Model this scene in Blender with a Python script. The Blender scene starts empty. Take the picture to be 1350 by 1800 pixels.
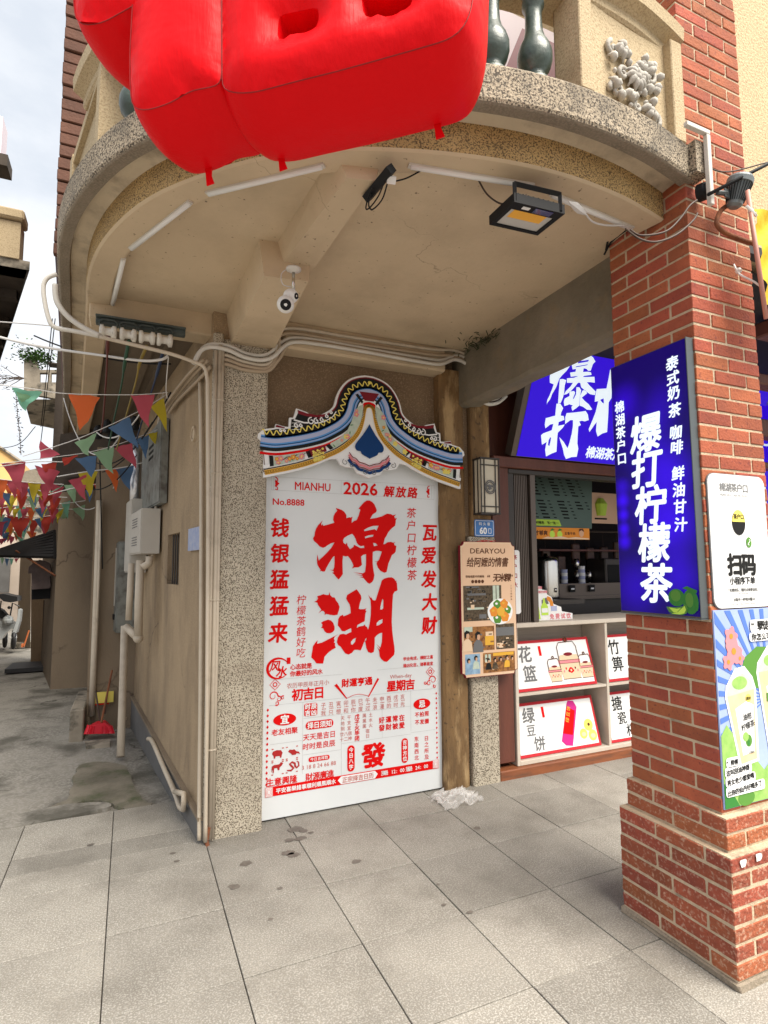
import bpy, bmesh, math, random
from mathutils import Vector, Matrix, noise
from mathutils.geometry import delaunay_2d_cdt
random.seed(7)
PI = math.pi
S = bpy.context.scene
COL = S.collection

# ---------------------------------------------------------------- camera
def look(yaw, pitch, roll):
    cy, sy, cp, sp, cr, sr = (math.cos(yaw), math.sin(yaw), math.cos(pitch), math.sin(pitch), math.cos(roll), math.sin(roll))
    F = Vector((sy*cp, cy*cp, sp)); R = Vector((cy, -sy, 0)); U = R.cross(F)
    R2 = R*cr + U*sr; U2 = -R*sr + U*cr
    return Matrix((R2, U2, -F)).transposed().to_4x4()
cam = bpy.data.objects.new('camera', bpy.data.cameras.new('camera'))
COL.objects.link(cam)
cam.matrix_world = Matrix.Translation((0, 0, 1.55)) @ look(math.radians(24.0), math.radians(5.4), math.radians(-0.3))
cam.data.sensor_fit = 'HORIZONTAL'
cam.data.sensor_width = 36.0
cam.data.lens = 36.0*1001.0/1350.0
cam.data.clip_start = 0.05
cam.data.clip_end = 2000
S.camera = cam

# ---------------------------------------------------------------- daylight
SUN_EL, SUN_AZ = math.radians(56), math.radians(158)     # azimuth from +Y towards +X: behind and to the right of the camera
W = bpy.data.worlds.new('World'); S.world = W; W.use_nodes = True
wn = W.node_tree; wn.nodes.clear()
w_out = wn.nodes.new('ShaderNodeOutputWorld'); w_bg = wn.nodes.new('ShaderNodeBackground')
sky = wn.nodes.new('ShaderNodeTexSky'); sky.sky_type = 'NISHITA'; sky.sun_disc = False
sky.sun_elevation = SUN_EL; sky.sun_rotation = SUN_AZ; sky.dust_density = 4.0; sky.air_density = 1.0
w_tc = wn.nodes.new('ShaderNodeTexCoord'); w_map = wn.nodes.new('ShaderNodeMapping'); w_map.inputs['Scale'].default_value = (1, 1, 2.2)
w_no = wn.nodes.new('ShaderNodeTexNoise'); w_no.inputs['Scale'].default_value = 3.2; w_no.inputs['Detail'].default_value = 7; w_no.inputs['Roughness'].default_value = .55
w_rp = wn.nodes.new('ShaderNodeValToRGB'); w_rp.color_ramp.elements[0].position = .34; w_rp.color_ramp.elements[1].position = .66
w_rp.color_ramp.elements[0].color = (4.7, 5.0, 5.4, 1); w_rp.color_ramp.elements[1].color = (7.0, 7.0, 7.0, 1)
w_mx = wn.nodes.new('ShaderNodeMix'); w_mx.data_type = 'RGBA'; w_mx.inputs[0].default_value = .86
wn.links.new(w_tc.outputs['Generated'], w_map.inputs[0]); wn.links.new(w_map.outputs[0], w_no.inputs['Vector'])
wn.links.new(w_no.outputs['Fac'], w_rp.inputs[0]); wn.links.new(sky.outputs[0], w_mx.inputs[6]); wn.links.new(w_rp.outputs[0], w_mx.inputs[7])
wn.links.new(w_mx.outputs[2], w_bg.inputs['Color']); w_bg.inputs['Strength'].default_value = 0.10
wn.links.new(w_bg.outputs[0], w_out.inputs['Surface'])
sl = bpy.data.lights.new('sun', 'SUN'); sl.energy = 4.2; sl.angle = math.radians(42); sl.color = (1, .94, .83)
so = bpy.data.objects.new('sun', sl); COL.objects.link(so)
sdir = Vector((math.sin(SUN_AZ)*math.cos(SUN_EL), math.cos(SUN_AZ)*math.cos(SUN_EL), math.sin(SUN_EL)))
so.rotation_euler = sdir.to_track_quat('Z', 'Y').to_euler(); so.location = (3, -4, 12)
S.view_settings.view_transform = 'Standard'; S.view_settings.look = 'None'
S.view_settings.gamma = 1; S.view_settings.use_curve_mapping = False
S.view_settings.exposure = 0.9
S.cycles.max_bounces = 8; S.cycles.diffuse_bounces = 5

# ---------------------------------------------------------------- materials
def _n(nt, t, **k):
    n = nt.nodes.new(t)
    for a, b in k.items():
        n.inputs[a.replace('_', ' ')].default_value = b
    return n
def ramp(nt, src, a, b, ca=(0, 0, 0, 1), cb=(1, 1, 1, 1)):
    r = nt.nodes.new('ShaderNodeValToRGB'); r.color_ramp.elements[0].position = a; r.color_ramp.elements[1].position = b
    r.color_ramp.elements[0].color = ca; r.color_ramp.elements[1].color = cb
    nt.links.new(src, r.inputs[0]); return r.outputs[0]
def mixc(nt, f, a, b, mode='MIX'):
    m = nt.nodes.new('ShaderNodeMix'); m.data_type = 'RGBA'; m.blend_type = mode
    for i, v in ((0, f), (6, a), (7, b)):
        if isinstance(v, (float, int)): m.inputs[i].default_value = v
        elif isinstance(v, tuple): m.inputs[i].default_value = v if len(v) == 4 else v + (1,)
        else: nt.links.new(v, m.inputs[i])
    return m.outputs[2]
MATS = {}
def M(name, c1, c2=None, s=6, rough=.8, metal=0, bump=0, bs=60, speck=None, ss=200, sa=.45, sb=.6, stain=None, sts=2.5, sta=.5, stb=.7, stf=1.0,
      var=0, hue=0, stretch=None, emit=None, es=1, alpha=1, coat=0, grain=None, trans=0, spec=.5, cells=None, cs=80, det=6, crack=None, cks=1.2, ckw=.012):
    m = bpy.data.materials.new(name); m.use_nodes = True; nt = m.node_tree; nt.nodes.clear()
    out = _n(nt, 'ShaderNodeOutputMaterial'); b = _n(nt, 'ShaderNodeBsdfPrincipled'); nt.links.new(b.outputs[0], out.inputs[0])
    geo = _n(nt, 'ShaderNodeNewGeometry'); mp = _n(nt, 'ShaderNodeMapping'); nt.links.new(geo.outputs['Position'], mp.inputs[0])
    if stretch: mp.inputs['Scale'].default_value = stretch
    P = mp.outputs[0]; P0 = geo.outputs['Position']
    def nz(sc, d=det, r=.6, v=None, off=0):
        n = _n(nt, 'ShaderNodeTexNoise', Scale=sc, Detail=d, Roughness=r); nt.links.new(v or P, n.inputs['Vector']); return n.outputs['Fac']
    c = c1 + (1,) if len(c1) == 3 else c1
    if c2: c = mixc(nt, ramp(nt, nz(s), .3, .7), c1, c2)
    if cells:
        v = _n(nt, 'ShaderNodeTexVoronoi', Scale=cs); nt.links.new(P0, v.inputs['Vector'])
        sep = nt.nodes.new('ShaderNodeSeparateColor'); nt.links.new(v.outputs['Color'], sep.inputs[0])
        c = mixc(nt, ramp(nt, sep.outputs[0], .15, .85), c, cells)
    if speck: c = mixc(nt, ramp(nt, nz(ss, 2, .5, P0), sa, sb), c, speck)
    if stain: 
        f = ramp(nt, nz(sts, 8, .62), sta, stb)
        if stf < 1:
            mm = nt.nodes.new('ShaderNodeMath'); mm.operation = 'MULTIPLY'; mm.inputs[1].default_value = stf; nt.links.new(f, mm.inputs[0]); f = mm.outputs[0]
        c = mixc(nt, f, c, stain)
    if crack:
        nv = _n(nt, 'ShaderNodeTexNoise', Scale=3.5, Detail=6); nt.links.new(P0, nv.inputs['Vector'])
        va = nt.nodes.new('ShaderNodeVectorMath'); va.operation = 'MULTIPLY_ADD'; nt.links.new(nv.outputs['Color'], va.inputs[0]); va.inputs[1].default_value = (.55, .55, .55); nt.links.new(P0, va.inputs[2])
        vo = _n(nt, 'ShaderNodeTexVoronoi', Scale=cks); vo.feature = 'DISTANCE_TO_EDGE'; nt.links.new(va.outputs[0], vo.inputs['Vector'])
        fa = ramp(nt, vo.outputs['Distance'], 0, ckw, (1, 1, 1, 1), (0, 0, 0, 1)); fb = ramp(nt, nz(1.7, 3, .5, P0), .48, .60)
        mm = nt.nodes.new('ShaderNodeMath'); mm.operation = 'MULTIPLY'; nt.links.new(fa, mm.inputs[0]); nt.links.new(fb, mm.inputs[1]); c = mixc(nt, mm.outputs[0], c, crack)
    if var or hue:
        oi = _n(nt, 'ShaderNodeObjectInfo'); h = _n(nt, 'ShaderNodeHueSaturation')
        ma = nt.nodes.new('ShaderNodeMapRange'); ma.inputs[3].default_value = 1-var; ma.inputs[4].default_value = 1+var
        nt.links.new(oi.outputs['Random'], ma.inputs[0]); nt.links.new(ma.outputs[0], h.inputs['Value'])
        if hue:
            mb = nt.nodes.new('ShaderNodeMapRange'); mb.inputs[3].default_value = .5-hue; mb.inputs[4].default_value = .5+hue
            mu = nt.nodes.new('ShaderNodeMath'); mu.operation = 'MULTIPLY'; mu.inputs[1].default_value = 7.31; fr = nt.nodes.new('ShaderNodeMath'); fr.operation = 'FRACT'
            nt.links.new(oi.outputs['Random'], mu.inputs[0]); nt.links.new(mu.outputs[0], fr.inputs[0]); nt.links.new(fr.outputs[0], mb.inputs[0]); nt.links.new(mb.outputs[0], h.inputs['Hue'])
        nt.links.new(c, h.inputs['Color']) if not isinstance(c, tuple) else setattr(h.inputs['Color'], 'default_value', c if len(c) == 4 else c+(1,))
        c = h.outputs[0]
    if isinstance(c, tuple): b.inputs['Base Color'].default_value = c if len(c) == 4 else c + (1,)
    else: nt.links.new(c, b.inputs['Base Color'])
    if name.startswith('print_'): spec = .06
    b.inputs['Roughness'].default_value = rough; b.inputs['Metallic'].default_value = metal
    b.inputs['Specular IOR Level'].default_value = spec; b.inputs['Coat Weight'].default_value = coat; b.inputs['Alpha'].default_value = alpha
    b.inputs['Transmission Weight'].default_value = trans
    if emit:
        b.inputs['Emission Color'].default_value = emit + (1,); b.inputs['Emission Strength'].default_value = es
    if bump:
        bp = _n(nt, 'ShaderNodeBump', Strength=bump, Distance=.01); nt.links.new(nz(bs, 5), bp.inputs['Height']); nt.links.new(bp.outputs[0], b.inputs['Normal'])
    MATS[name] = m; return m

M('paver', (.30, .276, .236), (.18, .163, .138), s=3.2, rough=.75, bump=.5, bs=120, speck=(.37, .35, .315), ss=150, sa=.48, sb=.64, stain=(.10, .088, .072), sts=1.9, sta=.47, stb=.74, stf=.62, var=.13, cells=(.22, .205, .18), cs=230, det=9)
M('joint_dirt', (.05, .042, .035), rough=1)
M('alley_concrete', (.27, .25, .215), (.15, .14, .118), s=1.9, crack=(.05, .045, .035), cks=.9, ckw=.018, rough=.9, bump=.6, bs=25, speck=(.27, .25, .225), ss=60, stain=(.065, .06, .047), sts=1.6, sta=.50, stb=.64, stf=.85)
M('wet_patch', (.10, .092, .068), (.22, .195, .155), s=4, rough=.6, bump=.4, bs=30, stain=(.055, .07, .03), sts=5, sta=.5, stb=.7)
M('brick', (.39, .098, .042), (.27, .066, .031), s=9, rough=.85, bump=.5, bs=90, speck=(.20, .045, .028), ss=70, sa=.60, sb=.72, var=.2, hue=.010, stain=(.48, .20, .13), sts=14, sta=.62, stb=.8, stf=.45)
M('brick_worn', (.34, .085, .038), (.23, .057, .028), s=9, rough=.9, bump=1, bs=60, speck=(.44, .24, .165), ss=75, sa=.54, sb=.72, var=.16, hue=.01)
M('mortar', (.60, .47, .325), (.44, .34, .235), s=20, rough=.95, bump=.8, bs=90, stain=(.20, .17, .12), sts=10, sta=.6, stb=.78)
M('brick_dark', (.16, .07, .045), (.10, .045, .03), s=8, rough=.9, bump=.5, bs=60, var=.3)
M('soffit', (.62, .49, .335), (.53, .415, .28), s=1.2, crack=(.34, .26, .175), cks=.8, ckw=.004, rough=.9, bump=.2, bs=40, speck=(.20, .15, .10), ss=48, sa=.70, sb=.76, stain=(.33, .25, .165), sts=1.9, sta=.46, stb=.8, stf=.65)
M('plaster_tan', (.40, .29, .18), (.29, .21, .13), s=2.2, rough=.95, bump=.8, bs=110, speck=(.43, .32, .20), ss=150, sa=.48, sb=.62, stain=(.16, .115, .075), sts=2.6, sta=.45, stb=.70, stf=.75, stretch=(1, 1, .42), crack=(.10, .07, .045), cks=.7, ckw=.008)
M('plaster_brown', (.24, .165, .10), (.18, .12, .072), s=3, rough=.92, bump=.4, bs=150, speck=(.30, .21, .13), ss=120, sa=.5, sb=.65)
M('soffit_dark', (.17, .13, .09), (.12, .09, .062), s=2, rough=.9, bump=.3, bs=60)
M('plaster_alley', (.235, .178, .12), (.185, .14, .095), s=1.2, rough=.92, bump=.3, bs=60, crack=(.09, .065, .045), cks=.7, speck=(.25, .19, .13), ss=160, stain=(.15, .11, .08), sts=1.4, sta=.5, stb=.75, stf=.7, stretch=(1, 1, .4))
M('dado_grey', (.16, .155, .15), (.11, .105, .10), s=3, rough=.9, bump=.3, bs=60)
M('granolith', (.58, .51, .40), (.46, .40, .31), s=3, rough=.8, bump=.7, bs=120, speck=(.125, .10, .07), ss=150, sa=.50, sb=.58, stain=(.27, .21, .15), sts=3, sta=.6, stb=.8, stf=.5)
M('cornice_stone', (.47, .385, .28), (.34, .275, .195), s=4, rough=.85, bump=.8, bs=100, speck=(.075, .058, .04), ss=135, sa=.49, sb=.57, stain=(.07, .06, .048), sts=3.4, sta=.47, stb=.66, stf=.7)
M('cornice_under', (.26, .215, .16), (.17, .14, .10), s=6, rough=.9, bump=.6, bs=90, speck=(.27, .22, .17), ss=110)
M('cove_plaster', (.64, .54, .40), (.52, .43, .31), s=3, rough=.9, bump=.5, bs=50, stain=(.24, .19, .14), sts=5, sta=.48, stb=.68, stf=.8)
M('gold_aggregate', (.56, .37, .15), (.43, .28, .11), s=5, rough=.75, bump=.7, bs=150, speck=(.12, .075, .032), ss=165, sa=.48, sb=.6, stain=(.62, .46, .24), sts=8, sta=.55, stb=.8, stf=.4)
M('pier_stucco', (.52, .41, .26), (.45, .35, .21), s=3, rough=.9, bump=.5, bs=110, speck=(.36, .27, .16), ss=130, sa=.5, sb=.62, stain=(.30, .22, .13), sts=6, sta=.6, stb=.8, stf=.6)
M('stucco_beige', (.66, .48, .29), (.58, .42, .25), s=3, rough=.95, bump=.9, bs=70, speck=(.44, .31, .18), ss=75, sa=.5, sb=.6)
M('relief_stone', (.50, .47, .42), (.38, .355, .32), s=14, rough=.85, bump=.4, bs=80)
M('baluster_glaze', (.038, .062, .046), (.022, .034, .027), s=7, rough=.42, bump=.25, bs=50, stain=(.16, .20, .165), sts=11, sta=.52, stb=.75, stf=.7, coat=.15)
M('old_post', (.27, .155, .062), (.13, .075, .032), s=5, rough=.85, bump=1, bs=40, stain=(.50, .34, .17), sts=4, sta=.55, stb=.66, stf=.8, speck=(.10, .06, .03), ss=30, sa=.62, sb=.72, stretch=(1.6, 1.6, .45))
M('dark_beam', (.24, .205, .155), (.14, .12, .085), s=3, rough=.92, bump=.6, bs=35, stain=(.28, .19, .09), sts=5, sta=.55, stb=.75, stf=.6)
M('red_wood', (.145, .042, .024), (.09, .026, .016), s=8, rough=.55, bump=.3, bs=30, stretch=(1, 1, .2), stain=(.25, .10, .05), sts=8, sta=.6, stb=.8)
M('kick_wood', (.27, .085, .028), (.17, .05, .02), s=8, rough=.6, bump=.4, bs=30, stretch=(.3, 1, 2), stain=(.10, .05, .03), sts=9, sta=.5, stb=.7)
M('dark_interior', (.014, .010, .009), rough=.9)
M('dark_metal', (.045, .038, .034), rough=.45, metal=.3)
M('bronze_metal', (.12, .095, .08), rough=.4, metal=.5)
M('counter_laminate', (.47, .41, .34), (.37, .32, .265), s=5, rough=.6, stretch=(1, 1, 14), bump=.05, bs=60)
M('counter_trim', (.60, .53, .45), (.52, .455, .38), s=7, rough=.5)
M('white_board', (.74, .76, .77), (.70, .725, .735), s=3, rough=.45)
M('white_card', (.78, .78, .78), rough=.35)
M('print_red', (.70, .006, .006), rough=.45)
M('print_darkred', (.42, .03, .03), rough=.5)
M('print_fine', (.55, .12, .10), rough=.5)
M('print_line', (.50, .50, .49), rough=.5)
M('print_black', (.02, .02, .02), rough=.5)
M('print_grey', (.16, .16, .165), rough=.5)
M('print_white', (.82, .82, .82), rough=.4)
M('print_blue', (.055, .15, .42), rough=.4)
M('print_skyblue', (.12, .33, .68), rough=.4)
M('print_navy', (.012, .05, .17), rough=.4)
M('print_lavender', (.42, .46, .66), rough=.4)
M('print_maroon', (.20, .02, .03), rough=.4)
M('print_gold', (.72, .40, .06), rough=.4)
M('print_yellow', (.80, .66, .15), rough=.4)
M('print_mint', (.56, .62, .52), (.42, .50, .42), s=30, rough=.4)
M('print_orange', (.70, .26, .045), rough=.4)
M('print_pink', (.72, .25, .28), rough=.4)
M('print_magenta', (.52, .03, .22), rough=.4)
M('print_green', (.10, .25, .05), rough=.4)
M('print_leaf', (.045, .20, .045), rough=.4)
M('print_lime', (.50, .72, .10), rough=.4)
M('print_cream', (.74, .55, .38), rough=.4)
M('print_skin', (.62, .37, .24), rough=.4)
M('print_photo', (.035, .028, .022), (.16, .12, .08), s=60, rough=.35)
M('print_photo_warm', (.42, .20, .07), (.12, .05, .03), s=45, rough=.35)
M('print_photo_blue', (.35, .52, .66), (.18, .28, .42), s=30, rough=.35)
M('print_brown', (.11, .045, .025), rough=.5)
M('print_peach', (.74, .50, .34), rough=.45)
M('steel', (.62, .6, .56), rough=.25, metal=1)
M('pvc_cream', (.55, .47, .37), (.47, .40, .31), s=5, rough=.5, stain=(.26, .2, .14), sts=6, sta=.55, stb=.75, stf=.6)
M('pvc_white', (.64, .61, .56), (.55, .52, .47), s=6, rough=.45)
M('painted_pipe', (.40, .31, .22), rough=.7)
M('cable_black', (.008, .008, .009), rough=.6, spec=.25)
M('cable_red', (.10, .02, .015), rough=.6)
M('cable_green', (.012, .06, .03), rough=.6)
M('cable_yellow', (.24, .17, .03), rough=.6)
M('cable_blue', (.01, .025, .07), rough=.6)
M('print_rose', (.50, .035, .045), rough=.5)
M('plaque', (.50, .40, .28), rough=.8)
M('print_rayblue', (.10, .19, .55), rough=.4)
M('print_palesky', (.36, .45, .72), (.30, .38, .68), s=6, rough=.4)
M('cable_brown', (.06, .035, .025), rough=.6)
M('cable_white', (.60, .58, .56), rough=.5)
M('lamp_grey', (.10, .115, .12), rough=.4, metal=.4)
M('led_yellow', (.85, .42, .04), rough=.35)
M('led_reflector', (.50, .48, .45), rough=.25)
M('lens_blue', (.01, .01, .12), rough=.1, coat=1)
M('porcelain', (.72, .69, .62), (.60, .56, .5), s=12, rough=.35, stain=(.2, .16, .12), sts=14, sta=.6, stb=.75)
M('iron_green', (.07, .085, .08), (.045, .055, .05), s=10, rough=.7, bump=.3)
M('rust', (.26, .09, .035), (.14, .05, .025), s=20, rough=.9, bump=.6, bs=60)
M('box_white', (.52, .49, .44), (.45, .42, .37), s=3, rough=.5, stain=(.25, .2, .15), sts=6, sta=.6, stb=.8, stf=.5)
M('box_grey', (.25, .26, .24), (.17, .175, .16), s=8, rough=.5, metal=.3, stain=(.09, .08, .07), sts=8, sta=.5, stb=.7)
M('foil', (.6, .6, .62), rough=.3, metal=.9, bump=.6, bs=30)
M('plate_blue', (.03, .15, .42), rough=.35)
M('plate_faded', (.22, .28, .48), (.40, .42, .5), s=25, rough=.6)
M('sign_blue', (.01, .003, .20), rough=.35, spec=.2, emit=(.016, .0, .36), es=.85)
M('sign_white_lit', (.75, .8, .85), rough=.3, emit=(.62, .74, .85), es=.42)
M('lantern_glass', (.66, .60, .48), (.58, .52, .4), s=5, rough=.4)
M('menu_green', (.15, .215, .19), (.11, .16, .14), s=2, rough=.3)
M('leaf', (.045, .12, .02), (.09, .19, .04), s=9, rough=.6, var=.3, trans=0)
M('moss', (.03, .05, .015), (.06, .06, .03), s=20, rough=.95, bump=.8)
M('weed_dry', (.10, .075, .06), rough=.9)
M('house_pale', (.60, .50, .42), (.48, .40, .33), s=1, rough=.9, stain=(.26, .2, .15), sts=1.2, sta=.5, stb=.7, stf=.7)
M('house_yellow', (.72, .46, .18), (.62, .38, .15), s=2, rough=.9)
M('old_concrete', (.33, .285, .225), (.20, .17, .13), s=3, rough=.95, bump=.5, bs=25, stain=(.05, .045, .035), sts=3.2, sta=.5, stb=.62)
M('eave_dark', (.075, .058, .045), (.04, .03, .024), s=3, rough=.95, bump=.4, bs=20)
M('roof_sheet', (.03, .03, .032), rough=.6, metal=.3)
M('cloth_black', (.012, .012, .014), rough=.9)
M('cloth_grey', (.20, .15, .14), (.13, .10, .095), s=10, rough=.9)
M('scooter_paint', (.46, .48, .48), rough=.3, coat=.6)
M('scooter_black', (.015, .015, .016), rough=.5)
M('red_plastic', (.62, .012, .03), rough=.4)
M('orange_plastic', (.6, .16, .05), rough=.5)
M('yellow_cloth', (.78, .56, .03), (.68, .46, .02), s=12, rough=.8, bump=.3, bs=20)
M('pink_tube', (.50, .22, .17), rough=.5)
M('poster_pink', (.72, .62, .66), rough=.5)
M('poster_plum', (.28, .12, .14), rough=.5)
M('sticker_white', (.75, .74, .72), rough=.5)

def cloth_mat(name, c, dark, rough=.42, trans=.25):
    m = bpy.data.materials.new(name); m.use_nodes = True; nt = m.node_tree; nt.nodes.clear()
    out = _n(nt, 'ShaderNodeOutputMaterial'); b = _n(nt, 'ShaderNodeBsdfPrincipled'); t = _n(nt, 'ShaderNodeBsdfTranslucent'); mx = _n(nt, 'ShaderNodeMixShader')
    b.inputs['Base Color'].default_value = c + (1,); b.inputs['Roughness'].default_value = rough
    b.inputs['Specular IOR Level'].default_value = .12
    t.inputs['Color'].default_value = dark + (1,); mx.inputs[0].default_value = trans
    geo = _n(nt, 'ShaderNodeNewGeometry'); mp = _n(nt, 'ShaderNodeMapping'); mp.inputs['Scale'].default_value = (1, 1, .12)
    nt.links.new(geo.outputs['Position'], mp.inputs[0]); n1 = _n(nt, 'ShaderNodeTexNoise', Scale=160, Detail=3); nt.links.new(mp.outputs[0], n1.inputs['Vector'])
    n2 = _n(nt, 'ShaderNodeTexNoise', Scale=9, Detail=3); nt.links.new(geo.outputs['Position'], n2.inputs['Vector'])
    bp = _n(nt, 'ShaderNodeBump', Strength=.22, Distance=.004); nt.links.new(n1.outputs['Fac'], bp.inputs['Height'])
    bp2 = _n(nt, 'ShaderNodeBump', Strength=.35, Distance=.02); nt.links.new(n2.outputs['Fac'], bp2.inputs['Height']); nt.links.new(bp.outputs[0], bp2.inputs['Normal'])
    nt.links.new(bp2.outputs[0], b.inputs['Normal'])
    nt.links.new(b.outputs[0], mx.inputs[1]); nt.links.new(t.outputs[0], mx.inputs[2]); nt.links.new(mx.outputs[0], out.inputs[0]); MATS[name] = m
cloth_mat('balloon_red', (.82, .003, .008), (.85, .002, .003), .45, .12)
def thin_mat(name, c, trans=.5):
    cloth_mat(name, c, c, .6, trans)
for nm, c in dict(flag_red=(.55, .07, .05), flag_orange=(.75, .16, .05), flag_pink=(.55, .10, .14), flag_blue=(.11, .20, .36), flag_green=(.30, .48, .30), flag_yellow=(.62, .50, .05), flag_mint=(.25, .58, .42)).items():
    thin_mat(nm, c)
def plastic_bag():
    m = bpy.data.materials.new('bag_film'); m.use_nodes = True; nt = m.node_tree; b = nt.nodes['Principled BSDF']
    b.inputs['Base Color'].default_value = (.78, .76, .74, 1); b.inputs['Roughness'].default_value = .25; b.inputs['Alpha'].default_value = .30
    MATS['bag_film'] = m
plastic_bag()

# ---------------------------------------------------------------- builders
class MB:
    def __init__(s): s.v = []; s.f = []; s.m = []
    def add(s, vs, fs, m=0):
        o = len(s.v); s.v += [tuple(v) for v in vs]; s.f += [tuple(i+o for i in f) for f in fs]; s.m += [m]*len(fs)
    def box(s, a, b, m=0):
        x0, y0, z0 = [min(a[i], b[i]) for i in range(3)]; x1, y1, z1 = [max(a[i], b[i]) for i in range(3)]
        s.add([(x0, y0, z0), (x1, y0, z0), (x1, y1, z0), (x0, y1, z0), (x0, y0, z1), (x1, y0, z1), (x1, y1, z1), (x0, y1, z1)],
              [(0, 3, 2, 1), (4, 5, 6, 7), (0, 1, 5, 4), (1, 2, 6, 5), (2, 3, 7, 6), (3, 0, 4, 7)], m)
    def obox(s, pl, u0, v0, w0, u1, v1, w1, m=0):
        P = [pl(u, v, w) for w in (w0, w1) for (u, v) in ((u0, v0), (u1, v0), (u1, v1), (u0, v1))]
        s.add(P, [(0, 3, 2, 1), (4, 5, 6, 7), (0, 1, 5, 4), (1, 2, 6, 5), (2, 3, 7, 6), (3, 0, 4, 7)], m)
    def cbox(s, a, b, c=.004, m=0, j=0):
        lo = [min(a[i], b[i]) for i in range(3)]; hi = [max(a[i], b[i]) for i in range(3)]
        bm = bmesh.new(); bmesh.ops.create_cube(bm, size=1)
        for v in bm.verts:
            for i in range(3): v.co[i] = lo[i] if v.co[i] < 0 else hi[i]
        bmesh.ops.bevel(bm, geom=list(bm.edges), offset=c, segments=1, affect='EDGES')
        bm.verts.ensure_lookup_table()
        s.add([tuple(v.co[i]+random.uniform(-j, j) for i in range(3)) for v in bm.verts], [tuple(v.index for v in f.verts) for f in bm.faces], m); bm.free()
    def tube(s, pts, r, n=8, m=0, cap=True, rr=None):
        pts = [Vector(p) for p in pts]; k = len(pts); vs = []; fs = []; up = Vector((0, 0, 1)); last = None
        for i, p in enumerate(pts):
            t = ((pts[min(i+1, k-1)]-pts[max(i-1, 0)])).normalized()
            if last is None:
                a = t.cross(up); a = t.cross(Vector((1, 0, 0))) if a.length < .05 else a
            else: a = last - t*last.dot(t)
            a.normalize(); last = a; b = t.cross(a); R = rr[i] if rr else r
            vs += [tuple(p + a*R*math.cos(2*PI*q/n) + b*R*math.sin(2*PI*q/n)) for q in range(n)]
        for i in range(k-1):
            for q in range(n): fs.append((i*n+q, i*n+(q+1) % n, (i+1)*n+(q+1) % n, (i+1)*n+q))
        if cap: fs.append(tuple(reversed(range(n)))); fs.append(tuple((k-1)*n+q for q in range(n)))
        s.add(vs, fs, m)
    def lathe(s, base, prof, n=20, m=0, axis=None):
        base = Vector(base); A = Vector(axis or (0, 0, 1)).normalized(); X = A.orthogonal().normalized(); Y = A.cross(X); vs = []; fs = []
        for r, h in prof: vs += [tuple(base + A*h + X*r*math.cos(2*PI*q/n) + Y*r*math.sin(2*PI*q/n)) for q in range(n)]
        for i in range(len(prof)-1):
            for q in range(n): fs.append((i*n+q, i*n+(q+1) % n, (i+1)*n+(q+1) % n, (i+1)*n+q))
        fs.append(tuple(reversed(range(n)))); fs.append(tuple((len(prof)-1)*n+q for q in range(n))); s.add(vs, fs, m)
    def ball(s, c, r, n=14, m=0, sc=(1, 1, 1)):
        vs = []; fs = []; h = n//2
        for i in range(h+1):
            a = PI*i/h
            for q in range(n): vs.append((c[0]+r*sc[0]*math.sin(a)*math.cos(2*PI*q/n), c[1]+r*sc[1]*math.sin(a)*math.sin(2*PI*q/n), c[2]+r*sc[2]*math.cos(a)))
        for i in range(h):
            for q in range(n): fs.append((i*n+q, i*n+(q+1) % n, (i+1)*n+(q+1) % n, (i+1)*n+q))
        s.add(vs, fs, m)
    def prism(s, pl, polys, w0, w1, m=0, back=True):
        pts, tris = fill(polys); k = len(pts)
        s.add([pl(p[0], p[1], w1) for p in pts], tris, m)
        if back: s.add([pl(p[0], p[1], w0) for p in pts], [tuple(reversed(t)) for t in tris], m)
        for P in polys:
            n = len(P)
            s.add([pl(p[0], p[1], w) for w in (w0, w1) for p in P], [(i, (i+1) % n, n+(i+1) % n, n+i) for i in range(n)], m)
    def flat(s, pl, polys, w, m=0):
        pts, tris = fill(polys); s.add([pl(p[0], p[1], w) for p in pts], tris, m)
    def strip(s, A, B, m=0, closed=False):
        n = len(A); s.add(list(A)+list(B), [(i, i+1, n+i+1, n+i) for i in range(n-1)] + ([(n-1, 0, n, 2*n-1)] if closed else []), m)
    def build(s, name, mats, parent=None, smooth=False, label=None, cat=None, group=None, kind=None):
        if isinstance(mats, str): mats = [mats]
        me = bpy.data.meshes.new(name); o0 = base(parent) if parent else Vector((0, 0, 0)); own = Vector((0, 0, 0))
        if not parent and s.v:
            xs, ys, zs = zip(*s.v); own = Vector(((min(xs)+max(xs))/2, (min(ys)+max(ys))/2, min(zs)))
        off = o0 + own
        me.from_pydata([(x-off.x, y-off.y, z-off.z) for x, y, z in s.v], [], s.f)
        for q in mats: me.materials.append(MATS[q])
        me.polygons.foreach_set('material_index', s.m); me.update()
        if smooth: me.shade_smooth()
        o = bpy.data.objects.new(name, me); COL.objects.link(o); o.parent = parent; o.location = own
        tag(o, label, cat, group, kind)
        return o
def base(o):
    v = Vector((0, 0, 0))
    while o: v += Vector(o.location); o = o.parent
    return v
def tag(o, label=None, cat=None, group=None, kind=None):
    if label: o['label'] = label
    if cat: o['category'] = cat
    if group: o['group'] = group
    if kind: o['kind'] = kind
def thing(name, label, cat, loc=(0, 0, 0), group=None, kind=None):
    o = bpy.data.objects.new(name, None); COL.objects.link(o); o.location = loc; o.empty_display_size = .1; tag(o, label, cat, group, kind); return o
def one(name, mats, fn, parent=None, **k):
    m = MB(); fn(m); return m.build(name, mats, parent, **k)
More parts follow.
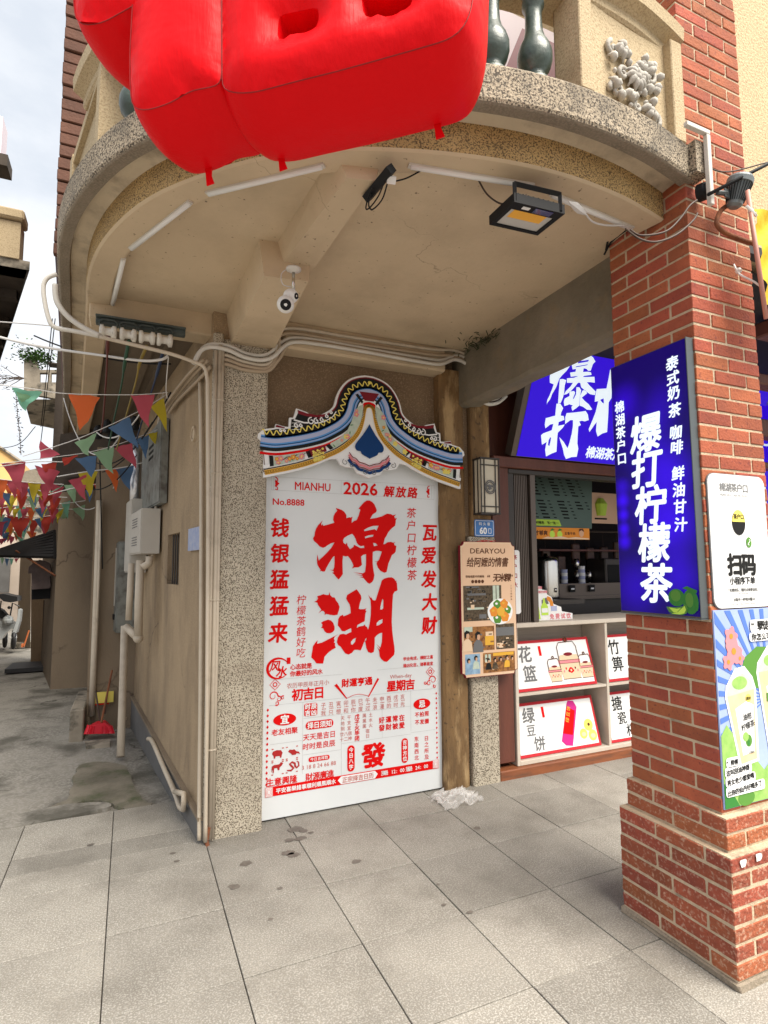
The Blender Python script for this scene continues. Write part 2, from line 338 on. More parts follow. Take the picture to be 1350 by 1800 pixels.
def fill(polys, extra=(), test=True):
    vs = []; es = []
    for P in polys:
        o = len(vs); n = len(P); vs += [Vector((p[0], p[1])) for p in P]; es += [(o+i, o+(i+1) % n) for i in range(n)]
    vs += [Vector((p[0], p[1])) for p in extra]
    r = delaunay_2d_cdt(vs, es, [], 0, 1e-6); out = []
    for t in r[2]:
        c = sum((r[0][i] for i in t), Vector((0, 0)))/len(t)
        if inside(c, polys): out.append(tuple(t))
    return [tuple(v) for v in r[0]], out
def inside(c, polys):
    k = False; x, y = c[0], c[1]
    for P in polys:
        n = len(P)
        for i in range(n):
            x0, y0 = P[i][0], P[i][1]; x1, y1 = P[(i+1) % n][0], P[(i+1) % n][1]
            if (y0 > y) != (y1 > y) and x < (x1-x0)*(y-y0)/(y1-y0)+x0: k = not k
    return k
def PL(O, U, V, N=None):
    O = Vector(O); U = Vector(U).normalized(); V = Vector(V).normalized(); N = Vector(N) if N else U.cross(V)
    return lambda u, v, w=0: tuple(O + U*u + V*v + N*w)
def front(y, x0=0, z0=0): return PL((x0, y, z0), (1, 0, 0), (0, 0, 1))
def ell(cx, cy, rx, ry, n=24): return [(cx+rx*math.cos(2*PI*i/n), cy+ry*math.sin(2*PI*i/n)) for i in range(n)]
def rect(x0, y0, x1, y1): return [(x0, y0), (x1, y0), (x1, y1), (x0, y1)]
def rrect(x0, y0, x1, y1, r, n=5):
    o = []
    for cx, cy, a in ((x1-r, y0+r, -90), (x1-r, y1-r, 0), (x0+r, y1-r, 90), (x0+r, y0+r, 180)):
        o += [(cx+r*math.cos(math.radians(a+90*i/n)), cy+r*math.sin(math.radians(a+90*i/n))) for i in range(n+1)]
    return o
def band(pts, w, closed=False):
    """outline polygon of a 2-D stroke of width w (number or list) along pts"""
    L = []; R = []; n = len(pts)
    for i, p in enumerate(pts):
        a = pts[max(i-1, 0)]; b = pts[min(i+1, n-1)]; dx, dy = b[0]-a[0], b[1]-a[1]; l = math.hypot(dx, dy) or 1; ww = (w[i] if isinstance(w, (list, tuple)) else w)/2
        L.append((p[0]-dy/l*ww, p[1]+dx/l*ww)); R.append((p[0]+dy/l*ww, p[1]-dx/l*ww))
    return L + R[::-1]
def spline(P, k=6):
    o = []; n = len(P); P = [Vector(p) for p in P]
    for i in range(n-1):
        a, b, c, d = P[max(i-1, 0)], P[i], P[i+1], P[min(i+2, n-1)]
        for j in range(k):
            t = j/k; o.append(tuple(.5*((2*b)+(c-a)*t+(2*a-5*b+4*c-d)*t*t+(3*b-a-3*c+d)*t**3)))
    o.append(tuple(P[-1])); return o
def stroke(mb, pl, pts, w, ww, m=0):
    L = band(pts, w); n = len(pts)
    A = [pl(p[0], p[1], ww) for p in L[:n]]; B = [pl(p[0], p[1], ww) for p in L[n:][::-1]]; mb.strip(A, B, m)

# ---------------------------------------------------------------- lettering
_G = {}
def glyph(t, off):
    k = t
    if k not in _G:
        c = bpy.data.curves.new('t', 'FONT'); c.body = t; c.resolution_u = 2; c.size = 1
        o = bpy.data.objects.new('t', c); COL.objects.link(o); dg = bpy.context.evaluated_depsgraph_get()
        me = bpy.data.meshes.new_from_object(o.evaluated_get(dg))
        _G[k] = ([(v.co.x, v.co.y) for v in me.vertices], [tuple(p.vertices) for p in me.polygons])
        bpy.data.objects.remove(o); bpy.data.curves.remove(c); bpy.data.meshes.remove(me)
    return _G[k]
def txt(mb, pl, s, u, v, size, bold=.012, vert=False, pitch=None, w=.002, sx=1.0, shear=0, rot=0, m=0, jit=0, width=None):
    """lettering centred on (u, v); vertical lettering starts with its first character centred there"""
    rnd = random.Random(hash(s) % 97 if False else sum(map(ord, s)))
    ca, sa = math.cos(rot), math.sin(rot)
    def put(V, F, cu, cv, sz, ox, oy):
        D = [(0, 0)] + ([(bold*math.cos(a*PI/4), bold*math.sin(a*PI/4)) for a in range(8)] if bold > .004 else [])
        for q, (dx, dy) in enumerate(D):
            m_ = w + q*.00004
            mb.add([pl(cu + ((x+dx-ox)*sx + (y+dy-oy)*shear)*sz*ca - (y+dy-oy)*sz*sa, cv + ((x+dx-ox)*sx+(y+dy-oy)*shear)*sz*sa + (y+dy-oy)*sz*ca, m_) for x, y in V], F, m)
    if all(ord(c) < 256 for c in s) and not vert:
        V, F = glyph(s, bold); x0 = min(p[0] for p in V); x1 = max(p[0] for p in V); y0 = min(p[1] for p in V); y1 = max(p[1] for p in V)
        h = size/.72
        if width: sx = width/((x1-x0)*h)
        put(V, F, u, v, h, (x0+x1)/2, .36); return
    pitch = pitch or size; n = len(s)
    for i, ch in enumerate(s):
        if ch in ' \u3000': continue
        V, F = glyph(ch, bold)
        if not V: continue
        sz = size*1.04*(1+rnd.uniform(-jit, jit)); d = pitch*i if vert else pitch*(i-(n-1)/2)
        cu, cv = (u - d*(-sa) if vert else u + d*ca, v - d*ca if vert else v + d*sa)
        if vert: cu = u
        ox = .5 if ord(ch) > 256 else (min(p[0] for p in V)+max(p[0] for p in V))/2
        put(V, F, cu + rnd.uniform(-jit, jit)*size*.3, cv, sz, ox, .38)

# ================================================================ ground
one('ground', ['alley_concrete'], lambda m: m.box((-150, -60, -.6), (150, 250, -.05)), kind='structure')
pave = MB(); pave.box((-3.2, -3, -.05), (7.0, 4.19, -.012)); pave.box((2.0, 4.19, -.05), (7, 4.6, -.012))
pavement = pave.build('pavement', ['joint_dirt'], kind='structure')
GX = [-.04 + .4848*k for k in range(-6, 15)]; GY = [1.845 + .4845*k for k in range(-7, 5)]
def tile(x0, x1, y0, y1):
    g = .0022; dz = random.uniform(-.0012, .0012)
    m = MB(); m.cbox((x0+g, y0+g, -.02), (x1-g, y1-g, dz), .0018); o = m.build('paving_slab', ['paver'], pavement)
for i in range(len(GX)-1):
    for j in range(len(GY)-1):
        x0, x1, y0, y1 = GX[i], GX[i+1], GY[j], GY[j+1]
        if x0 < .40 and y0 > 3.2:
            tile(x0, x1, y0, y0+.235); tile(x0, x1, y0+.235, y0+.43); tile(x0, x1, y0+.43, 4.185)
        elif y0 > 3.7 and x0 > .4: continue
        elif y0 > 3.2 and x0 > .40: tile(x0, x1, y0, 3.76)
        else: tile(x0, x1, y0, y1)
# alley surface: patched concrete with a broken step of old screed along the wall
def alley(m):
    nx, ny = 46, 120
    def h(x, y): return -.022 + .012*noise.noise(Vector((x*1.3, y*.7, 3))) + .004*noise.noise(Vector((x*7, y*6, 1)))
    vs = [(-6+x*7.6/nx, 4.19+y*y*56/ny/ny, h(-6+x*7.6/nx, 4.19+y*y*56/ny/ny)) for y in range(ny+1) for x in range(nx+1)]
    m.add(vs, [(y*(nx+1)+x, y*(nx+1)+x+1, (y+1)*(nx+1)+x+1, (y+1)*(nx+1)+x) for y in range(ny) for x in range(nx)])
one('alley_ground', ['alley_concrete'], alley, kind='structure', smooth=True)
def blob(pts, k=8, j=.02, seed=1):
    rnd = random.Random(seed); P = spline(list(pts)+[pts[0]], k)[:-1]
    return [(p[0]+rnd.uniform(-j, j), p[1]+rnd.uniform(-j, j)) for p in P]
ground_pl = PL((0, 0, 0), (1, 0, 0), (0, 1, 0))
one('screed_patch', ['alley_concrete'], lambda m: m.prism(ground_pl, [blob([(-0.976,4.1559),(-0.4782,4.1799),(-0.1406,4.2386),(-0.0656,4.2613),(-0.0917,4.3421),(-0.3162,4.4157),(-0.5054,4.3877),(-0.6813,4.342),(-1.0091,4.2852)], 6, .006, 4)], -.04, .004), kind='structure')
one('wet_patch', ['wet_patch'], lambda m: m.prism(ground_pl, [blob([(-0.4323,4.4108),(-0.329,4.5645),(-0.327,4.8815),(-0.3073,5.2273),(-0.1684,5.2641),(0.0285,5.0296),(0.113,4.382),(0.1884,4.1638),(0.009,4.2077),(-0.0785,4.3562),(-0.2181,4.4408),(-0.3465,4.3906)], 6, .012, 5)], -.05, -.002), kind='structure')
one('drain_cover', ['old_concrete'], lambda m: m.prism(ground_pl, [[(-0.3136,5.8886),(-0.1115,5.8682),(-0.1068,5.7028),(-0.2941,5.7204)]], -.03, .006), label='pale rectangular concrete slab lying flat by the foot of the drainpipe', cat='slab')
# old drips dried on the slabs
def spots(m):
    rnd = random.Random(3)
    for (x, y, r) in [(0.951,3.442,0.035),(0.984,3.402,0.02),(0.834,3.186,0.028),(0.86,3.154,0.026),(0.883,3.326,0.022),(0.944,3.32,0.026),(1.018,3.363,0.014),(0.517,2.974,0.022),(0.716,2.867,0.012),(0.621,2.646,0.01),(0.611,3.17,0.026),(0.267,3.445,0.012),(0.281,3.347,0.012),(1.93,3.008,0.018),(1.141,2.947,0.02),(1.427,2.58,0.008),(1.368,2.422,0.01),(1.446,2.325,0.012),(-0.146,3.739,0.014)]:
        m.flat(ground_pl, [[(x+r*(1+.25*rnd.uniform(-1, 1))*math.cos(a*.45)*1.3, y+r*(1+.25*rnd.uniform(-1, 1))*math.sin(a*.45)) for a in range(14)]], .0019)
M('drip_stain', (.10, .085, .072), (.16, .14, .12), s=40, rough=.6)
one('drip_stains', ['drip_stain'], spots, kind='stuff')

# ================================================================ brick pillar
PX0, PX1, PY0, PY1 = 2.128, 2.535, 1.575, 2.008
pillar = thing('brick_pillar', 'tall red brick pillar with stepped base at the right carrying signs on two faces', 'pillar', (2.3, 1.8, 0))
CH = .0617
def brick(x0, x1, y0, y1, z0, worn=False):
    m = MB(); j = .0018 if worn else .0009
    m.cbox((x0, y0, z0), (x1, y1, z0+CH-.0105), .0035 if worn else .0022, 0, j)
    m.build('brick', ['brick_worn' if worn else 'brick'], pillar)
def course(x0, x1, y0, y1, z, k, worn):
    """one course of the visible ring: left face at x0, front face at y0, real corner bond"""
    g = .0105; hd = .105; b = .215
    rp = lambda: random.uniform(-.0018, .0018)
    if k % 2 == 0:      # left face stretchers run through, front shows a header at the corner
        n = max(2, round((y1-y0)/b)); L = (y1-y0-(n-1)*g)/n
        for i in range(n):
            p = rp(); brick(x0+p, x0+hd, y0+i*(L+g) + (p if i == 0 else 0), y0+i*(L+g)+L, z, worn)
        x = x0+hd+g
        for L in (.195, x1-x-.195-g): brick(x, x+L, y0+rp(), y0+hd, z, worn); x += L+g
    else:
        n = 2; L = (x1-x0-(n-1)*g)/n
        for i in range(n): brick(x0+i*(L+g)+(rp() if i == 0 else 0), x0+i*(L+g)+L, y0+rp(), y0+hd, z, worn)
        y = y0+hd+g; r = y1-y; L2 = min(.215, r-.08)
        brick(x0+rp(), x0+hd, y, y+L2, z, worn); brick(x0+rp(), x0+hd, y+L2+g, y1, z, worn)
z = .034; k = 1
core = MB()
for (dx, dy, n) in ((.052, .062, 7), (.022, .03, 2), (0, 0, 62)):
    x0, y0, x1, y1 = PX0-dx, PY0-dy, PX1+dx, PY1+dx*.7
    zb = z
    for i in range(n):
        course(x0, x1, y0, y1, z, k, dx > 0); z += CH; k += 1
    core.box((x0+.0035, y0+.0035, zb-.01), (x1-.003, y1-.003, z-.0075))
core.build('mortar', ['mortar'], pillar)
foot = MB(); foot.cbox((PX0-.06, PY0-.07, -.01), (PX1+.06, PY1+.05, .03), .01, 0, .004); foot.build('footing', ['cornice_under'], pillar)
stk = MB(); fp = front(PY0-.0635)
for c in [(2.1353,0.4344),(2.2246,0.4387)]: stk.flat(fp, [[(c[0]+.017*math.cos(a)*(1+.25*math.sin(3*a+c[0]*9)), c[1]+.019*math.sin(a)*(1+.3*math.cos(2*a))) for a in [i*.4 for i in range(16)]]], .004)
stk.build('torn_sticker', ['sticker_white'], pillar)

# ================================================================ balcony
QB = [(-.86, 10.2), (-.62, 7.4), (-.455, 5.7), (-.335, 4.25), (-.292, 3.70), (-.258, 3.28), (-.20, 2.97), (-.112, 2.705), (.008, 2.46), (.165, 2.25), (.385, 2.03), (.655, 1.855), (.95, 1.738), (1.26, 1.66), (1.53, 1.63), (1.80, 1.637), (2.0, 1.665), (2.127, 1.69)]
Q = [Vector(p) for p in spline(QB, 5)]
def off(d):
    o = []; n = len(Q)
    for i in range(n):
        t = (Q[min(i+1, n-1)]-Q[max(i-1, 0)]).normalized(); o.append(Q[i] + Vector((-t.y, t.x))*(-d))
    return o
def ring(d, z): return [(p.x, p.y, z) for p in off(d)]
balc = thing('balcony', 'curved stone balcony with beige soffit sweeping round the corner building above the poster', 'balcony', (1, 2.6, 3.08))
def sweep(name, mat, prof, smooth=False, jz=0):
    m = MB()
    for (d0, z0), (d1, z1) in zip(prof, prof[1:]): m.strip(ring(d1, z1), ring(d0, z0))
    return m.build(name, mat, balc)
sweep('rim_beam', ['soffit'], [(-.135, 3.15), (-.13, 3.083), (-.12, 3.078), (-.012, 3.078), (0, 3.085)])
sweep('pebble_band', ['gold_aggregate'], [(0, 3.085), (.001, 3.208)])
sweep('cove', ['cove_plaster'], [(0, 3.208), (.02, 3.212), (.078, 3.214)])
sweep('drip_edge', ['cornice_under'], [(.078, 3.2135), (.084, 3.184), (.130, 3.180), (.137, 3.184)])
sweep('cornice', ['cornice_stone'], [(.137, 3.184), (.143, 3.195), (.147, 3.315), (.135, 3.332), (.05, 3.337), (-.30, 3.342)])
endc = MB(); e = off(0.137)[-1]
endc.box((PX0-.02, PY0-.07, 3.186), (PX0+.055, PY0-.002, 3.327)); endc.build('cornice_return', ['cornice_stone'], balc)
inn = [(p.x, p.y) for p in off(-.12)]
top_pl = PL((0, 0, 0), (1, 0, 0), (0, 1, 0))
i0 = next(i for i, p in enumerate(inn) if p[1] < 3.62)
one('soffit', ['soffit'], lambda m: m.prism(top_pl, [inn[i0:] + [(2.127, 2.02), (2.3, 2.02), (2.3, 3.72), (-.2, 3.72)]], 3.13, 3.17), balc)
one('deck', ['cove_plaster'], lambda m: m.prism(top_pl, [[(p.x, p.y) for p in off(-.2)][i0:] + [(2.127, 3.72), (-.2, 3.72)]], 3.2, 3.338), balc)
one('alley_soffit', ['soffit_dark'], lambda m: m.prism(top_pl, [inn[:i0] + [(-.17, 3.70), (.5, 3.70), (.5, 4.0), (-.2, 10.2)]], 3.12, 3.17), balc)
def straps(m):
    for d0, d1 in ((-.30, -.44), (-.5, -.53)):
        A = off(d0)[:i0-1]; B = off(d1)[:i0-1]
        m.strip([(p.x, p.y, 3.095) for p in B], [(p.x, p.y, 3.095) for p in A]); m.strip([(p.x, p.y, 3.125) for p in A], [(p.x, p.y, 3.095) for p in A]); m.strip([(p.x, p.y, 3.095) for p in B], [(p.x, p.y, 3.125) for p in B])
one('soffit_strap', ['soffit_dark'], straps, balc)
one('cross_beam', ['soffit'], lambda m: m.cbox((-.265, 3.585, 2.99), (.50, 3.75, 3.145), .008), balc)
# radial beam with its deeper haunch at the column
def radial(m):
    m.add([(.628, 2.72, 3.03), (.789, 2.73, 3.03), (.818, 1.90, 3.03), (.712, 1.93, 3.03), (.60, 2.72, 3.14), (.80, 2.73, 3.14), (.84, 1.89, 3.14), (.66, 1.93, 3.14)],
          [(0, 1, 2, 3), (0, 3, 7, 4), (1, 5, 6, 2), (0, 4, 5, 1), (2, 6, 7, 3)])
one('radial_beam', ['soffit'], radial, balc)
def haunch(m):
    m.add([(.53, 3.62, 2.93), (.805, 3.66, 2.93), (.757, 2.60, 2.945), (.545, 2.63, 2.945), (.50, 3.62, 3.14), (.82, 3.66, 3.14), (.775, 2.61, 3.14), (.52, 2.64, 3.14)],
          [(0, 1, 2, 3), (0, 3, 7, 4), (1, 5, 6, 2), (0, 4, 5, 1), (2, 6, 7, 3)])
one('beam_haunch', ['soffit'], haunch, balc)
# balustrade: baluster, pier with recessed panel, rail
def at_ring(x, d):       # point of the front arc with the given x
    P = off(d); b = min(P[40:], key=lambda p: abs(p.x-x)); return b
BP = [(.050, 0), (.052, .028), (.044, .034), (.036, .05), (.040, .062), (.058, .085), (.066, .115), (.066, .145), (.057, .175), (.042, .205), (.034, .24), (.031, .30), (.033, .335), (.042, .345), (.042, .365), (.034, .375), (.040, .40), (.055, .43), (.057, .45)]
def baluster(x, y):
    m = MB(); m.lathe((x, y, 3.338), BP, 24); m.build('baluster', ['baluster_glaze'], balc, smooth=True)
P_b = off(.055)
def bal_at(s): 
    i = min(len(P_b)-2, int(s)); return P_b[i].lerp(P_b[i+1], s-i)
xs = [1.345, 1.17, .95, .775, .60, .43, .27]
for x in xs:
    p = min(P_b[30:], key=lambda q: abs(q.x-x)); i = P_b.index(p); baluster(x, p.y + (0 if abs(p.x-x) < .01 else 0))
for yy in (2.30, 2.42): 
    p = min(P_b[:60], key=lambda q: abs(q.y-yy)); baluster(p.x, p.y)
# right pier, panel and relief
def pierR(m):
    m.cbox((1.49, 1.50, 3.338), (1.555, 1.64, 3.80), .004)
    m.cbox((2.045, 1.545, 3.338), (2.112, 1.67, 3.80), .004)
    m.add([(1.555, 1.545, 3.338), (2.045, 1.585, 3.338), (2.045, 1.585, 3.80), (1.555, 1.545, 3.80)], [(0, 1, 2, 3)])
    m.add([(1.49, 1.64, 3.338), (1.49, 1.64, 3.8), (2.1, 1.68, 3.8), (2.1, 1.68, 3.338)], [(0, 1, 2, 3)])
one('railing_pier', ['pier_stucco'], pierR, balc)
_rp = PL((1.60, 1.546, 3.365), (.49, .04, 0), (0, 0, 1))
def relief_pl(u, v, w=0): return _rp(.075+u*.86, v*.76, w*.8)
def relief(m):
    rnd = random.Random(5)
    def curl(cx, cy, r, turns=1.4, a0=0, s=1):
        P = []; n = 20
        for i in range(n+1): 
            t = i/n; a = a0+s*turns*2*PI*t; q = r*(1-.85*t); P.append(relief_pl(cx+q*math.cos(a), cy+q*math.sin(a), .012))
        m.tube(P, .01, 6, rr=[.011*(1-.35*i/n) for i in range(n+1)])
    def leafy(cx, cy, a, L):
        m.tube([relief_pl(cx+L*t*math.cos(a+.5*t), cy+L*t*math.sin(a+.5*t), .010+.02*math.sin(PI*t)) for t in [i/7 for i in range(8)]], .01, 6, rr=[.004+.013*math.sin(PI*min(1, i/7+.12)) for i in range(8)])
    for c in ((.04, .33, .045, 1.3, 2, 1), (.05, .10, .05, 1.3, 3.5, -1), (.29, .30, .045, 1.2, .6, -1), (.31, .06, .05, 1.3, 5.4, 1), (.10, .22, .035, 1.2, 1, 1), (.24, .18, .035, 1.2, 4, -1), (.19, .07, .03, 1.2, 2, 1)): curl(*c)
    for q in range(9): leafy(.18, .22, q*2*PI/9, .075)
    m.ball(relief_pl(.18, .22, .03), .018, 10)
    for q in range(34):
        cx, cy = rnd.uniform(.03, .34), rnd.uniform(.03, .36); leafy(cx, cy, rnd.uniform(0, 6.3), rnd.uniform(.03, .06)); 
    for q in range(14): m.ball(relief_pl(rnd.uniform(.03, .34), rnd.uniform(.02, .35), .018), rnd.uniform(.008, .016), 8)
one('floral_relief', ['relief_stone'], relief, balc, smooth=True)
def railtop(m):
    a = 30
    for prof in (((-.06, 3.775), (.075, 3.775), (.085, 3.785), (.085, 3.82), (.10, 3.83), (.13, 3.845), (.135, 3.90), (-.1, 3.90), (-.06, 3.775)),):
        for (d0, z0), (d1, z1) in zip(prof, prof[1:]): m.strip(ring(d1, z1)[a:], ring(d0, z0)[a:])
one('hand_rail', ['pier_stucco'], railtop, balc)
# left pier seen end-on
def pierL(m):
    P0 = min(P_b[:60], key=lambda q: abs(q.y-2.62)); P1 = min(P_b[:60], key=lambda q: abs(q.y-3.4)); d = (P1-P0).normalized(); n = Vector((-d.y, d.x)); 
    if n.x > 0: n = -n
    pl = PL((P0.x, P0.y, 3.338), (d.x, d.y, 0), (0, 0, 1), (n.x, n.y, 0)); L = (P1-P0).length
    m.obox(pl, 0, 0, -.06, .075, .46, .05); m.obox(pl, L-.075, 0, -.06, L, .46, .05); m.obox(pl, .075, 0, -.03, L-.075, .46, .02); m.obox(pl, .075, 0, .018, L-.075, .05, .045); m.obox(pl, .075, .41, .018, L-.075, .46, .045)
one('railing_pier', ['pier_stucco'], pierL, balc)

# ================================================================ corner building
bld = thing('corner_building', 'old plastered corner house behind the poster with speckled column and alley wall', 'building', (1, 5, 0))
WY = 3.655
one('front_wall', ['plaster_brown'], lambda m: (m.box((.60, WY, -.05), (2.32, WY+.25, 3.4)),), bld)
one('lintel', ['soffit'], lambda m: m.cbox((.86, 3.50, 2.955), (2.06, 3.66, 3.14), .012, 0, .003), bld)
one('speckled_column', ['granolith'], lambda m: m.cbox((.487, 3.515, -.02), (.765, 3.70, 2.96), .010), bld)
one('column_edge', ['granolith'], lambda m: m.cbox((.425, 3.50, -.02), (.486, 3.72, 2.99), .012), bld)
# alley wall, skewed against the front
A0 = Vector((.430, 3.50)); AD = Vector((-.335, 2.69)).normalized(); AN = Vector((-AD.y, AD.x))   # AN points into the alley
alp = PL((A0.x, A0.y, 0), (AD.x, AD.y, 0), (0, 0, 1), (AN.x, AN.y, 0))
def awall(m):
    outer = rect(.035, -.05, 3.55, 3.13); hole = rect(.86, 1.42, 1.30, 1.80)
    m.prism(alp, [outer, hole], -.12, 0)
    m.obox(alp, .84, 1.4, -.22, 1.32, 1.82, -.10)
one('alley_wall', ['plaster_tan'], awall, bld)
one('dado', ['dado_grey'], lambda m: m.prism(alp, [[(0.0, -.05), (3.5, -.05), (3.5, .30), (.0, .12)]], .001, .022), bld)
one('dado_cap', ['plaster_alley'], lambda m: m.prism(alp, [[(0.0, .12), (3.5, .30), (3.5, .325), (.0, .14)]], .001, .032), bld)
def grille(m):
    m.obox(alp, .87, 1.43, -.11, 1.29, 1.79, -.10, 1)
    for i in range(5): m.tube([alp(.92+.08*i, 1.42, -.03), alp(.92+.08*i, 1.8, -.03)], .006, 6)
one('vent_window', ['dark_metal', 'dark_interior'], grille, bld)
# upper storey: brick side wall high above the alley, pale wall and poster behind the balustrade
def upl(m):
    m.add([(-.452, 3.62, 3.33), (-.452, 3.62, 7), (-.84, 8.5, 7), (-.84, 8.5, 3.33)], [(0, 1, 2, 3)])
    m.add([(-.452, 3.62, 3.33), (-.10, 3.66, 3.33), (-.10, 3.66, 7), (-.452, 3.62, 7)], [(0, 1, 2, 3)])
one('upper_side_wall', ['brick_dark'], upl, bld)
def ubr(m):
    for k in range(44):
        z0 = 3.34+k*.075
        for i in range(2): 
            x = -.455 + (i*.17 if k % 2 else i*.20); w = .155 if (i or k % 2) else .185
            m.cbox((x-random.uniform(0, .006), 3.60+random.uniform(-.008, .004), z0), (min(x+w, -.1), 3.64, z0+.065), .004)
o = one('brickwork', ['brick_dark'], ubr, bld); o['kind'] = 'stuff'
one('upper_wall', ['pier_stucco'], lambda m: (m.box((-.10, 3.66, 3.34), (6, 3.9, 7)),), bld)
def uposter(m):
    pl = front(3.60); m.obox(pl, .9, 3.6, 0, 3.35, 6.2, .03, 0)
    m.flat(pl, [[(1.9, 3.7), (2.45, 3.7), (3.3, 5.4), (3.3, 6.1), (2.9, 6.1)]], .032, 1); m.flat(pl, [[(2.2, 5.3), (2.30, 5.3), (2.30, 5.5)], [(2.4, 4.9), (2.5, 5.05), (2.43, 5.2)]], .034, 2)
one('window_poster', ['poster_pink', 'poster_plum', 'print_grey'], uposter, bld)
one('roof_eave', ['eave_dark'], lambda m: m.box((-.6, 3.3, 7.0), (6, 5, 7.2)), bld)
# rendered post, granite strip, beam towards the pillar
def oldpost(m):
    n = 22; vs = []; 
    for i in range(n+1):
        z = -.02+3.02*i/n; j = .010*noise.noise(Vector((0, 0, z*4))); w = .002
        c = .014
        ring_ = [(2.045+j+c, 3.565), (2.235+j*.5-c, 3.565), (2.245+j*.5, 3.565+c), (2.245, 3.70), (2.04+j, 3.70), (2.04+j, 3.565+c)]
        vs += [(x+.004*noise.noise(Vector((x*9, y*9, z*11))), y+.006*noise.noise(Vector((x*12, z*10, y))), z) for x, y in ring_]
    m.add(vs, [(i*6+q, i*6+(q+1) % 6, (i+1)*6+(q+1) % 6, (i+1)*6+q) for i in range(n) for q in range(6)])
one('rendered_post', ['old_post'], oldpost, bld)
one('granite_pilaster', ['granolith'], lambda m: m.cbox((2.262, 3.55, -.02), (2.49, 3.75, 1.76), .008), bld)
one('upper_pilaster', ['old_post'], lambda m: m.cbox((2.295, 3.55, 1.761), (2.462, 3.75, 2.78), .01), bld)
one('pilaster_side', ['plaster_brown'], lambda m: m.cbox((2.246, 3.60, 1.76), (2.294, 3.75, 2.78), .004), bld)
def sbeam(m):
    n = 16; vs = []
    for i in range(n+1):
        y = 2.012+(3.70-2.012)*i/n; zb = 2.712+.0*i/n+.010*noise.noise(Vector((y*6, 0, 0)))
        vs += [(2.205, y, 3.135), (2.205+.004*noise.noise(Vector((y*5, 1, 0))), y, zb+.03), (2.225, y, zb+.012), (2.38, y, zb+.03+.015*noise.noise(Vector((y*9, 2, 0)))), (2.38, y, 3.135)]
    m.add(vs, [(i*5+q, i*5+q+1, (i+1)*5+q+1, (i+1)*5+q) for i in range(n) for q in range(4)])
one('side_beam', ['dark_beam'], sbeam, bld)
# pale stucco wall of the house on the right, above the shops
right = thing('stucco_house', 'beige pebbledash house front high above the shop on the far right', 'building', (4.5, 2, 3))
one('wall', ['stucco_beige'], lambda m: m.box((2.56, 1.96, 3.30), (9, 2.3, 8)), right)
one('fascia', ['dark_metal'], lambda m: m.box((2.56, 1.9, 3.25), (9, 1.955, 3.30)), right)
def awn(m):
    for i, (z, y, h) in enumerate(((3.02, 2.2, .10), (2.82, 2.5, .08), (2.55, 2.8, .14), (2.35, 3.0, .05))): m.cbox((3.7, y, z), (9, y+.12, z+h), .01)
one('wood_beam', ['red_wood'], awn, right)
one('canopy_underside', ['dark_interior'], lambda m: (m.box((2.42, 2.02, 3.16), (9, 3.75, 3.24)),), right)

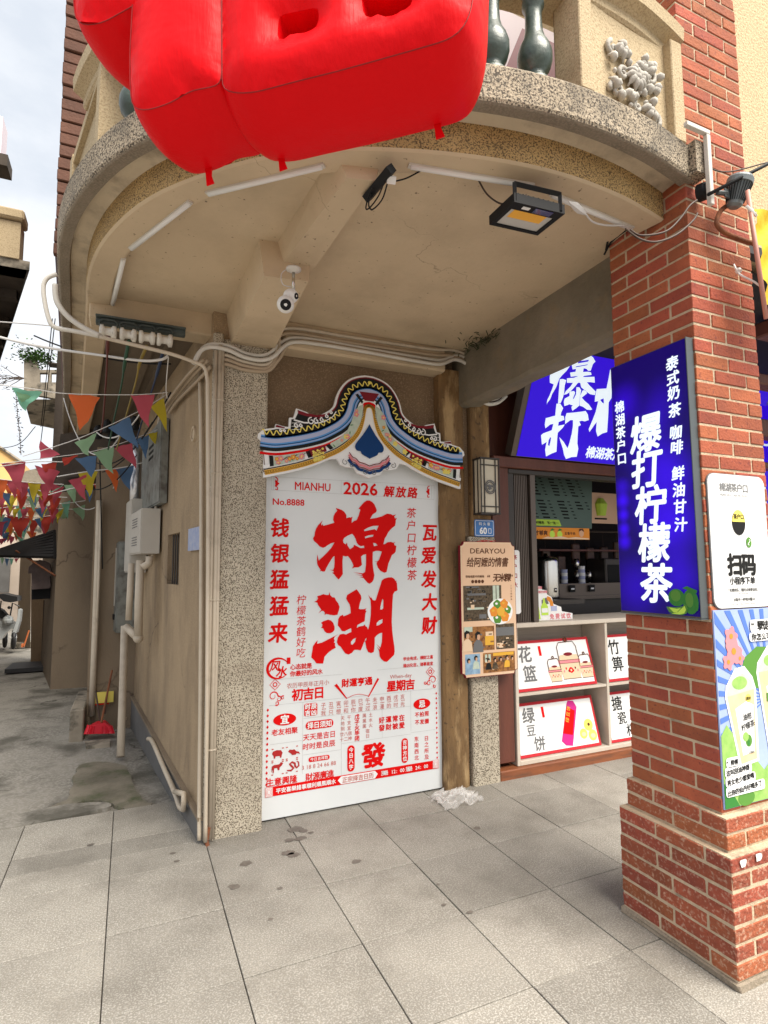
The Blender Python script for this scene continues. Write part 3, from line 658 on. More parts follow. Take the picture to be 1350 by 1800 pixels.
# ================================================================ calendar poster
poster = thing('calendar_poster', 'huge white calendar poster with red 棉湖 characters standing under the painted gable', 'poster', (1.42, 3.61, 0))
pp = front(3.61)
sheet = MB(); sheet.obox(pp, .776, .012, -.02, 2.056, 2.30, 0); sheet.build('board', ['white_board'], poster)
K_MIAN = [[(1.2507,1.9382),(1.2736,1.9333),(1.2966,1.9258),(1.312,1.9152),(1.3275,1.8938),(1.3275,1.8719),(1.3482,1.8788),(1.3559,1.8761),(1.3726,1.883),(1.3663,1.8608),(1.3653,1.8403),(1.3819,1.8539),(1.4028,1.8619),(1.4159,1.8917),(1.4281,1.929),(1.4265,1.9373),(1.4144,1.9383),(1.4318,1.9587),(1.4557,1.9843),(1.477,1.9986),(1.4983,1.9995),(1.5171,1.9903),(1.5332,1.975),(1.5439,1.9529),(1.5519,1.9333),(1.5464,1.9206),(1.5194,1.9023),(1.5087,1.8846),(1.5011,1.872),(1.5462,1.8798),(1.5896,1.892),(1.6143,1.9053),(1.6307,1.9124),(1.6583,1.9102),(1.6748,1.9022),(1.6998,1.9096),(1.6842,1.8959),(1.6913,1.88),(1.7052,1.8844),(1.6967,1.87),(1.6949,1.8473),(1.6909,1.8296),(1.6658,1.8114),(1.6381,1.7833),(1.6243,1.7581),(1.6106,1.7379),(1.5995,1.6981),(1.6131,1.7007),(1.6322,1.7133),(1.6569,1.7161),(1.6761,1.7099),(1.6916,1.7166),(1.6805,1.7039),(1.687,1.6915),(1.6997,1.6891),(1.6968,1.6741),(1.6933,1.6491),(1.6838,1.6365),(1.6645,1.624),(1.6534,1.5992),(1.6367,1.5645),(1.6283,1.525),(1.6228,1.5064),(1.6038,1.5031),(1.5769,1.5156),(1.5582,1.5378),(1.5476,1.5648),(1.553,1.5746),(1.5316,1.5795),(1.553,1.5795),(1.5665,1.5918),(1.5774,1.6188),(1.5883,1.6485),(1.5695,1.6523),(1.5453,1.6532),(1.5212,1.6457),(1.5195,1.6138),(1.5193,1.5649),(1.5234,1.5258),(1.5313,1.4867),(1.5258,1.4576),(1.5151,1.4407),(1.4966,1.4289),(1.4808,1.4364),(1.4598,1.4585),(1.452,1.4683),(1.4207,1.4759),(1.4468,1.4766),(1.4442,1.4829),(1.3896,1.4931),(1.44,1.4878),(1.4416,1.4935),(1.3767,1.5077),(1.4468,1.4998),(1.4626,1.5093),(1.4695,1.5553),(1.4707,1.5942),(1.4707,1.6293),(1.4497,1.6258),(1.4339,1.6136),(1.4365,1.5845),(1.4401,1.5579),(1.4286,1.5482),(1.413,1.5401),(1.387,1.5403),(1.3674,1.5327),(1.3793,1.5509),(1.3689,1.575),(1.3561,1.5967),(1.3381,1.6173),(1.3253,1.6135),(1.3033,1.6182),(1.2998,1.5799),(1.3009,1.5417),(1.3025,1.4965),(1.2899,1.48),(1.2732,1.4603),(1.2571,1.4756),(1.242,1.4947),(1.2269,1.5067),(1.2394,1.5089),(1.2354,1.5184),(1.2069,1.5272),(1.2344,1.5241),(1.2418,1.5421),(1.2442,1.5705),(1.2431,1.6181),(1.2316,1.6085),(1.2092,1.5754),(1.1894,1.5424),(1.1772,1.5152),(1.1624,1.5144),(1.15,1.5201),(1.1427,1.5122),(1.1476,1.5262),(1.1352,1.5427),(1.1243,1.5638),(1.1226,1.5943),(1.1249,1.6272),(1.1309,1.6037),(1.134,1.5873),(1.1594,1.6084),(1.194,1.6416),(1.2188,1.6679),(1.2438,1.7077),(1.2187,1.7012),(1.1938,1.6867),(1.1789,1.6757),(1.1641,1.6708),(1.1418,1.6782),(1.1294,1.6908),(1.1146,1.7048),(1.0998,1.7164),(1.0948,1.7328),(1.1045,1.7494),(1.1068,1.7731),(1.114,1.7945),(1.1287,1.8186),(1.1606,1.8527),(1.1494,1.8286),(1.1534,1.8177),(1.1598,1.8288),(1.1643,1.8161),(1.2032,1.8266),(1.2424,1.8391),(1.2332,1.8571),(1.2357,1.8813),(1.2457,1.9033),(1.2624,1.9208)],
 [(1.3689,1.7674),(1.3354,1.7533),(1.3123,1.7384),(1.3031,1.7214),(1.3072,1.7056),(1.3226,1.6942),(1.3318,1.7073),(1.3354,1.6881),(1.3535,1.6627),(1.3793,1.6788),(1.3819,1.6934),(1.4027,1.6839),(1.4288,1.671),(1.4577,1.6712),(1.4561,1.6878),(1.4314,1.6841),(1.4131,1.6937),(1.4017,1.7081),(1.3933,1.7348),(1.3819,1.754)],
 [(1.4542,1.7945),(1.4871,1.8124),(1.5245,1.8246),(1.5649,1.8266),(1.5486,1.7915),(1.5352,1.8021),(1.503,1.7955),(1.4605,1.7858)],
 [(1.4615,1.748),(1.487,1.7582),(1.527,1.7639),(1.5216,1.7504),(1.4922,1.7451),(1.4647,1.7368)],
 [(1.5214,1.7081),(1.5428,1.7049),(1.5562,1.6902),(1.5293,1.6836),(1.5267,1.6948)]]
K_HU = [[(1.1681,1.3674),(1.1878,1.3608),(1.2051,1.3618),(1.211,1.3813),(1.214,1.3602),(1.23,1.3457),(1.246,1.3429),(1.255,1.3239),(1.2701,1.3046),(1.2802,1.2808),(1.2752,1.2575),(1.2653,1.2298),(1.2428,1.2269),(1.2155,1.2308),(1.1883,1.2384),(1.1771,1.2309),(1.1785,1.2471),(1.1686,1.2577),(1.1564,1.2595),(1.1321,1.2419),(1.1539,1.2656),(1.144,1.2808),(1.1308,1.2988),(1.1268,1.3137),(1.1049,1.3181),(1.1218,1.3254),(1.1305,1.3391),(1.1256,1.3554),(1.146,1.3596)],
 [(1.2008,1.2007),(1.2206,1.1943),(1.2355,1.1797),(1.2456,1.1537),(1.2456,1.1328),(1.2333,1.1185),(1.216,1.112),(1.1914,1.1147),(1.1766,1.127),(1.1677,1.1458),(1.1521,1.1503),(1.1608,1.1577),(1.1617,1.1715),(1.1519,1.1825),(1.1689,1.1919)],
 [(1.1307,1.072),(1.126,1.0494),(1.1575,1.0545),(1.2014,1.0726),(1.2358,1.0869),(1.2716,1.1026),(1.2482,1.0885),(1.2408,1.075),(1.2483,1.0607),(1.2399,1.052),(1.2499,1.0467),(1.2484,1.033),(1.2549,1.0164),(1.2312,1.0063),(1.2017,0.9875),(1.1774,0.9639),(1.1726,0.9391),(1.1679,0.9212),(1.1436,0.923),(1.1219,0.9255),(1.1098,0.9436),(1.0881,0.9655),(1.0903,0.9857),(1.0959,1.0126),(1.0986,1.0351),(1.1139,1.057)],
 [(1.4014,1.3937),(1.4154,1.3766),(1.4325,1.3522),(1.4361,1.3306),(1.4257,1.3046),(1.4168,1.2643),(1.4282,1.2592),(1.4542,1.2597),(1.4725,1.2657),(1.4646,1.2531),(1.4724,1.2466),(1.4646,1.2316),(1.4592,1.1793),(1.4281,1.1664),(1.4049,1.1556),(1.4023,1.1368),(1.4177,1.1455),(1.4488,1.1488),(1.4618,1.1577),(1.4654,1.1457),(1.4748,1.1414),(1.4841,1.1219),(1.4915,1.1444),(1.4984,1.1776),(1.5038,1.2205),(1.5056,1.2733),(1.5026,1.3167),(1.4858,1.3567),(1.5016,1.3336),(1.5069,1.3383),(1.5184,1.3186),(1.5306,1.3149),(1.5412,1.318),(1.552,1.3492),(1.5655,1.3877),(1.5791,1.4265),(1.5873,1.4508),(1.6062,1.4628),(1.6361,1.4697),(1.6634,1.4704),(1.6825,1.4593),(1.6906,1.4443),(1.6989,1.4491),(1.696,1.4343),(1.7015,1.4342),(1.7055,1.3798),(1.6818,1.3705),(1.6707,1.3511),(1.6665,1.2972),(1.6628,1.2338),(1.6601,1.1657),(1.6635,1.1024),(1.6712,1.0438),(1.679,0.995),(1.6804,0.9659),(1.6758,0.9421),(1.6514,0.9221),(1.6217,0.8988),(1.6004,0.9041),(1.5792,0.9223),(1.5687,0.9397),(1.5636,0.9782),(1.5478,1.0054),(1.5663,0.9852),(1.5716,0.992),(1.5426,1.0248),(1.5743,0.9966),(1.5851,1.0343),(1.5881,1.0965),(1.5694,1.0937),(1.5482,1.0818),(1.5322,1.066),(1.5321,1.0278),(1.5293,0.9899),(1.524,0.9712),(1.5056,0.9653),(1.4848,0.9738),(1.4718,0.9982),(1.4615,1.0485),(1.4537,1.0395),(1.4433,1.0142),(1.4304,0.9876),(1.4073,0.9938),(1.3843,0.9943),(1.369,0.9766),(1.3437,0.9666),(1.321,0.9751),(1.3033,0.9994),(1.2883,1.0213),(1.2708,1.0316),(1.2618,1.053),(1.2682,1.0805),(1.2831,1.1006),(1.3057,1.1041),(1.3259,1.0984),(1.3461,1.1067),(1.3639,1.1128),(1.3624,1.1387),(1.341,1.1304),(1.3157,1.119),(1.2956,1.1233),(1.283,1.1426),(1.268,1.1596),(1.2714,1.2015),(1.2828,1.2197),(1.303,1.2283),(1.308,1.2178),(1.3359,1.227),(1.3588,1.2365),(1.3562,1.2735),(1.3511,1.295),(1.3358,1.3168),(1.3266,1.3336),(1.3332,1.3571)],
 [(1.592,1.3262),(1.5984,1.3139),(1.597,1.2605),(1.5863,1.2521),(1.5729,1.254),(1.5811,1.295)],
 [(1.5913,1.188),(1.5901,1.163),(1.5644,1.1482),(1.5458,1.1457),(1.5475,1.1634),(1.5645,1.1795)],
 [(1.3971,1.0734),(1.3894,1.0456),(1.3715,1.0279),(1.3603,1.0332),(1.3603,1.0482),(1.3766,1.0651)],
 [(1.4736,1.0692),(1.4704,1.0528),(1.459,1.0487),(1.4631,1.0603)]]
for K in (K_MIAN, K_HU):
    o = one('brush_character', ['print_red'], lambda m: m.flat(pp, K, .003), poster)
for s, u, v in (('钱', .875, 1.797), ('银', .876, 1.634), ('猛', .877, 1.468), ('猛', .877, 1.301), ('来', .872, 1.133), ('瓦', 1.965, 1.788), ('爱', 1.957, 1.624), ('发', 1.957, 1.455), ('大', 1.959, 1.293), ('财', 1.955, 1.129)):
    one('character', ['print_red'], lambda m: txt(m, pp, s, u, v, .122, bold=.030, shear=.10, sx=.98), poster)
one('character', ['print_red'], lambda m: txt(m, pp, '發', 1.522, .300, .155, bold=.036, sx=1.08), poster)
def red(m):
    T = lambda s, u, v, sz, **k: txt(m, pp, s, u, v, sz, **k)
    T('茶户口柠檬茶', 1.820, 1.924, .074, vert=True, pitch=.088, bold=.006, shear=.12)
    T('柠檬茶鹤好吃', 1.020, 1.335, .062, vert=True, pitch=.0672, bold=.004, shear=.12)
    T('MIANHU', 1.092, 2.076, .054, bold=.012, width=.243); T('2026', 1.432, 2.079, .084, bold=.022, width=.247); T('解放路', 1.740, 2.070, .078, pitch=.092, bold=.030, shear=.15)
    T('No.8888', .930, 1.966, .042, bold=.018, width=.207)
    T('心态就是', 1.022, .914, .036, bold=.022); T('你最好的风水', 1.058, .872, .036, bold=.022)
    T('学业有成，横财之喜', 1.863, .909, .0262, bold=.02); T('逢凶化吉，诸事皆宜', 1.862, .864, .0262, bold=.02)
    T('初吉日', 1.071, .740, .075, bold=.030, pitch=.071); T('星期吉', 1.727, .735, .072, bold=.034, pitch=.071)
    T('財運亨通', 1.405, .784, .054, bold=.034, sx=1.0, pitch=.055)
    T('老友相聚', .920, .524, .040, bold=.016, pitch=.042); T('不拍照', 1.886, .525, .034, bold=.02, pitch=.038); T('不发圈', 1.886, .474, .034, bold=.02, pitch=.038)
    T('天天是吉日', 1.147, .470, .042, bold=.010, pitch=.044); T('时时是良辰', 1.144, .413, .042, bold=.010, pitch=.044)
    T('好運常在', 1.657, .518, .042, bold=.028, pitch=.050); T('發財被愛', 1.657, .468, .042, bold=.028, pitch=.050)
    T('戊子火毕闭', 1.404, .560, .034, bold=.032, vert=True, pitch=.0345)
    T('生意興隆', .905, .229, .048, bold=.02, pitch=.049); T('財源廣進', 1.150, .226, .048, bold=.02, pitch=.047)
    T('东南西北', 1.842, .364, .034, bold=.008, vert=True, pitch=.0415); T('日之所及', 1.920, .359, .034, bold=.008, vert=True, pitch=.0415)
    # ovals, pills, bars
    m.flat(pp, [ell(.919, .596, .073, .036, 32)], .0025); m.flat(pp, [ell(1.887, .594, .066, .036, 32)], .0025)
    m.flat(pp, [rrect(1.054, .515, 1.240, .566, .0255)], .0025); m.flat(pp, [rrect(1.044, .600, 1.131, .678, .012)], .0025); m.flat(pp, [rrect(1.075, .315, 1.215, .345, .015)], .0025)
    m.flat(pp, [rrect(1.336, .218, 1.387, .383, .025)], .0025); m.flat(pp, [rrect(1.727, .217, 1.776, .380, .0245)], .0025)
    m.flat(pp, [rect(.801, .146, 2.012, .203)], .0025)
    # fan
    m.flat(pp, [[(1.245, .775), (1.262, .785), (1.335, .685), (1.331, .680)], [(1.565, .79), (1.552, .798), (1.482, .682), (1.488, .678)]], .0025)
    stroke(m, pp, [(1.331+.156*t, .684-.0+.02*math.sin(PI*t)) for t in [i/12 for i in range(13)]], .003, .0025)
    # seal: ring with the two characters of wind and water
    stroke(m, pp, [(.874+.068*math.cos(a), .912+.062*math.sin(a)) for a in [.6+i*.24 for i in range(21)]], [.005+.012*abs(math.sin(i*.16)) for i in range(21)], .0025)
    T('风', .857, .928, .068, bold=.025, shear=.2); T('水', .898, .890, .068, bold=.03, shear=.2); m.flat(pp, [rect(.928, .935, .952, .975)], .0025)
    for u, v, s in ((.855, .815, 1), (1.956, .808, 1)):
        for q in range(4):
            a = q*PI/2; stroke(m, pp, [(u+.034*math.cos(a+t)*(1 if abs(t) < .1 else .72), v+.034*math.sin(a+t)*(1 if abs(t) < .1 else .72)) for t in (-.78, -.4, 0, .4, .78)], .0035, .0025)
        stroke(m, pp, ell(u, v, .012, .012, 14)+[(u+.012, v)], .006, .0025)
    for cx, cz, r, s, a0 in ((.845, .745, .030, 1, 0), (.880, .725, .018, -1, 2), (.905, .730, .012, 1, 1), (1.975, .750, .030, -1, 3), (1.945, .730, .018, 1, 1), (1.915, .735, .012, -1, 0), (.868, .700, .014, 1, 4), (1.99, .705, .012, 1, 2)):
        stroke(m, pp, [(cx+r*(1-.7*t)*math.cos(a0+s*t*7), cz+r*(1-.7*t)*math.sin(a0+s*t*7)) for t in [i/18 for i in range(19)]], [.008*(1-t/22) for t in range(19)], .0025)
    for k in range(14):
        m.flat(pp, [ell(.812-.0002*k, .664-k*.0341, .008, .010, 4)], .0025); m.flat(pp, [ell(2.002, .655-k*.0336, .007, .009, 4)], .0025)
    # corner key ornaments and corner scrolls of the title bar
    for u0, v0 in ((.801, .144), (1.965, .148)):
        for s in (0, .007, .014): stroke(m, pp, [(u0+.003+s, v0+.003+s), (u0+.046-s, v0+.003+s), (u0+.046-s, v0+.056-s), (u0+.003+s, v0+.056-s), (u0+.003+s, v0+.003+s)], .0022, .0045, 1 if False else 0)
    for sgn, u0 in ((1, .832), (-1, 1.975)):
        for dz in (.028, 0, -.028): stroke(m, pp, [(u0+sgn*(.006+.018*math.sin(t*3)), 2.083+dz+.013*math.cos(t*4)) for t in [i/9 for i in range(10)]], .006, .0025)
        m.flat(pp, [[(u0+sgn*.008, 2.11), (u0+sgn*.036, 2.083), (u0+sgn*.008, 2.058)]], .0022)
one('red_print', ['print_red'], red, poster, kind='stuff')
def animals(m):
    # little zodiac silhouettes: pig, rat, ox, dragon
    u, v = .876, .393; m.flat(pp, [[(u-.035, v+.004), (u-.028, v+.018), (u-.005, v+.024), (u+.022, v+.020), (u+.032, v+.004), (u+.027, v-.010), (u+.024, v-.024), (u+.016, v-.024), (u+.013, v-.013), (u-.012, v-.013), (u-.015, v-.025), (u-.023, v-.025), (u-.024, v-.010)]], .0025)
    u, v = .972, .386; m.flat(pp, [[(u-.030, v+.012), (u-.020, v+.024), (u-.004, v+.020), (u+.010, v+.022), (u+.024, v+.008), (u+.040, v+.004), (u+.048, v-.012), (u+.040, v-.008), (u+.026, v-.004), (u+.020, v-.012), (u-.004, v-.012), (u-.010, v-.002)]], .0025)
    u, v = .873, .308; m.flat(pp, [[(u-.034, v-.022), (u-.032, v+.014), (u-.018, v+.022), (u+.014, v+.022), (u+.024, v+.034), (u+.040, v+.026), (u+.030, v+.012), (u+.018, v+.004), (u+.016, v-.012), (u+.006, v-.012), (u+.002, v+.002), (u-.016, v+.002), (u-.020, v-.026), (u-.026, v-.026), (u-.026, v-.004)]], .0025)
    u, v = .972, .304; stroke(m, pp, [(u-.036, v-.018), (u-.010, v-.022), (u+.006, v-.010), (u-.008, v+.006), (u-.018, v+.018), (u-.004, v+.028), (u+.014, v+.018), (u+.016, v+.002), (u+.026, v-.010), (u+.040, v), (u+.038, v+.022), (u+.026, v+.030)], [.006, .012, .014, .013, .013, .012, .013, .013, .012, .010, .008, .005], .0025)
one('zodiac_print', ['print_darkred'], animals, poster, kind='stuff')
def fine(m):
    T = lambda s, u, v, sz, **k: txt(m, pp, s, u, v, sz, **k)
    T('农历甲辰年正月小', 1.070, .799, .034, bold=0, pitch=.035); T('When-day', 1.727, .797, .026, bold=0, width=.165)
    T('子丑寅卯辰巳午未申酉戌亥', 1.455, .657, .034, bold=.0, pitch=.0515); T('我只想和你度过浪漫的时光', 1.455, .607, .034, bold=.0, pitch=.0515)
    T('天干', 1.326, .562, .028, pitch=.045, bold=0); T('地支', 1.326, .528, .028, pitch=.045, bold=0); T('阴宜', 1.326, .494, .028, pitch=.045, bold=0); T('廿八宿', 1.326, .460, .028, bold=0); T('十二神', 1.326, .428, .028, bold=0)
    T('属土', 1.479, .562, .028, pitch=.045, bold=0); T('属水', 1.479, .528, .028, pitch=.045, bold=0); T('属火', 1.479, .494, .028, pitch=.045, bold=0); T('宿', 1.479, .460, .028, bold=0); T('日', 1.479, .428, .028, bold=0)
    T('3 18 8 24 66 88', 1.145, .288, .026, bold=.0, width=.225)
    rnd = random.Random(2)
    for k in range(12): 
        for j in range(3): m.flat(pp, [rect(1.162+k*.0515+j*.010, .630, 1.168+k*.0515+j*.010, .636)], .0025)
    for u in (.845, .910, .935, 1.0): 
        for v in (.425, .355, .345, .272): m.flat(pp, [rect(u-.006, v-.003, u+.006, v+.003)], .0025)
one('fine_print', ['print_fine'], fine, poster, kind='stuff')
def rules(m):
    L = lambda a, b, w=.0016: stroke(m, pp, [a, b], w, .002)
    for a, b in (((.815, 2.126), (2.008, 2.130)), ((.815, 2.040), (2.005, 2.028)), ((.815, 2.126), (.815, 2.04)), ((2.008, 2.130), (2.005, 2.028)), ((.83, 2.126), (.83, 2.04)), ((1.985, 2.13), (1.985, 2.03)), ((1.29, 2.125), (1.29, 2.035)), ((.82, .845), (1.30, .842)), ((1.55, .85), (1.99, .852)), ((.82, .690), (1.99, .690)),
                 ((1.035, .69), (1.035, .25)), ((1.295, .59), (1.295, .20)), ((1.585, .59), (1.585, .40)), ((1.80, .69), (1.80, .42)), ((1.04, .588), (1.80, .588)), ((1.30, .402), (1.80, .402)), ((.83, .455), (1.03, .455)), ((1.04, .365), (1.29, .365)), ((1.80, .41), (1.99, .41))): L(a, b)
one('ruled_lines', ['print_line'], rules, poster, kind='stuff')
def white(m):
    T = lambda s, u, v, sz, **k: txt(m, pp, s, u, v, sz, w=.0045, **k)
    T('宜', .919, .597, .056, bold=.03); T('忌', 1.887, .595, .050, bold=.03); T('择日须知', 1.147, .541, .040, bold=.024, pitch=.041); T('时辰', 1.087, .659, .036, bold=.03, pitch=.04); T('吉凶', 1.087, .620, .036, bold=.03, pitch=.04)
    T('今日吉祥数', 1.145, .331, .022, bold=.012, pitch=.024); T('今日八字', 1.361, .355, .031, bold=.024, vert=True, pitch=.036); T('吉神方位', 1.751, .354, .031, bold=.024, vert=True, pitch=.036)
    T('平安喜樂諸事順利順風順水', 1.062, .174, .031, bold=.024, pitch=.0325); T('涨潮: 12: 00 落潮: 24: 00', 1.755, .175, .032, bold=.012, pitch=.0165)
    m.flat(pp, [[(1.270, .176), (1.293, .198), (1.530, .198), (1.550, .176), (1.530, .150), (1.293, .150)]], .004)
    for u0, v0 in ((.801, .144), (1.965, .148)): m.flat(pp, [rect(u0+.001, v0+.001, u0+.048, v0+.058)], .0035)
one('white_print', ['print_white'], white, poster, kind='stuff')
one('ribbon_print', ['print_fine'], lambda m: txt(m, pp, '正宗择吉日历', 1.410, .174, .036, bold=.008, w=.006, pitch=.037), poster)

# ================================================================ painted gable board
gab = thing('gable_board', 'painted cut-out of a curved temple gable mounted above the calendar poster', 'decoration', (1.46, 3.5, 2.1))
GZ = (440,640); 
GS = 3.505/3.61
def gp(u, v, w=0): return (u*GS, 3.505-w, 1.55+(v-1.55)*GS)
CX = 1.497
def half(P): return [(p[0]-CX, p[1]) for p in P]
ridge = half([(0.7413,2.3505),(0.8351,2.3476),(0.9438,2.3677),(1.0439,2.3929),(1.1463,2.4276),(1.2275,2.4713),(1.2865,2.5111),(1.3343,2.5619),(1.3609,2.6167),(1.3767,2.6766),(1.4072,2.7269),(1.4442,2.7489),(1.4952,2.761)])
eave = half([(0.774,2.1369),(0.8483,2.1564),(0.9457,2.1821),(1.0341,2.2098),(1.113,2.2406),(1.1933,2.2787),(1.2751,2.3209),(1.3465,2.3733),(1.4009,2.4297),(1.4376,2.4909),(1.4587,2.5629),(1.4687,2.6225),(1.4787,2.6494),(1.4986,2.6587)])
ridge = spline(ridge, 5); eave = spline(eave, 5)
def mir(P): return P + [(-x, y) for x, y in reversed(P)][1:]
def abs_(P): return [(x+CX, y) for x, y in P]
def offs(P, d):
    o = []; n = len(P)
    for i in range(n):
        a, b = P[max(i-1, 0)], P[min(i+1, n-1)]; dx, dy = b[0]-a[0], b[1]-a[1]; l = math.hypot(dx, dy) or 1
        o.append((min(P[i][0]-dy/l*d, 0) if i < n-1 else 0, P[i][1]+dx/l*d))
    return o
def gband(m, P, d0, d1, w, mi=0, a=0, b=None):
    A = abs_(mir(offs(P, d0))); B = abs_(mir(offs(P, d1)))
    if a: A = A[a:-a]; B = B[a:-a]
    m.strip([gp(x, y, w) for x, y in A], [gp(x, y, w) for x, y in B], mi)
redline = offs(ridge, -.062)
topE = offs(ridge, .125)
def outline():
    L = topE[10:]; 
    wing = [(-.775, 2.375), (-.77, 2.40), (-.735, 2.433), (-.665, 2.447), (-.658, 2.474), (-.60, 2.462), (-.572, 2.462), (-.568, 2.525), (-.54, 2.528), (-.522, 2.592), (-.45, 2.575)]
    top = [p for p in topE if p[0] > -.40]
    upper = wing + top
    lower = [(-.735, 2.118)] + [(x, y-.018) for x, y in eave if x < -.28]
    left = [(-.735, 2.29), (-.745, 2.345)]
    pend = [(-.235, 2.275), (-.21, 2.235), (-.165, 2.222), (-.11, 2.222), (-.085, 2.185), (-.04, 2.172), (0, 2.157)]
    H = upper; 
    full = [(x, y) for x, y in H] + [(-x, y) for x, y in reversed(H)][1:]
    low = [(-x, y) for x, y in (left[::-1] + lower + pend)] + [(x, y) for x, y in reversed(left[::-1] + lower + pend)][1:]
    return [(x+CX, y) for x, y in full+low]
OUT = outline()
one('backing', ['print_white'], lambda m: m.prism(gp, [OUT], -.022, 0), gab)
def gdark(m):
    wing = [(-.735, 2.418), (-.655, 2.440), (-.56, 2.450), (-.555, 2.515), (-.53, 2.52), (-.51, 2.565), (-.42, 2.55)]
    top = [p for p in offs(ridge, .112) if p[0] > -.36]
    low = [p for p in reversed(offs(ridge, .03)) if p[0] > -.74]
    P = wing + top; F = P + [(-x, y) for x, y in reversed(P)][1:]; Lw = [(-x, y) for x, y in low[::-1]][0:0]
    lowf = low; full = [(x+CX, y) for x, y in F] + [(CX-x, y) for x, y in reversed(lowf)] + [(x+CX, y) for x, y in lowf][1:]
    m.flat(gp, [full], .002, 0)
    gband(m, ridge, -.055, -.032, .0025, 0)
    gband(m, eave, .030, .036, .003, 0)
    for x0, dx in ((-.700, .006), (-.458, .02), (-.318, .03)):
        for s in (1, -1): m.flat(gp, [[(CX+s*x, y) for x, y in ((x0, yr(x0)-.085), (x0+.026, yr(x0+.026)-.085), (x0+.026+dx, ye(x0+.026+dx)+.045), (x0+dx, ye(x0+dx)+.045))]], .004, 0)
    for s in (1, -1): m.flat(gp, [[(CX+s*.105, 2.735), (CX+s*.085, 2.745), (CX+s*.045, 2.690), (CX+s*.055, 2.675)]], .004, 0)
def yr(x): 
    for a, b in zip(ridge, ridge[1:]):
        if a[0] <= x <= b[0]: return a[1]+(b[1]-a[1])*(x-a[0])/max(1e-6, b[0]-a[0])
    return ridge[0][1] if x < ridge[0][0] else ridge[-1][1]
def ye(x):
    for a, b in zip(eave, eave[1:]):
        if a[0] <= x <= b[0]: return a[1]+(b[1]-a[1])*(x-a[0])/max(1e-6, b[0]-a[0])
    return eave[0][1] if x < eave[0][0] else eave[-1][1]
one('dark_print', ['print_black'], gdark, gab, kind='stuff')
def gwave(m):
    C = mir(offs(ridge, .066)); C = abs_(C); P = []; L = 0
    F = []; 
    for a, b in zip(C, C[1:]):
        l = math.hypot(b[0]-a[0], b[1]-a[1]); k = max(1, int(l/.0035))
        for j in range(k): F.append((a[0]+(b[0]-a[0])*j/k, a[1]+(b[1]-a[1])*j/k, L+l*j/k))
        L += l
    for i in range(1, len(F)-1):
        dx, dy = F[i+1][0]-F[i-1][0], F[i+1][1]-F[i-1][1]; l = math.hypot(dx, dy) or 1; s = .015*math.sin(F[i][2]*2*PI/.044)
        P.append((F[i][0]-dy/l*s, F[i][1]+dx/l*s))
    stroke(m, gp, P, .0075, .0045)
    m.flat(gp, [ell(CX, 2.832, .012, .012, 12)], .006)
one('yellow_wave', ['print_yellow'], gwave, gab, kind='stuff')
def gmaroon(m):
    A = [p for p in offs(ridge, .104) if p[0] > -.38]
    gA = abs_(mir(A)); gB = abs_(mir([p for p in offs(ridge, .112) if p[0] > -.38][-len(A):]))
    n = min(len(gA), len(gB)); m.strip([gp(x, y, .0035) for x, y in gA[:n]], [gp(x, y, .0035) for x, y in gB[:n]])
    for s in (1, -1):
        for P in ([(-.515, 2.582), (-.45, 2.566), (-.38, 2.560), (-.30, 2.580), (-.30, 2.568), (-.38, 2.545), (-.45, 2.545), (-.51, 2.556)], [(-.655, 2.468), (-.60, 2.456), (-.60, 2.450), (-.66, 2.452)]): m.flat(gp, [[(CX+s*x, y) for x, y in P]], .0045)
    for x0 in (-.438,):
        for s in (1, -1): m.flat(gp, [[(CX+s*x, y) for x, y in ((x0, yr(x0)-.08), (x0+.113, yr(x0+.113)-.08), (x0+.128, ye(x0+.128)+.045), (x0+.014, ye(x0+.014)+.045))]], .004)
    m.flat(gp, [[(CX-.075, 2.762), (CX+.075, 2.762), (CX+.035, 2.70), (CX-.035, 2.70)]], .004)
one('maroon_print', ['print_maroon'], gmaroon, gab, kind='stuff')
def gscroll(m):
    for s in (1, -1):
        def curl(cx, cy, r, a0, t, w): stroke(m, gp, [(CX+s*(cx+r*(1-.75*i/16)*math.cos(a0+t*i/16)), cy+r*(1-.75*i/16)*math.sin(a0+t*i/16)) for i in range(17)], w, .0055)
        for cx, cy, r in ((-.42, 2.515, .026), (-.385, 2.520, .020), (-.345, 2.532, .016), (-.52, 2.475, .018), (-.49, 2.478, .013), (-.625, 2.432, .010), (-.60, 2.434, .009), (-.31, 2.56, .014), (-.28, 2.59, .012)): curl(cx, cy, r, 1.5, 7, .008)
        stroke(m, gp, [(CX+s*x, y) for x, y in ((-.54, 2.512), (-.47, 2.500), (-.44, 2.502))], .010, .005); stroke(m, gp, [(CX+s*x, y) for x, y in ((-.40, 2.500), (-.33, 2.520), (-.27, 2.560), (-.245, 2.60))], .006, .005)
        for k in range(3): stroke(m, gp, [(CX+s*(x), y) for x, y in ((-.555, 2.445+.022*k), (-.50, 2.452+.022*k))], .003, .005)
one('cloud_scrolls', ['print_white'], gscroll, gab, kind='stuff')
def gblue(m):
    gband(m, ridge, -.032, .045, .002, 0)
    gband(m, ridge, -.002, .026, .0035, 1); gband(m, ridge, -.017, -.012, .0035, 2); gband(m, ridge, -.026, -.021, .0035, 1); gband(m, ridge, .030, .034, .0035, 2)
one('blue_bands', ['print_skyblue', 'print_lavender', 'print_navy'], gblue, gab, kind='stuff')
one('red_line', ['print_red'], lambda m: gband(m, ridge, -.082, -.066, .0035), gab)
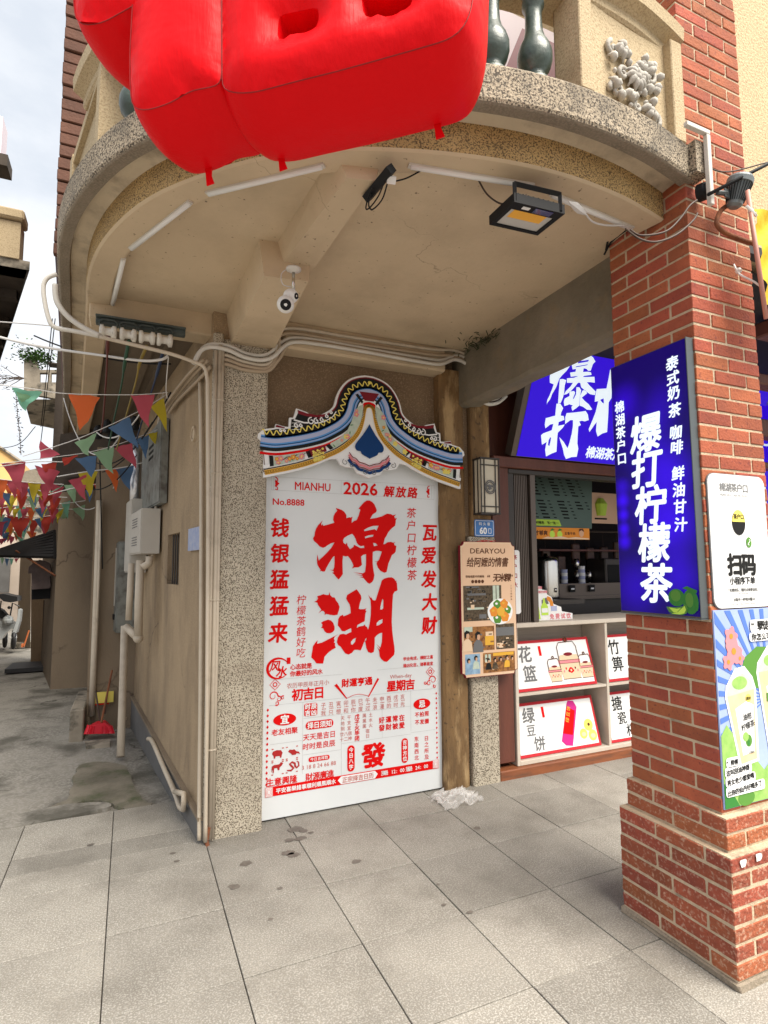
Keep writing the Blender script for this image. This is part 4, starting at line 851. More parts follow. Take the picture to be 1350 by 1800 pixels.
def gkey(m):
    gband(m, eave, -.004, .028, .003, 0)
    C = abs_(mir(offs(eave, .012))); L = 0
    for a, b in zip(C, C[1:]):
        l = math.hypot(b[0]-a[0], b[1]-a[1]); dx, dy = (b[0]-a[0])/l, (b[1]-a[1])/l; k = max(1, round(l/.024))
        for j in range(k):
            c = (a[0]+(b[0]-a[0])*(j+.5)/k, a[1]+(b[1]-a[1])*(j+.5)/k); h = .0085
            Q_ = lambda u, v: (c[0]+dx*u-dy*v, c[1]+dy*u+dx*v)
            stroke(m, gp, [Q_(h, -h), Q_(-h, -h), Q_(-h, h), Q_(h*.6, h), Q_(h*.6, -h*.2), Q_(-h*.3, -h*.2)], .0026, .0045, 1)
one('key_border', ['print_gold', 'print_brown'], gkey, gab, kind='stuff')
one('arch_line', ['print_white'], lambda m: gband(m, eave, .040, .062, .0032), gab)
def gflor(m):
    rnd = random.Random(11)
    for s in (1, -1):
        for x0, x1 in ((-.670, -.462), (-.285, -.045)):
            xs_ = [x0+(x1-x0)*i/8 for i in range(9)]
            P = [(CX+s*x, (yr(x)-.085) if x < -.12 else min(yr(x)-.08, 2.70)) for x in xs_] + [(CX+s*x, ye(x)+(.045 if x < -.1 else .06)) for x in reversed(xs_)]
            if x0 < -.5 or True: m.flat(gp, [P], .0036, 0)
        for q in range(26):
            x = rnd.choice([rnd.uniform(-.655, -.48), rnd.uniform(-.275, -.09)]); lo, hi = ye(x)+.06, yr(x)-.10
            if hi <= lo: continue
            y = rnd.uniform(lo, hi); c = rnd.choice([1, 1, 2, 3, 3, 4]); r = rnd.uniform(.010, .019) if c != 3 else .012
            if c == 3: a = rnd.uniform(0, 3); m.flat(gp, [[(CX+s*x+.016*math.cos(a), y+.016*math.sin(a)), (CX+s*x-.004*math.sin(a), y+.004*math.cos(a)), (CX+s*x-.016*math.cos(a), y-.016*math.sin(a)), (CX+s*x+.004*math.sin(a), y-.004*math.cos(a))]], .0052+q*1e-5, 3)
            else: m.flat(gp, [[(CX+s*x+r*(1+.22*math.cos(5*t))*math.cos(t), y+r*(1+.22*math.cos(5*t))*math.sin(t)) for t in [i*2*PI/20 for i in range(20)]]], .0055+q*1e-5, c); m.flat(gp, [ell(CX+s*x, y, r*.35, r*.35, 8)], .0062+q*1e-5, 4)
        for q in range(6): 
            x = rnd.uniform(-.64, -.5); stroke(m, gp, [(CX+s*(x+.02*t), ye(x)+.07+.012*t+.004*math.sin(t*3+q)) for t in range(4)], .003, .005, 5)
        stroke(m, gp, [(CX+s*x, y) for x, y in ((-.735, 2.27), (-.728, 2.20), (-.735, 2.15))], .004, .003, 5)
one('flower_panels', ['print_mint', 'print_pink', 'print_orange', 'print_leaf', 'print_yellow', 'print_brown'], gflor, gab, kind='stuff')
def ggold(m):
    for s in (1, -1):
        for i, (t, h) in enumerate(((.02, .05), (.05, .045), (.085, .03))):
            x = -.425+t; 
            for k in range(3): m.flat(gp, [ell(CX+s*(x+.004*k), yr(x)-.098-k*.028, .009, .009, 6)], .0055)
        txt(m, gp, '金玉', CX+s*-.377, yr(-.377)-.115, .034, bold=.03, w=.006, rot=.35*s); txt(m, gp, '满堂', CX+s*-.370, yr(-.377)-.152, .034, bold=.03, w=.006, rot=.35*s)
one('gold_print', ['print_yellow'], ggold, gab, kind='stuff')
def gclub(m):
    H = [(0, 2.535), (-.014, 2.51), (-.05, 2.455), (-.098, 2.395), (-.108, 2.365), (-.095, 2.342), (-.068, 2.338), (-.060, 2.322), (-.040, 2.310), (-.022, 2.302), (0, 2.290)]
    m.flat(gp, [[(CX+x, y) for x, y in spline(H, 3)] + [(CX-x, y) for x, y in reversed(spline(H, 3))][1:-1]], .007, 0)
    for d, mi in ((-.050, 1),):
        arc = [(-.15, 2.325), (-.125, 2.295), (-.10, 2.285), (-.075, 2.262), (-.04, 2.255), (0, 2.240)]; arc = spline(arc, 4)
        for dd, w, mi in ((0, .006, 3), (-.017, .016, 2), (-.033, .006, 3), (-.05, .020, 1)):
            stroke(m, gp, [(CX+x*(1+.9*-dd), y+dd) for x, y in arc] + [(CX-x*(1+.9*-dd), y+dd) for x, y in reversed(arc)][1:], w, .005-dd*.02, mi)
    for s in (1, -1):
        for cx, cy, r in ((-.18, 2.255, .022), (-.13, 2.235, .016), (-.03, 2.195, .02)): stroke(m, gp, [(CX+s*(cx+r*(1-.7*i/14)*math.cos(2+i*.45)), cy+r*(1-.7*i/14)*math.sin(2+i*.45)) for i in range(15)], .004, .008, 4)
one('pendant_print', ['print_navy', 'print_navy', 'print_pink', 'print_maroon', 'print_grey'], gclub, gab, kind='stuff')

# ================================================================ brush strokes used on the lit shop signs
SB_O = (0, 3.55, 2.388); SB_V = (0, -.209, .524)
spl = PL(SB_O, (1, 0, 0), SB_V)
B_BAO = [[(2.9048,0.6939),(2.9465,0.7183),(2.9832,0.7397),(3.0025,0.7471),(3.0177,0.7373),(3.0164,0.7206),(2.9982,0.6874),(2.9659,0.6501),(2.9464,0.6215),(2.9343,0.5557),(2.9101,0.5001),(2.9026,0.4608),(2.8854,0.4348),(2.8804,0.4198),(2.8774,0.4532),(2.8891,0.4881),(2.8999,0.5372),(2.905,0.5736),(2.8667,0.5807),(2.855,0.617),(2.8518,0.6635),(2.8788,0.6788),(2.9011,0.6747)],
 [(2.9519,0.6174),(2.9796,0.6233),(3.0148,0.6191),(3.0107,0.5793),(3.0207,0.5227),(3.0194,0.4837),(3.009,0.4436),(2.9862,0.4362),(2.9773,0.4789),(2.9649,0.545)],
 [(3.0319,0.7628),(3.0802,0.7884),(3.1349,0.815),(3.1939,0.829),(3.2228,0.8178),(3.2536,0.7909),(3.2347,0.7691),(3.2281,0.7177),(3.2035,0.7144),(3.1839,0.7263),(3.1551,0.7272),(3.1573,0.6987),(3.1995,0.7067),(3.2348,0.7064),(3.2467,0.6886),(3.178,0.6725),(3.1655,0.6612),(3.2791,0.6782),(3.2961,0.6338),(3.254,0.6335),(3.2168,0.6289),(3.2488,0.6084),(3.2952,0.5845),(3.3263,0.5684),(3.3251,0.5409),(3.2755,0.5426),(3.2245,0.5613),(3.1726,0.5845),(3.1536,0.6162),(3.1322,0.6135),(3.1147,0.5872),(3.0784,0.5392),(3.0475,0.5161),(3.0217,0.5083),(3.0347,0.5388),(3.0675,0.5766),(3.0836,0.6075),(3.0263,0.6004),(3.017,0.6328),(3.0848,0.6462),(3.123,0.6655),(3.0496,0.6489),(3.0349,0.678),(3.0839,0.6915),(3.0838,0.713),(3.0522,0.7041),(3.0351,0.735)],
 [(3.0836,0.7771),(3.121,0.7775),(3.188,0.7962),(3.1831,0.7812),(3.1017,0.7582),(3.0903,0.7543)],[(3.0757,0.73),(3.1306,0.7455),(3.1861,0.7611),(3.1847,0.7552),(3.1324,0.7395),(3.0804,0.7245)],
 [(3.1266,0.5789),(3.1542,0.5822),(3.1797,0.5609),(3.1815,0.512),(3.1953,0.4444),(3.1754,0.4248),(3.1391,0.3962),(3.1207,0.4264),(3.1333,0.4376),(3.0968,0.4435),(3.0521,0.4239),(3.0365,0.4564),(3.0388,0.4811),(3.0789,0.5051),(3.0693,0.5381),(3.1136,0.5482),(3.1269,0.5351),(3.118,0.49),(3.1255,0.486),(3.1389,0.5267)],
 [(3.1951,0.5627),(3.223,0.566),(3.2451,0.5465),(3.2023,0.507),(3.2414,0.4842),(3.2865,0.4643),(3.3334,0.4292),(3.319,0.4226),(3.2801,0.421),(3.2357,0.4388),(3.1984,0.4447),(3.1901,0.4834),(3.1818,0.5219)]]
B_DA = [[(2.9712,0.4346),(3.0073,0.4386),(3.044,0.4083),(3.0352,0.3729),(3.0359,0.3483),(3.0672,0.349),(3.0816,0.3207),(3.0312,0.2983),(3.0333,0.2686),(3.0951,0.2845),(3.0835,0.2584),(3.0453,0.2147),(3.0543,0.1601),(3.0745,0.0651),(3.029,0.0463),(2.9828,0.0198),(2.9594,0.0714),(2.9579,0.1116),(2.958,0.1343),(2.9185,0.1084),(2.8898,0.1808),(2.9069,0.1972),(2.9818,0.2289),(2.9836,0.2788),(2.9547,0.2711),(2.9175,0.2378),(2.9037,0.2661),(2.8997,0.3148),(2.9844,0.3431),(2.9758,0.3961)],
 [(2.9919,0.1698),(2.9814,0.1739),(2.9729,0.1481),(2.9762,0.1131),(2.9918,0.1018),(2.9935,0.1297)],
 [(3.0885,0.3735),(3.1612,0.386),(3.2341,0.4011),(3.2704,0.41),(3.3008,0.3855),(3.3239,0.3422),(3.2886,0.3286),(3.2553,0.3303),(3.2315,0.3229),(3.2561,0.295),(3.2337,0.2827),(3.248,0.2127),(3.2642,0.1472),(3.2858,0.1075),(3.2894,0.04),(3.2385,0.0336),(3.1854,0.0141),(3.157,0.0457),(3.13,0.0951),(3.088,0.1529),(3.0704,0.1817),(3.1206,0.1505),(3.1765,0.1014),(3.1832,0.1456),(3.185,0.2172),(3.1788,0.2825),(3.1659,0.3265),(3.141,0.3241),(3.0975,0.2873),(3.0846,0.3433)]]
B_NING = [[(3.4195,0.7526),(3.4385,0.7453),(3.4805,0.6167),(3.5025,0.5387),(3.4842,0.5012),(3.5081,0.417),(3.5434,0.2651),(3.5001,0.2507),(3.4552,0.2206),(3.4245,0.2646),(3.4092,0.3353),(3.3892,0.3026),(3.3593,0.2483),(3.3452,0.2727),(3.3624,0.346),(3.3747,0.4134),(3.3744,0.4991),(3.3408,0.4903),(3.332,0.5293),(3.3299,0.5886),(3.4272,0.6052),(3.4248,0.6745)],
 [(3.3906,0.5109),(3.4222,0.5271),(3.4386,0.486),(3.4161,0.4936)]]

# ================================================================ lit sign over the shop window
bs = thing('shop_sign', 'big blue lit sign leaning out over the shop window with white brush characters', 'sign', (3.4, 3.5, 2.388))
one('casing', ['bronze_metal'], lambda m: (m.obox(spl, 2.655, 0, -.09, 5.4, 1.0, -.004),), bs)
one('lit_panel', ['sign_blue'], lambda m: m.obox(spl, 2.705, .004, -.003, 5.38, .99, .0), bs)
def bst(m):
    txt(m, spl, '棉湖茶户口', 3.62, .088, .098, bold=.035, w=.003, pitch=.098)
one('small_lettering', ['sign_white_lit'], bst, bs, kind='stuff')
for G in (B_BAO, B_DA, B_NING): one('brush_character', ['sign_white_lit'], lambda m: m.flat(spl, G, .003), bs)
for ch, u, v in (('檬', 4.05, .55), ('茶', 4.45, .50)): one('brush_character', ['sign_white_lit'], lambda m: txt(m, spl, ch, u, v, .34, bold=.05, w=.003), bs)

# ================================================================ vertical lit sign on the pillar
vs_ = thing('pillar_sign', 'tall narrow blue lit sign for lemon tea on the shaded face of the brick pillar', 'sign', (2.1, 1.8, 1.34))
vp = PL((2.088, 1.992, 0), (0, -1, 0), (0, 0, 1))
VZ0, VZ1, VW = 1.340, 2.490, .40
one('casing', ['bronze_metal'], lambda m: m.obox(vp, -.004, VZ0-.006, -.038, VW+.004, VZ1+.004, -.003), vs_)
one('frame_side', ['lamp_grey'], lambda m: (m.obox(vp, VW+.0045, VZ0-.008, -.039, VW+.008, VZ1+.005, .003), m.obox(vp, -.004, VZ0-.012, -.039, VW+.008, VZ0-.006, .004)), vs_)
def vface():
    m = bpy.data.materials.new('sign_blue_backlit'); m.use_nodes = True; nt = m.node_tree; b = nt.nodes['Principled BSDF']
    b.inputs['Specular IOR Level'].default_value = .15; b.inputs['Base Color'].default_value = (.008, .002, .10, 1); b.inputs['Roughness'].default_value = .3
    g = nt.nodes.new('ShaderNodeNewGeometry'); acc = None
    # the LED modules behind the film show as soft spots
    spots_ = [(1.925, 2.30, .09, .5), (1.955, 1.845, .035, .9), (1.955, 1.78, .03, .9), (1.955, 1.715, .03, .9), (1.955, 1.655, .035, .8), (1.955, 1.91, .04, .5), (1.70, 1.95, .12, .5), (1.70, 1.70, .13, .6), (1.68, 1.50, .10, .5), (1.9, 1.45, .12, .35), (1.80, 2.10, .14, .35), (1.75, 1.83, .16, .4), (1.72, 2.25, .10, .25)]
    for y, z, r, k in spots_:
        d = nt.nodes.new('ShaderNodeVectorMath'); d.operation = 'DISTANCE'; nt.links.new(g.outputs['Position'], d.inputs[0]); d.inputs[1].default_value = (2.088, y, z)
        mr = nt.nodes.new('ShaderNodeMapRange'); mr.interpolation_type = 'SMOOTHSTEP'; mr.inputs[1].default_value = 0; mr.inputs[2].default_value = r*1.5; mr.inputs[3].default_value = k; mr.inputs[4].default_value = 0
        nt.links.new(d.outputs['Value'], mr.inputs[0])
        if acc is None: acc = mr.outputs[0]
        else:
            a = nt.nodes.new('ShaderNodeMath'); a.operation = 'ADD'; nt.links.new(acc, a.inputs[0]); nt.links.new(mr.outputs[0], a.inputs[1]); acc = a.outputs[0]
    a = nt.nodes.new('ShaderNodeMath'); a.operation = 'ADD'; a.inputs[1].default_value = .08; nt.links.new(acc, a.inputs[0])
    b.inputs['Emission Color'].default_value = (.022, 0, .48, 1); nt.links.new(a.outputs[0], b.inputs['Emission Strength']); MATS['sign_blue_backlit'] = m
vface()
one('lit_panel', ['sign_blue_backlit'], lambda m: m.obox(vp, 0, VZ0, -.0025, VW, VZ1, 0), vs_)
for i, ch in enumerate('爆打柠檬茶'): 
    cy = [2.135, 1.975, 1.812, 1.645, 1.470][i]; cu = [.185, .180, .192, .200, .200][i]
    one('brush_character', ['sign_white_lit'], lambda m: txt(m, vp, ch, cu, cy, .170, bold=.028, w=.003, shear=.10, sx=.96), vs_)
def vt(m):
    txt(m, vp, '棉湖茶户口', .045, 2.290, .056, vert=True, pitch=.0615, bold=.030, w=.003)
    for ch, z_ in (('泰', 2.405), ('式', 2.340), ('奶', 2.275), ('茶', 2.200), ('咖', 2.105), ('啡', 2.040), ('鲜', 1.930), ('油', 1.860), ('甘', 1.790), ('汁', 1.715)):
        txt(m, vp, ch, .338-.0*(2.4-z_), z_, .060, bold=.030, w=.003, shear=.12)
one('small_lettering', ['sign_white_lit'], vt, vs_, kind='stuff')
def limes(m):
    def disc(u, v, r, w, mi, sx=1): m.flat(vp, [ell(u, v, r*sx, r, 26)], w, mi)
    disc(.300, 1.412, .036, .0045, 0, 1.1); disc(.296, 1.420, .024, .0048, 1); disc(.365, 1.398, .050, .005, 0, .72); disc(.360, 1.405, .030, .0053, 1, .6); disc(.392, 1.385, .022, .0055, 0, .35)
    m.flat(vp, [[(.330, 1.452), (.352, 1.461), (.398, 1.445), (.395, 1.434), (.360, 1.444)]], .006, 2)
    w1 = [(.250, 1.372), (.262, 1.350), (.300, 1.342), (.342, 1.350), (.350, 1.385), (.338, 1.381), (.300, 1.372)]
    m.flat(vp, [w1], .0063, 1); m.flat(vp, [[(.262, 1.370), (.285, 1.350), (.330, 1.354), (.336, 1.374), (.300, 1.366)]], .0067, 3)
    m.flat(vp, [[(.262, 1.3425), (.300, 1.352), (.340, 1.388), (.352, 1.372), (.345, 1.350), (.325, 1.3425)]], .0071, 1); m.flat(vp, [[(.275, 1.344), (.305, 1.353), (.338, 1.380), (.344, 1.365), (.335, 1.350), (.315, 1.344)]], .0075, 3)
one('lime_print', ['print_leaf', 'print_green', 'print_leaf', 'print_lime'], limes, vs_, kind='stuff')

# ================================================================ boards on the front face of the pillar
fpl = front(PY0-.006)
qb = thing('ordering_board', 'white rounded order board with round badge at the pillar front', 'board', (2.3, 1.56, 1.37))
QR = rrect(2.142, 1.372, 2.500, 1.922, .040)
one('backing', ['print_grey'], lambda m: m.prism(fpl, [rrect(2.139, 1.369, 2.503, 1.925, .042)], -.004, .001), qb)
one('panel', ['white_card'], lambda m: m.prism(fpl, [QR], .001, .004), qb)
def qtx(m):
    T = lambda s, u, v, sz, **k: txt(m, fpl, s, u, v, sz, w=.0055, **k)
    T('扫码', 2.320, 1.548, .090, bold=.045, pitch=.088); T('小程序下单', 2.318, 1.482, .032, bold=.024); T('「无需排队，随时点单更自在」', 2.320, 1.444, .0145, bold=.012)
    T('☼每天一杯喝半糖☼', 2.320, 1.405, .015, bold=.01)
    m.flat(fpl, [ell(2.316, 1.722, .042, .053, 30)], .0055)
one('black_print', ['print_black'], qtx, qb, kind='stuff')
def qtg(m):
    T = lambda s, u, v, sz, **k: txt(m, fpl, s, u, v, sz, w=.0055, **k)
    T('棉湖茶户口', 2.300, 1.868, .038, bold=.006, pitch=.036); T('MIAN HU CHA HU KOU', 2.298, 1.836, .011, bold=.0, width=.175); T('No queuing', 2.318, 1.430, .008, bold=0, width=.062); T('one cup a day always enjoy it', 2.318, 1.388, .008, bold=0, width=.16)
one('grey_print', ['print_grey'], qtg, qb, kind='stuff')
def qbadge(m):
    t = [(2.316+.041*math.cos(a), 1.722+.052*math.sin(a)) for a in [.06+i*(PI-.12)/20 for i in range(21)]]; m.flat(fpl, [t], .0062, 0)
    txt(m, fpl, '茶户口', 2.316, 1.747, .022, bold=.02, w=.007, m=2)
    m.flat(fpl, [ell(2.372, 1.640, .017, .022, 24)], .0062, 1); stroke(m, fpl, [(2.372+.007*math.sin(t*1.0)*1.0, 1.640+.011*math.cos(t*.5)) for t in [i*.35 for i in range(19)]], .003, .007, 3)
one('badge_print', ['print_yellow', 'print_green', 'print_black', 'print_white'], qbadge, qb, kind='stuff')

db = thing('drinks_board', 'poster board with blue rays and cups of lime tea, under the white order board', 'board', (2.3, 1.56, .6))
DB = [(2.132, .604), (2.535, .604), (2.535, 1.366), (2.132, 1.366)]
one('panel', ['print_palesky'], lambda m: m.prism(fpl, [DB], -.004, .002), db)
M('print_pale_green', (.34, .52, .16), (.22, .42, .10), s=25, rough=.4)
M('print_tea', (.66, .55, .36), (.60, .47, .28), s=20, rough=.4)
def rays(m):
    c = (2.44, 1.00)
    for i in range(36):
        a0 = i*2*PI/36; P = []
        def hit(a):
            dx, dy = math.cos(a), math.sin(a); t = 9
            for q in ((2.136-c[0])/dx if dx < 0 else 9, (2.532-c[0])/dx if dx > 0 else 9, (1.362-c[1])/dy if dy > 0 else 9, (.608-c[1])/dy if dy < 0 else 9): t = min(t, q) if q > 0 else t
            return (c[0]+dx*t, c[1]+dy*t)
        if PI*1.12 < a0 < PI*1.9: continue
        m.flat(fpl, [[c, hit(a0), hit(a0+.07)]], .0032, 0)
one('ray_print', ['print_rayblue'], rays, db, kind='stuff')
def dgreen(m):
    m.flat(fpl, [[(2.134, .606), (2.533, .606), (2.533, .80), (2.46, .78), (2.38, .72), (2.30, .80), (2.22, .86), (2.17, .92), (2.134, .88)]], .0036, 0)
    m.flat(fpl, [[(2.134, .606), (2.22, .606), (2.18, .66), (2.15, .70), (2.134, .70)]], .0040, 1); m.flat(fpl, [[(2.40, .62), (2.44, .72), (2.50, .66), (2.533, .76), (2.533, .61)]], .004, 1); m.flat(fpl, [ell(2.26, .63, .05, .03)], .0042, 2)
    m.flat(fpl, [[(2.27, 1.10), (2.30, 1.17), (2.38, 1.21), (2.45, 1.205), (2.533, 1.22), (2.533, 1.05), (2.3, 1.04)]], .0038, 2)
one('leaf_print', ['print_pale_green', 'print_leaf', 'print_green'], dgreen, db, kind='stuff')
def cups(m):
    def cup(u, v0, v1, w0, w1, rot, big):
        ca, sa = math.cos(rot), math.sin(rot); R_ = lambda x, y: (u+x*ca-y*sa, v0+x*sa+y*ca); h = v1-v0
        m.flat(fpl, [[R_(-w0-.01, -.012), R_(w0+.01, -.012), R_(w1+.012, h), R_(w1, h+.05), R_(w1*.5, h+.10), R_(-w1*.2, h+.10), R_(-w1, h+.04), R_(-w1-.012, h)]], .0046, 0)
        m.flat(fpl, [[R_(-w0, 0), R_(w0, 0), R_(w1, h), R_(-w1, h)]], .0050, 1)
        m.flat(fpl, [[R_(-w1, h), R_(w1, h), R_(w1*.9, h+.035), R_(w1*.3, h+.075), R_(-w1*.5, h+.06), R_(-w1*.95, h+.02)]], .0052, 2)
        m.flat(fpl, [[(R_(0, h+.04)[0]+w1*.55*math.cos(a), R_(0, h+.04)[1]+.026*math.sin(a)) for a in [i*.3 for i in range(21)]]], .0056, 3)
        m.flat(fpl, [[R_(-w0*.72, .03), R_(w0*.78, .03), R_(w1*.80, h*.78), R_(w1*.3, h*.86), R_(-w1*.55, h*.80)]], .0058, 0)
    cup(2.29, .765, 1.035, .048, .083, .10, 0); cup(2.485, .80, 1.11, .06, .09, .05, 1)
    m.flat(fpl, [ell(2.292, .845, .020, .024), ], .0062, 4); m.flat(fpl, [ell(2.275, .862, .018, .018)], .0064, 3); m.flat(fpl, [ell(2.29, .838, .008, .012)], .0066, 5)
    m.flat(fpl, [ell(2.305, 1.01, .016, .016)], .0062, 6); m.flat(fpl, [rect(2.42, .985, 2.53, 1.02)], .0064, 4)
    # generic pink blossoms where the board shows a cartoon figure
    for x, y, r in ((2.235, 1.20, .045), (2.20, 1.16, .03), (2.225, 1.26, .035), (2.27, 1.17, .025)):
        m.flat(fpl, [[(x+r*(1+.2*math.cos(5*t))*math.cos(t), y+r*(1+.2*math.cos(5*t))*math.sin(t)) for t in [i*PI/14 for i in range(28)]]], .0050+r*.01, 7); m.flat(fpl, [ell(x, y, r*.3, r*.3)], .0062, 8)
one('cup_print', ['print_white', 'print_tea', 'print_mint', 'print_pale_green', 'print_green', 'print_leaf', 'print_yellow', 'print_pink', 'print_orange'], cups, db, kind='stuff')
def dtx(m):
    T = lambda s, u, v, sz, **k: txt(m, fpl, s, u, v, sz, w=.0075, **k)
    T('“孽徒”', 2.425, 1.295, .040, bold=.03, pitch=.036); T('你怎么可能', 2.425, 1.250, .030, bold=.028, pitch=.031)
    T('油柑', 2.290, .940, .028, bold=.01, rot=.1); T('柠檬茶', 2.292, .905, .028, bold=.01, rot=.2); T('榜', 2.475, 1.055, .045, bold=.03); T('超浓', 2.305, 1.01, .014, bold=.02)
    T('“师傅', 2.185, .775, .022, bold=.03); T('这叫刮油神器', 2.215, .742, .023, bold=.03, rot=.06); T('男女老少都爱喝', 2.228, .706, .023, bold=.03, rot=.06); T('比你的仙丹好喝多了', 2.250, .668, .023, bold=.03, rot=.06)
    T('一口回甘', 2.30, .80, .010, bold=.01)
one('black_print', ['print_black'], dtx, db, kind='stuff')
def dwhite(m):
    for a, b, c, d in ((2.150, .757, 2.225, .795), (2.140, .722, 2.298, .760), (2.140, .687, 2.318, .724), (2.140, .648, 2.372, .688), (2.345, 1.27, 2.505, 1.32), (2.335, 1.232, 2.515, 1.268)):
        m.flat(fpl, [rrect(a, b, c, d, .012)], .0068)
one('white_print', ['print_white'], dwhite, db, kind='stuff')

# ================================================================ red inflatable character over the balcony
BO = Vector((-.26, 1.53, 3.2)); BU = Vector((.7986, -.6018, 0)); BN = Vector((-.6018, -.7986, 0))
bpl = PL(BO, BU, (0, 0, 1), BN)
S_B = [(0.2765,0.0845),(0.2775,-0.1315),(0.2787,-0.3117),(0.2765,-0.4432),(0.2802,-0.5307),(0.2889,-0.5938),(0.3327,-0.6053),(0.4028,-0.5955),(0.4339,-0.5769),(0.4768,-0.5802),(0.5161,-0.5802),(0.5131,-0.4548),(0.5048,-0.2248),(0.4962,0.0137)]
S_A = [(0.1069,-0.2382),(0.1148,-0.2936),(0.122,-0.3362),(0.1581,-0.3508),(0.1964,-0.354),(0.2504,-0.3373),(0.3006,-0.3231),(0.3185,-0.2329),(0.2945,-0.0908),(0.2214,-0.0386),(0.1517,-0.0959),(0.1152,-0.1788)]
S_C = [[(0.5178,-0.5942),(0.5582,-0.6094),(0.5992,-0.6151),(0.6882,-0.6096),(0.7821,-0.6059),(0.8729,-0.5998),(0.9537,-0.5935),(1.0159,-0.5887),(1.0426,-0.581),(1.0637,-0.5533),(1.0737,-0.5103),(1.0813,-0.3589),(1.0873,-0.1769),(1.0437,-0.1089),(0.7937,-0.0539),(0.5746,-0.0116),(0.5178,-0.038),(0.5077,-0.2256)],
       [(0.6504,-0.4417),(0.7442,-0.4443),(0.7419,-0.4922),(0.6963,-0.5003),(0.6472,-0.5024)], [(0.8374,-0.4354),(0.9517,-0.4382),(0.9476,-0.4918),(0.9064,-0.5064),(0.8448,-0.4942)],
       [(0.6476,-0.222),(0.7483,-0.2299),(0.745,-0.3465),(0.6451,-0.3408)], [(0.8377,-0.2284),(0.9538,-0.2358),(0.9489,-0.3546),(0.8451,-0.353)]]
def resample(P, d):
    o = []; n = len(P)
    for i in range(n):
        a, b = P[i], P[(i+1) % n]; l = math.hypot(b[0]-a[0], b[1]-a[1]); k = max(1, int(l/d))
        o += [(a[0]+(b[0]-a[0])*j/k, a[1]+(b[1]-a[1])*j/k) for j in range(k)]
    return o
def smooth_poly(P, it=2):
    for _ in range(it):
        n = len(P); P = [((P[i-1][0]+2*P[i][0]+P[(i+1) % n][0])/4, (P[i-1][1]+2*P[i][1]+P[(i+1) % n][1])/4) for i in range(n)]
    return P
def inflate(m, polys, D=.22, A=.04, B=.022, zs=0):
    polys = [smooth_poly(resample(P, .013), 3 if i == 0 else 1) for i, P in enumerate(polys)]
    segs = [(P[i], P[(i+1) % len(P)], (q, i)) for q, P in enumerate(polys) for i in range(len(P))]
    us = [p[0] for p in polys[0]]; vs = [p[1] for p in polys[0]]; st = .020; ex = []
    v = min(vs)
    def dist(x, y):
        b = 9; k = 0
        for (a, c, id_) in segs:
            mx, my = (a[0]+c[0])/2, (a[1]+c[1])/2
            d = (mx-x)**2+(my-y)**2
            if d < b: b = d; k = id_
        return math.sqrt(b), k
    while v < max(vs):
        u = min(us)
        while u < max(us):
            if inside((u, v), polys) and dist(u, v)[0] > .009: ex.append((u+random.uniform(-.002, .002), v+random.uniform(-.002, .002)))
            u += st
        v += st
    pts, tris = fill(polys, ex); H = []
    edge = set(); 
    for x, y in pts:
        d, (q, i) = dist(x, y); d = 0 if d < .0078 else d
        w = A*(1-math.exp(-d/.055)) 
        w += .0048*math.sin(i*1.9+q)*math.exp(-((d-.018)/.016)**2)*(.4+.6*(math.sin(i*.21+q*2) > 0)) if d > 0 else 0
        H.append(w)
    m.add([bpl(p[0], p[1], h) for p, h in zip(pts, H)], tris)
    m.add([bpl(p[0], p[1], -D-h*.8) for p, h in zip(pts, H)], [tuple(reversed(t)) for t in tris])
    K = 12
    for q, P in enumerate(polys):
        n = len(P); area = sum(P[i][0]*P[(i+1) % n][1]-P[(i+1) % n][0]*P[i][1] for i in range(n)); sg = 1 if area > 0 else -1
        if q: sg = -sg
        NR = []
        for i in range(n):
            a, b = P[i-2], P[(i+2) % n]; dx, dy = b[0]-a[0], b[1]-a[1]; l = math.hypot(dx, dy) or 1; NR.append((dy/l*sg, -dx/l*sg))
        V = []
        for k in range(K+1):
            t = k/K
            for i in range(n):
                b = (B if q == 0 else B*.35)*math.sin(PI*t)**.8 + .0022*math.sin(i*2.1)*math.exp(-((t-.12)/.1)**2)
                V.append(bpl(P[i][0]+NR[i][0]*b, P[i][1]+NR[i][1]*b, -D*t))
        m.add(V, [(k*n+i, k*n+(i+1) % n, (k+1)*n+(i+1) % n, (k+1)*n+i) for k in range(K) for i in range(n)])
    return polys
inf = thing('inflatable_character', 'huge red inflatable Chinese character hanging in front of the curved balcony', 'inflatable', (.3, 1.4, 2.8))
SEAMS = []
for nm, pol, D in (('stroke', [S_A], .22), ('stroke', [S_B], .22), ('stroke', S_C, .22)):
    m = MB(); P_ = inflate(m, pol, D); SEAMS.append(P_[0]); m.build(nm, ['balloon_red'], inf, smooth=True)
M('seam_red', (.30, .002, .002), rough=.7)
for P_ in SEAMS: one('seam', ['seam_red'], lambda m: m.tube([bpl(p[0], p[1], .0012) for p in P_]+[bpl(P_[0][0], P_[0][1], .0012)], .0014, 5, cap=False), inf)
TABS = [(0.154,1.469,2.592),(0.317,1.345,2.597),(0.636,1.105,2.61)]
for (x, y, z) in TABS:
    one('tether_tab', ['balloon_red'], lambda m: m.prism(PL((x, y, z), BU, (0, 0, 1), BN), [[(-.012, .03), (.012, .03), (.010, -.022), (.018, -.044), (-.003, -.048), (-.006, -.02)]], -.002, .002), inf)

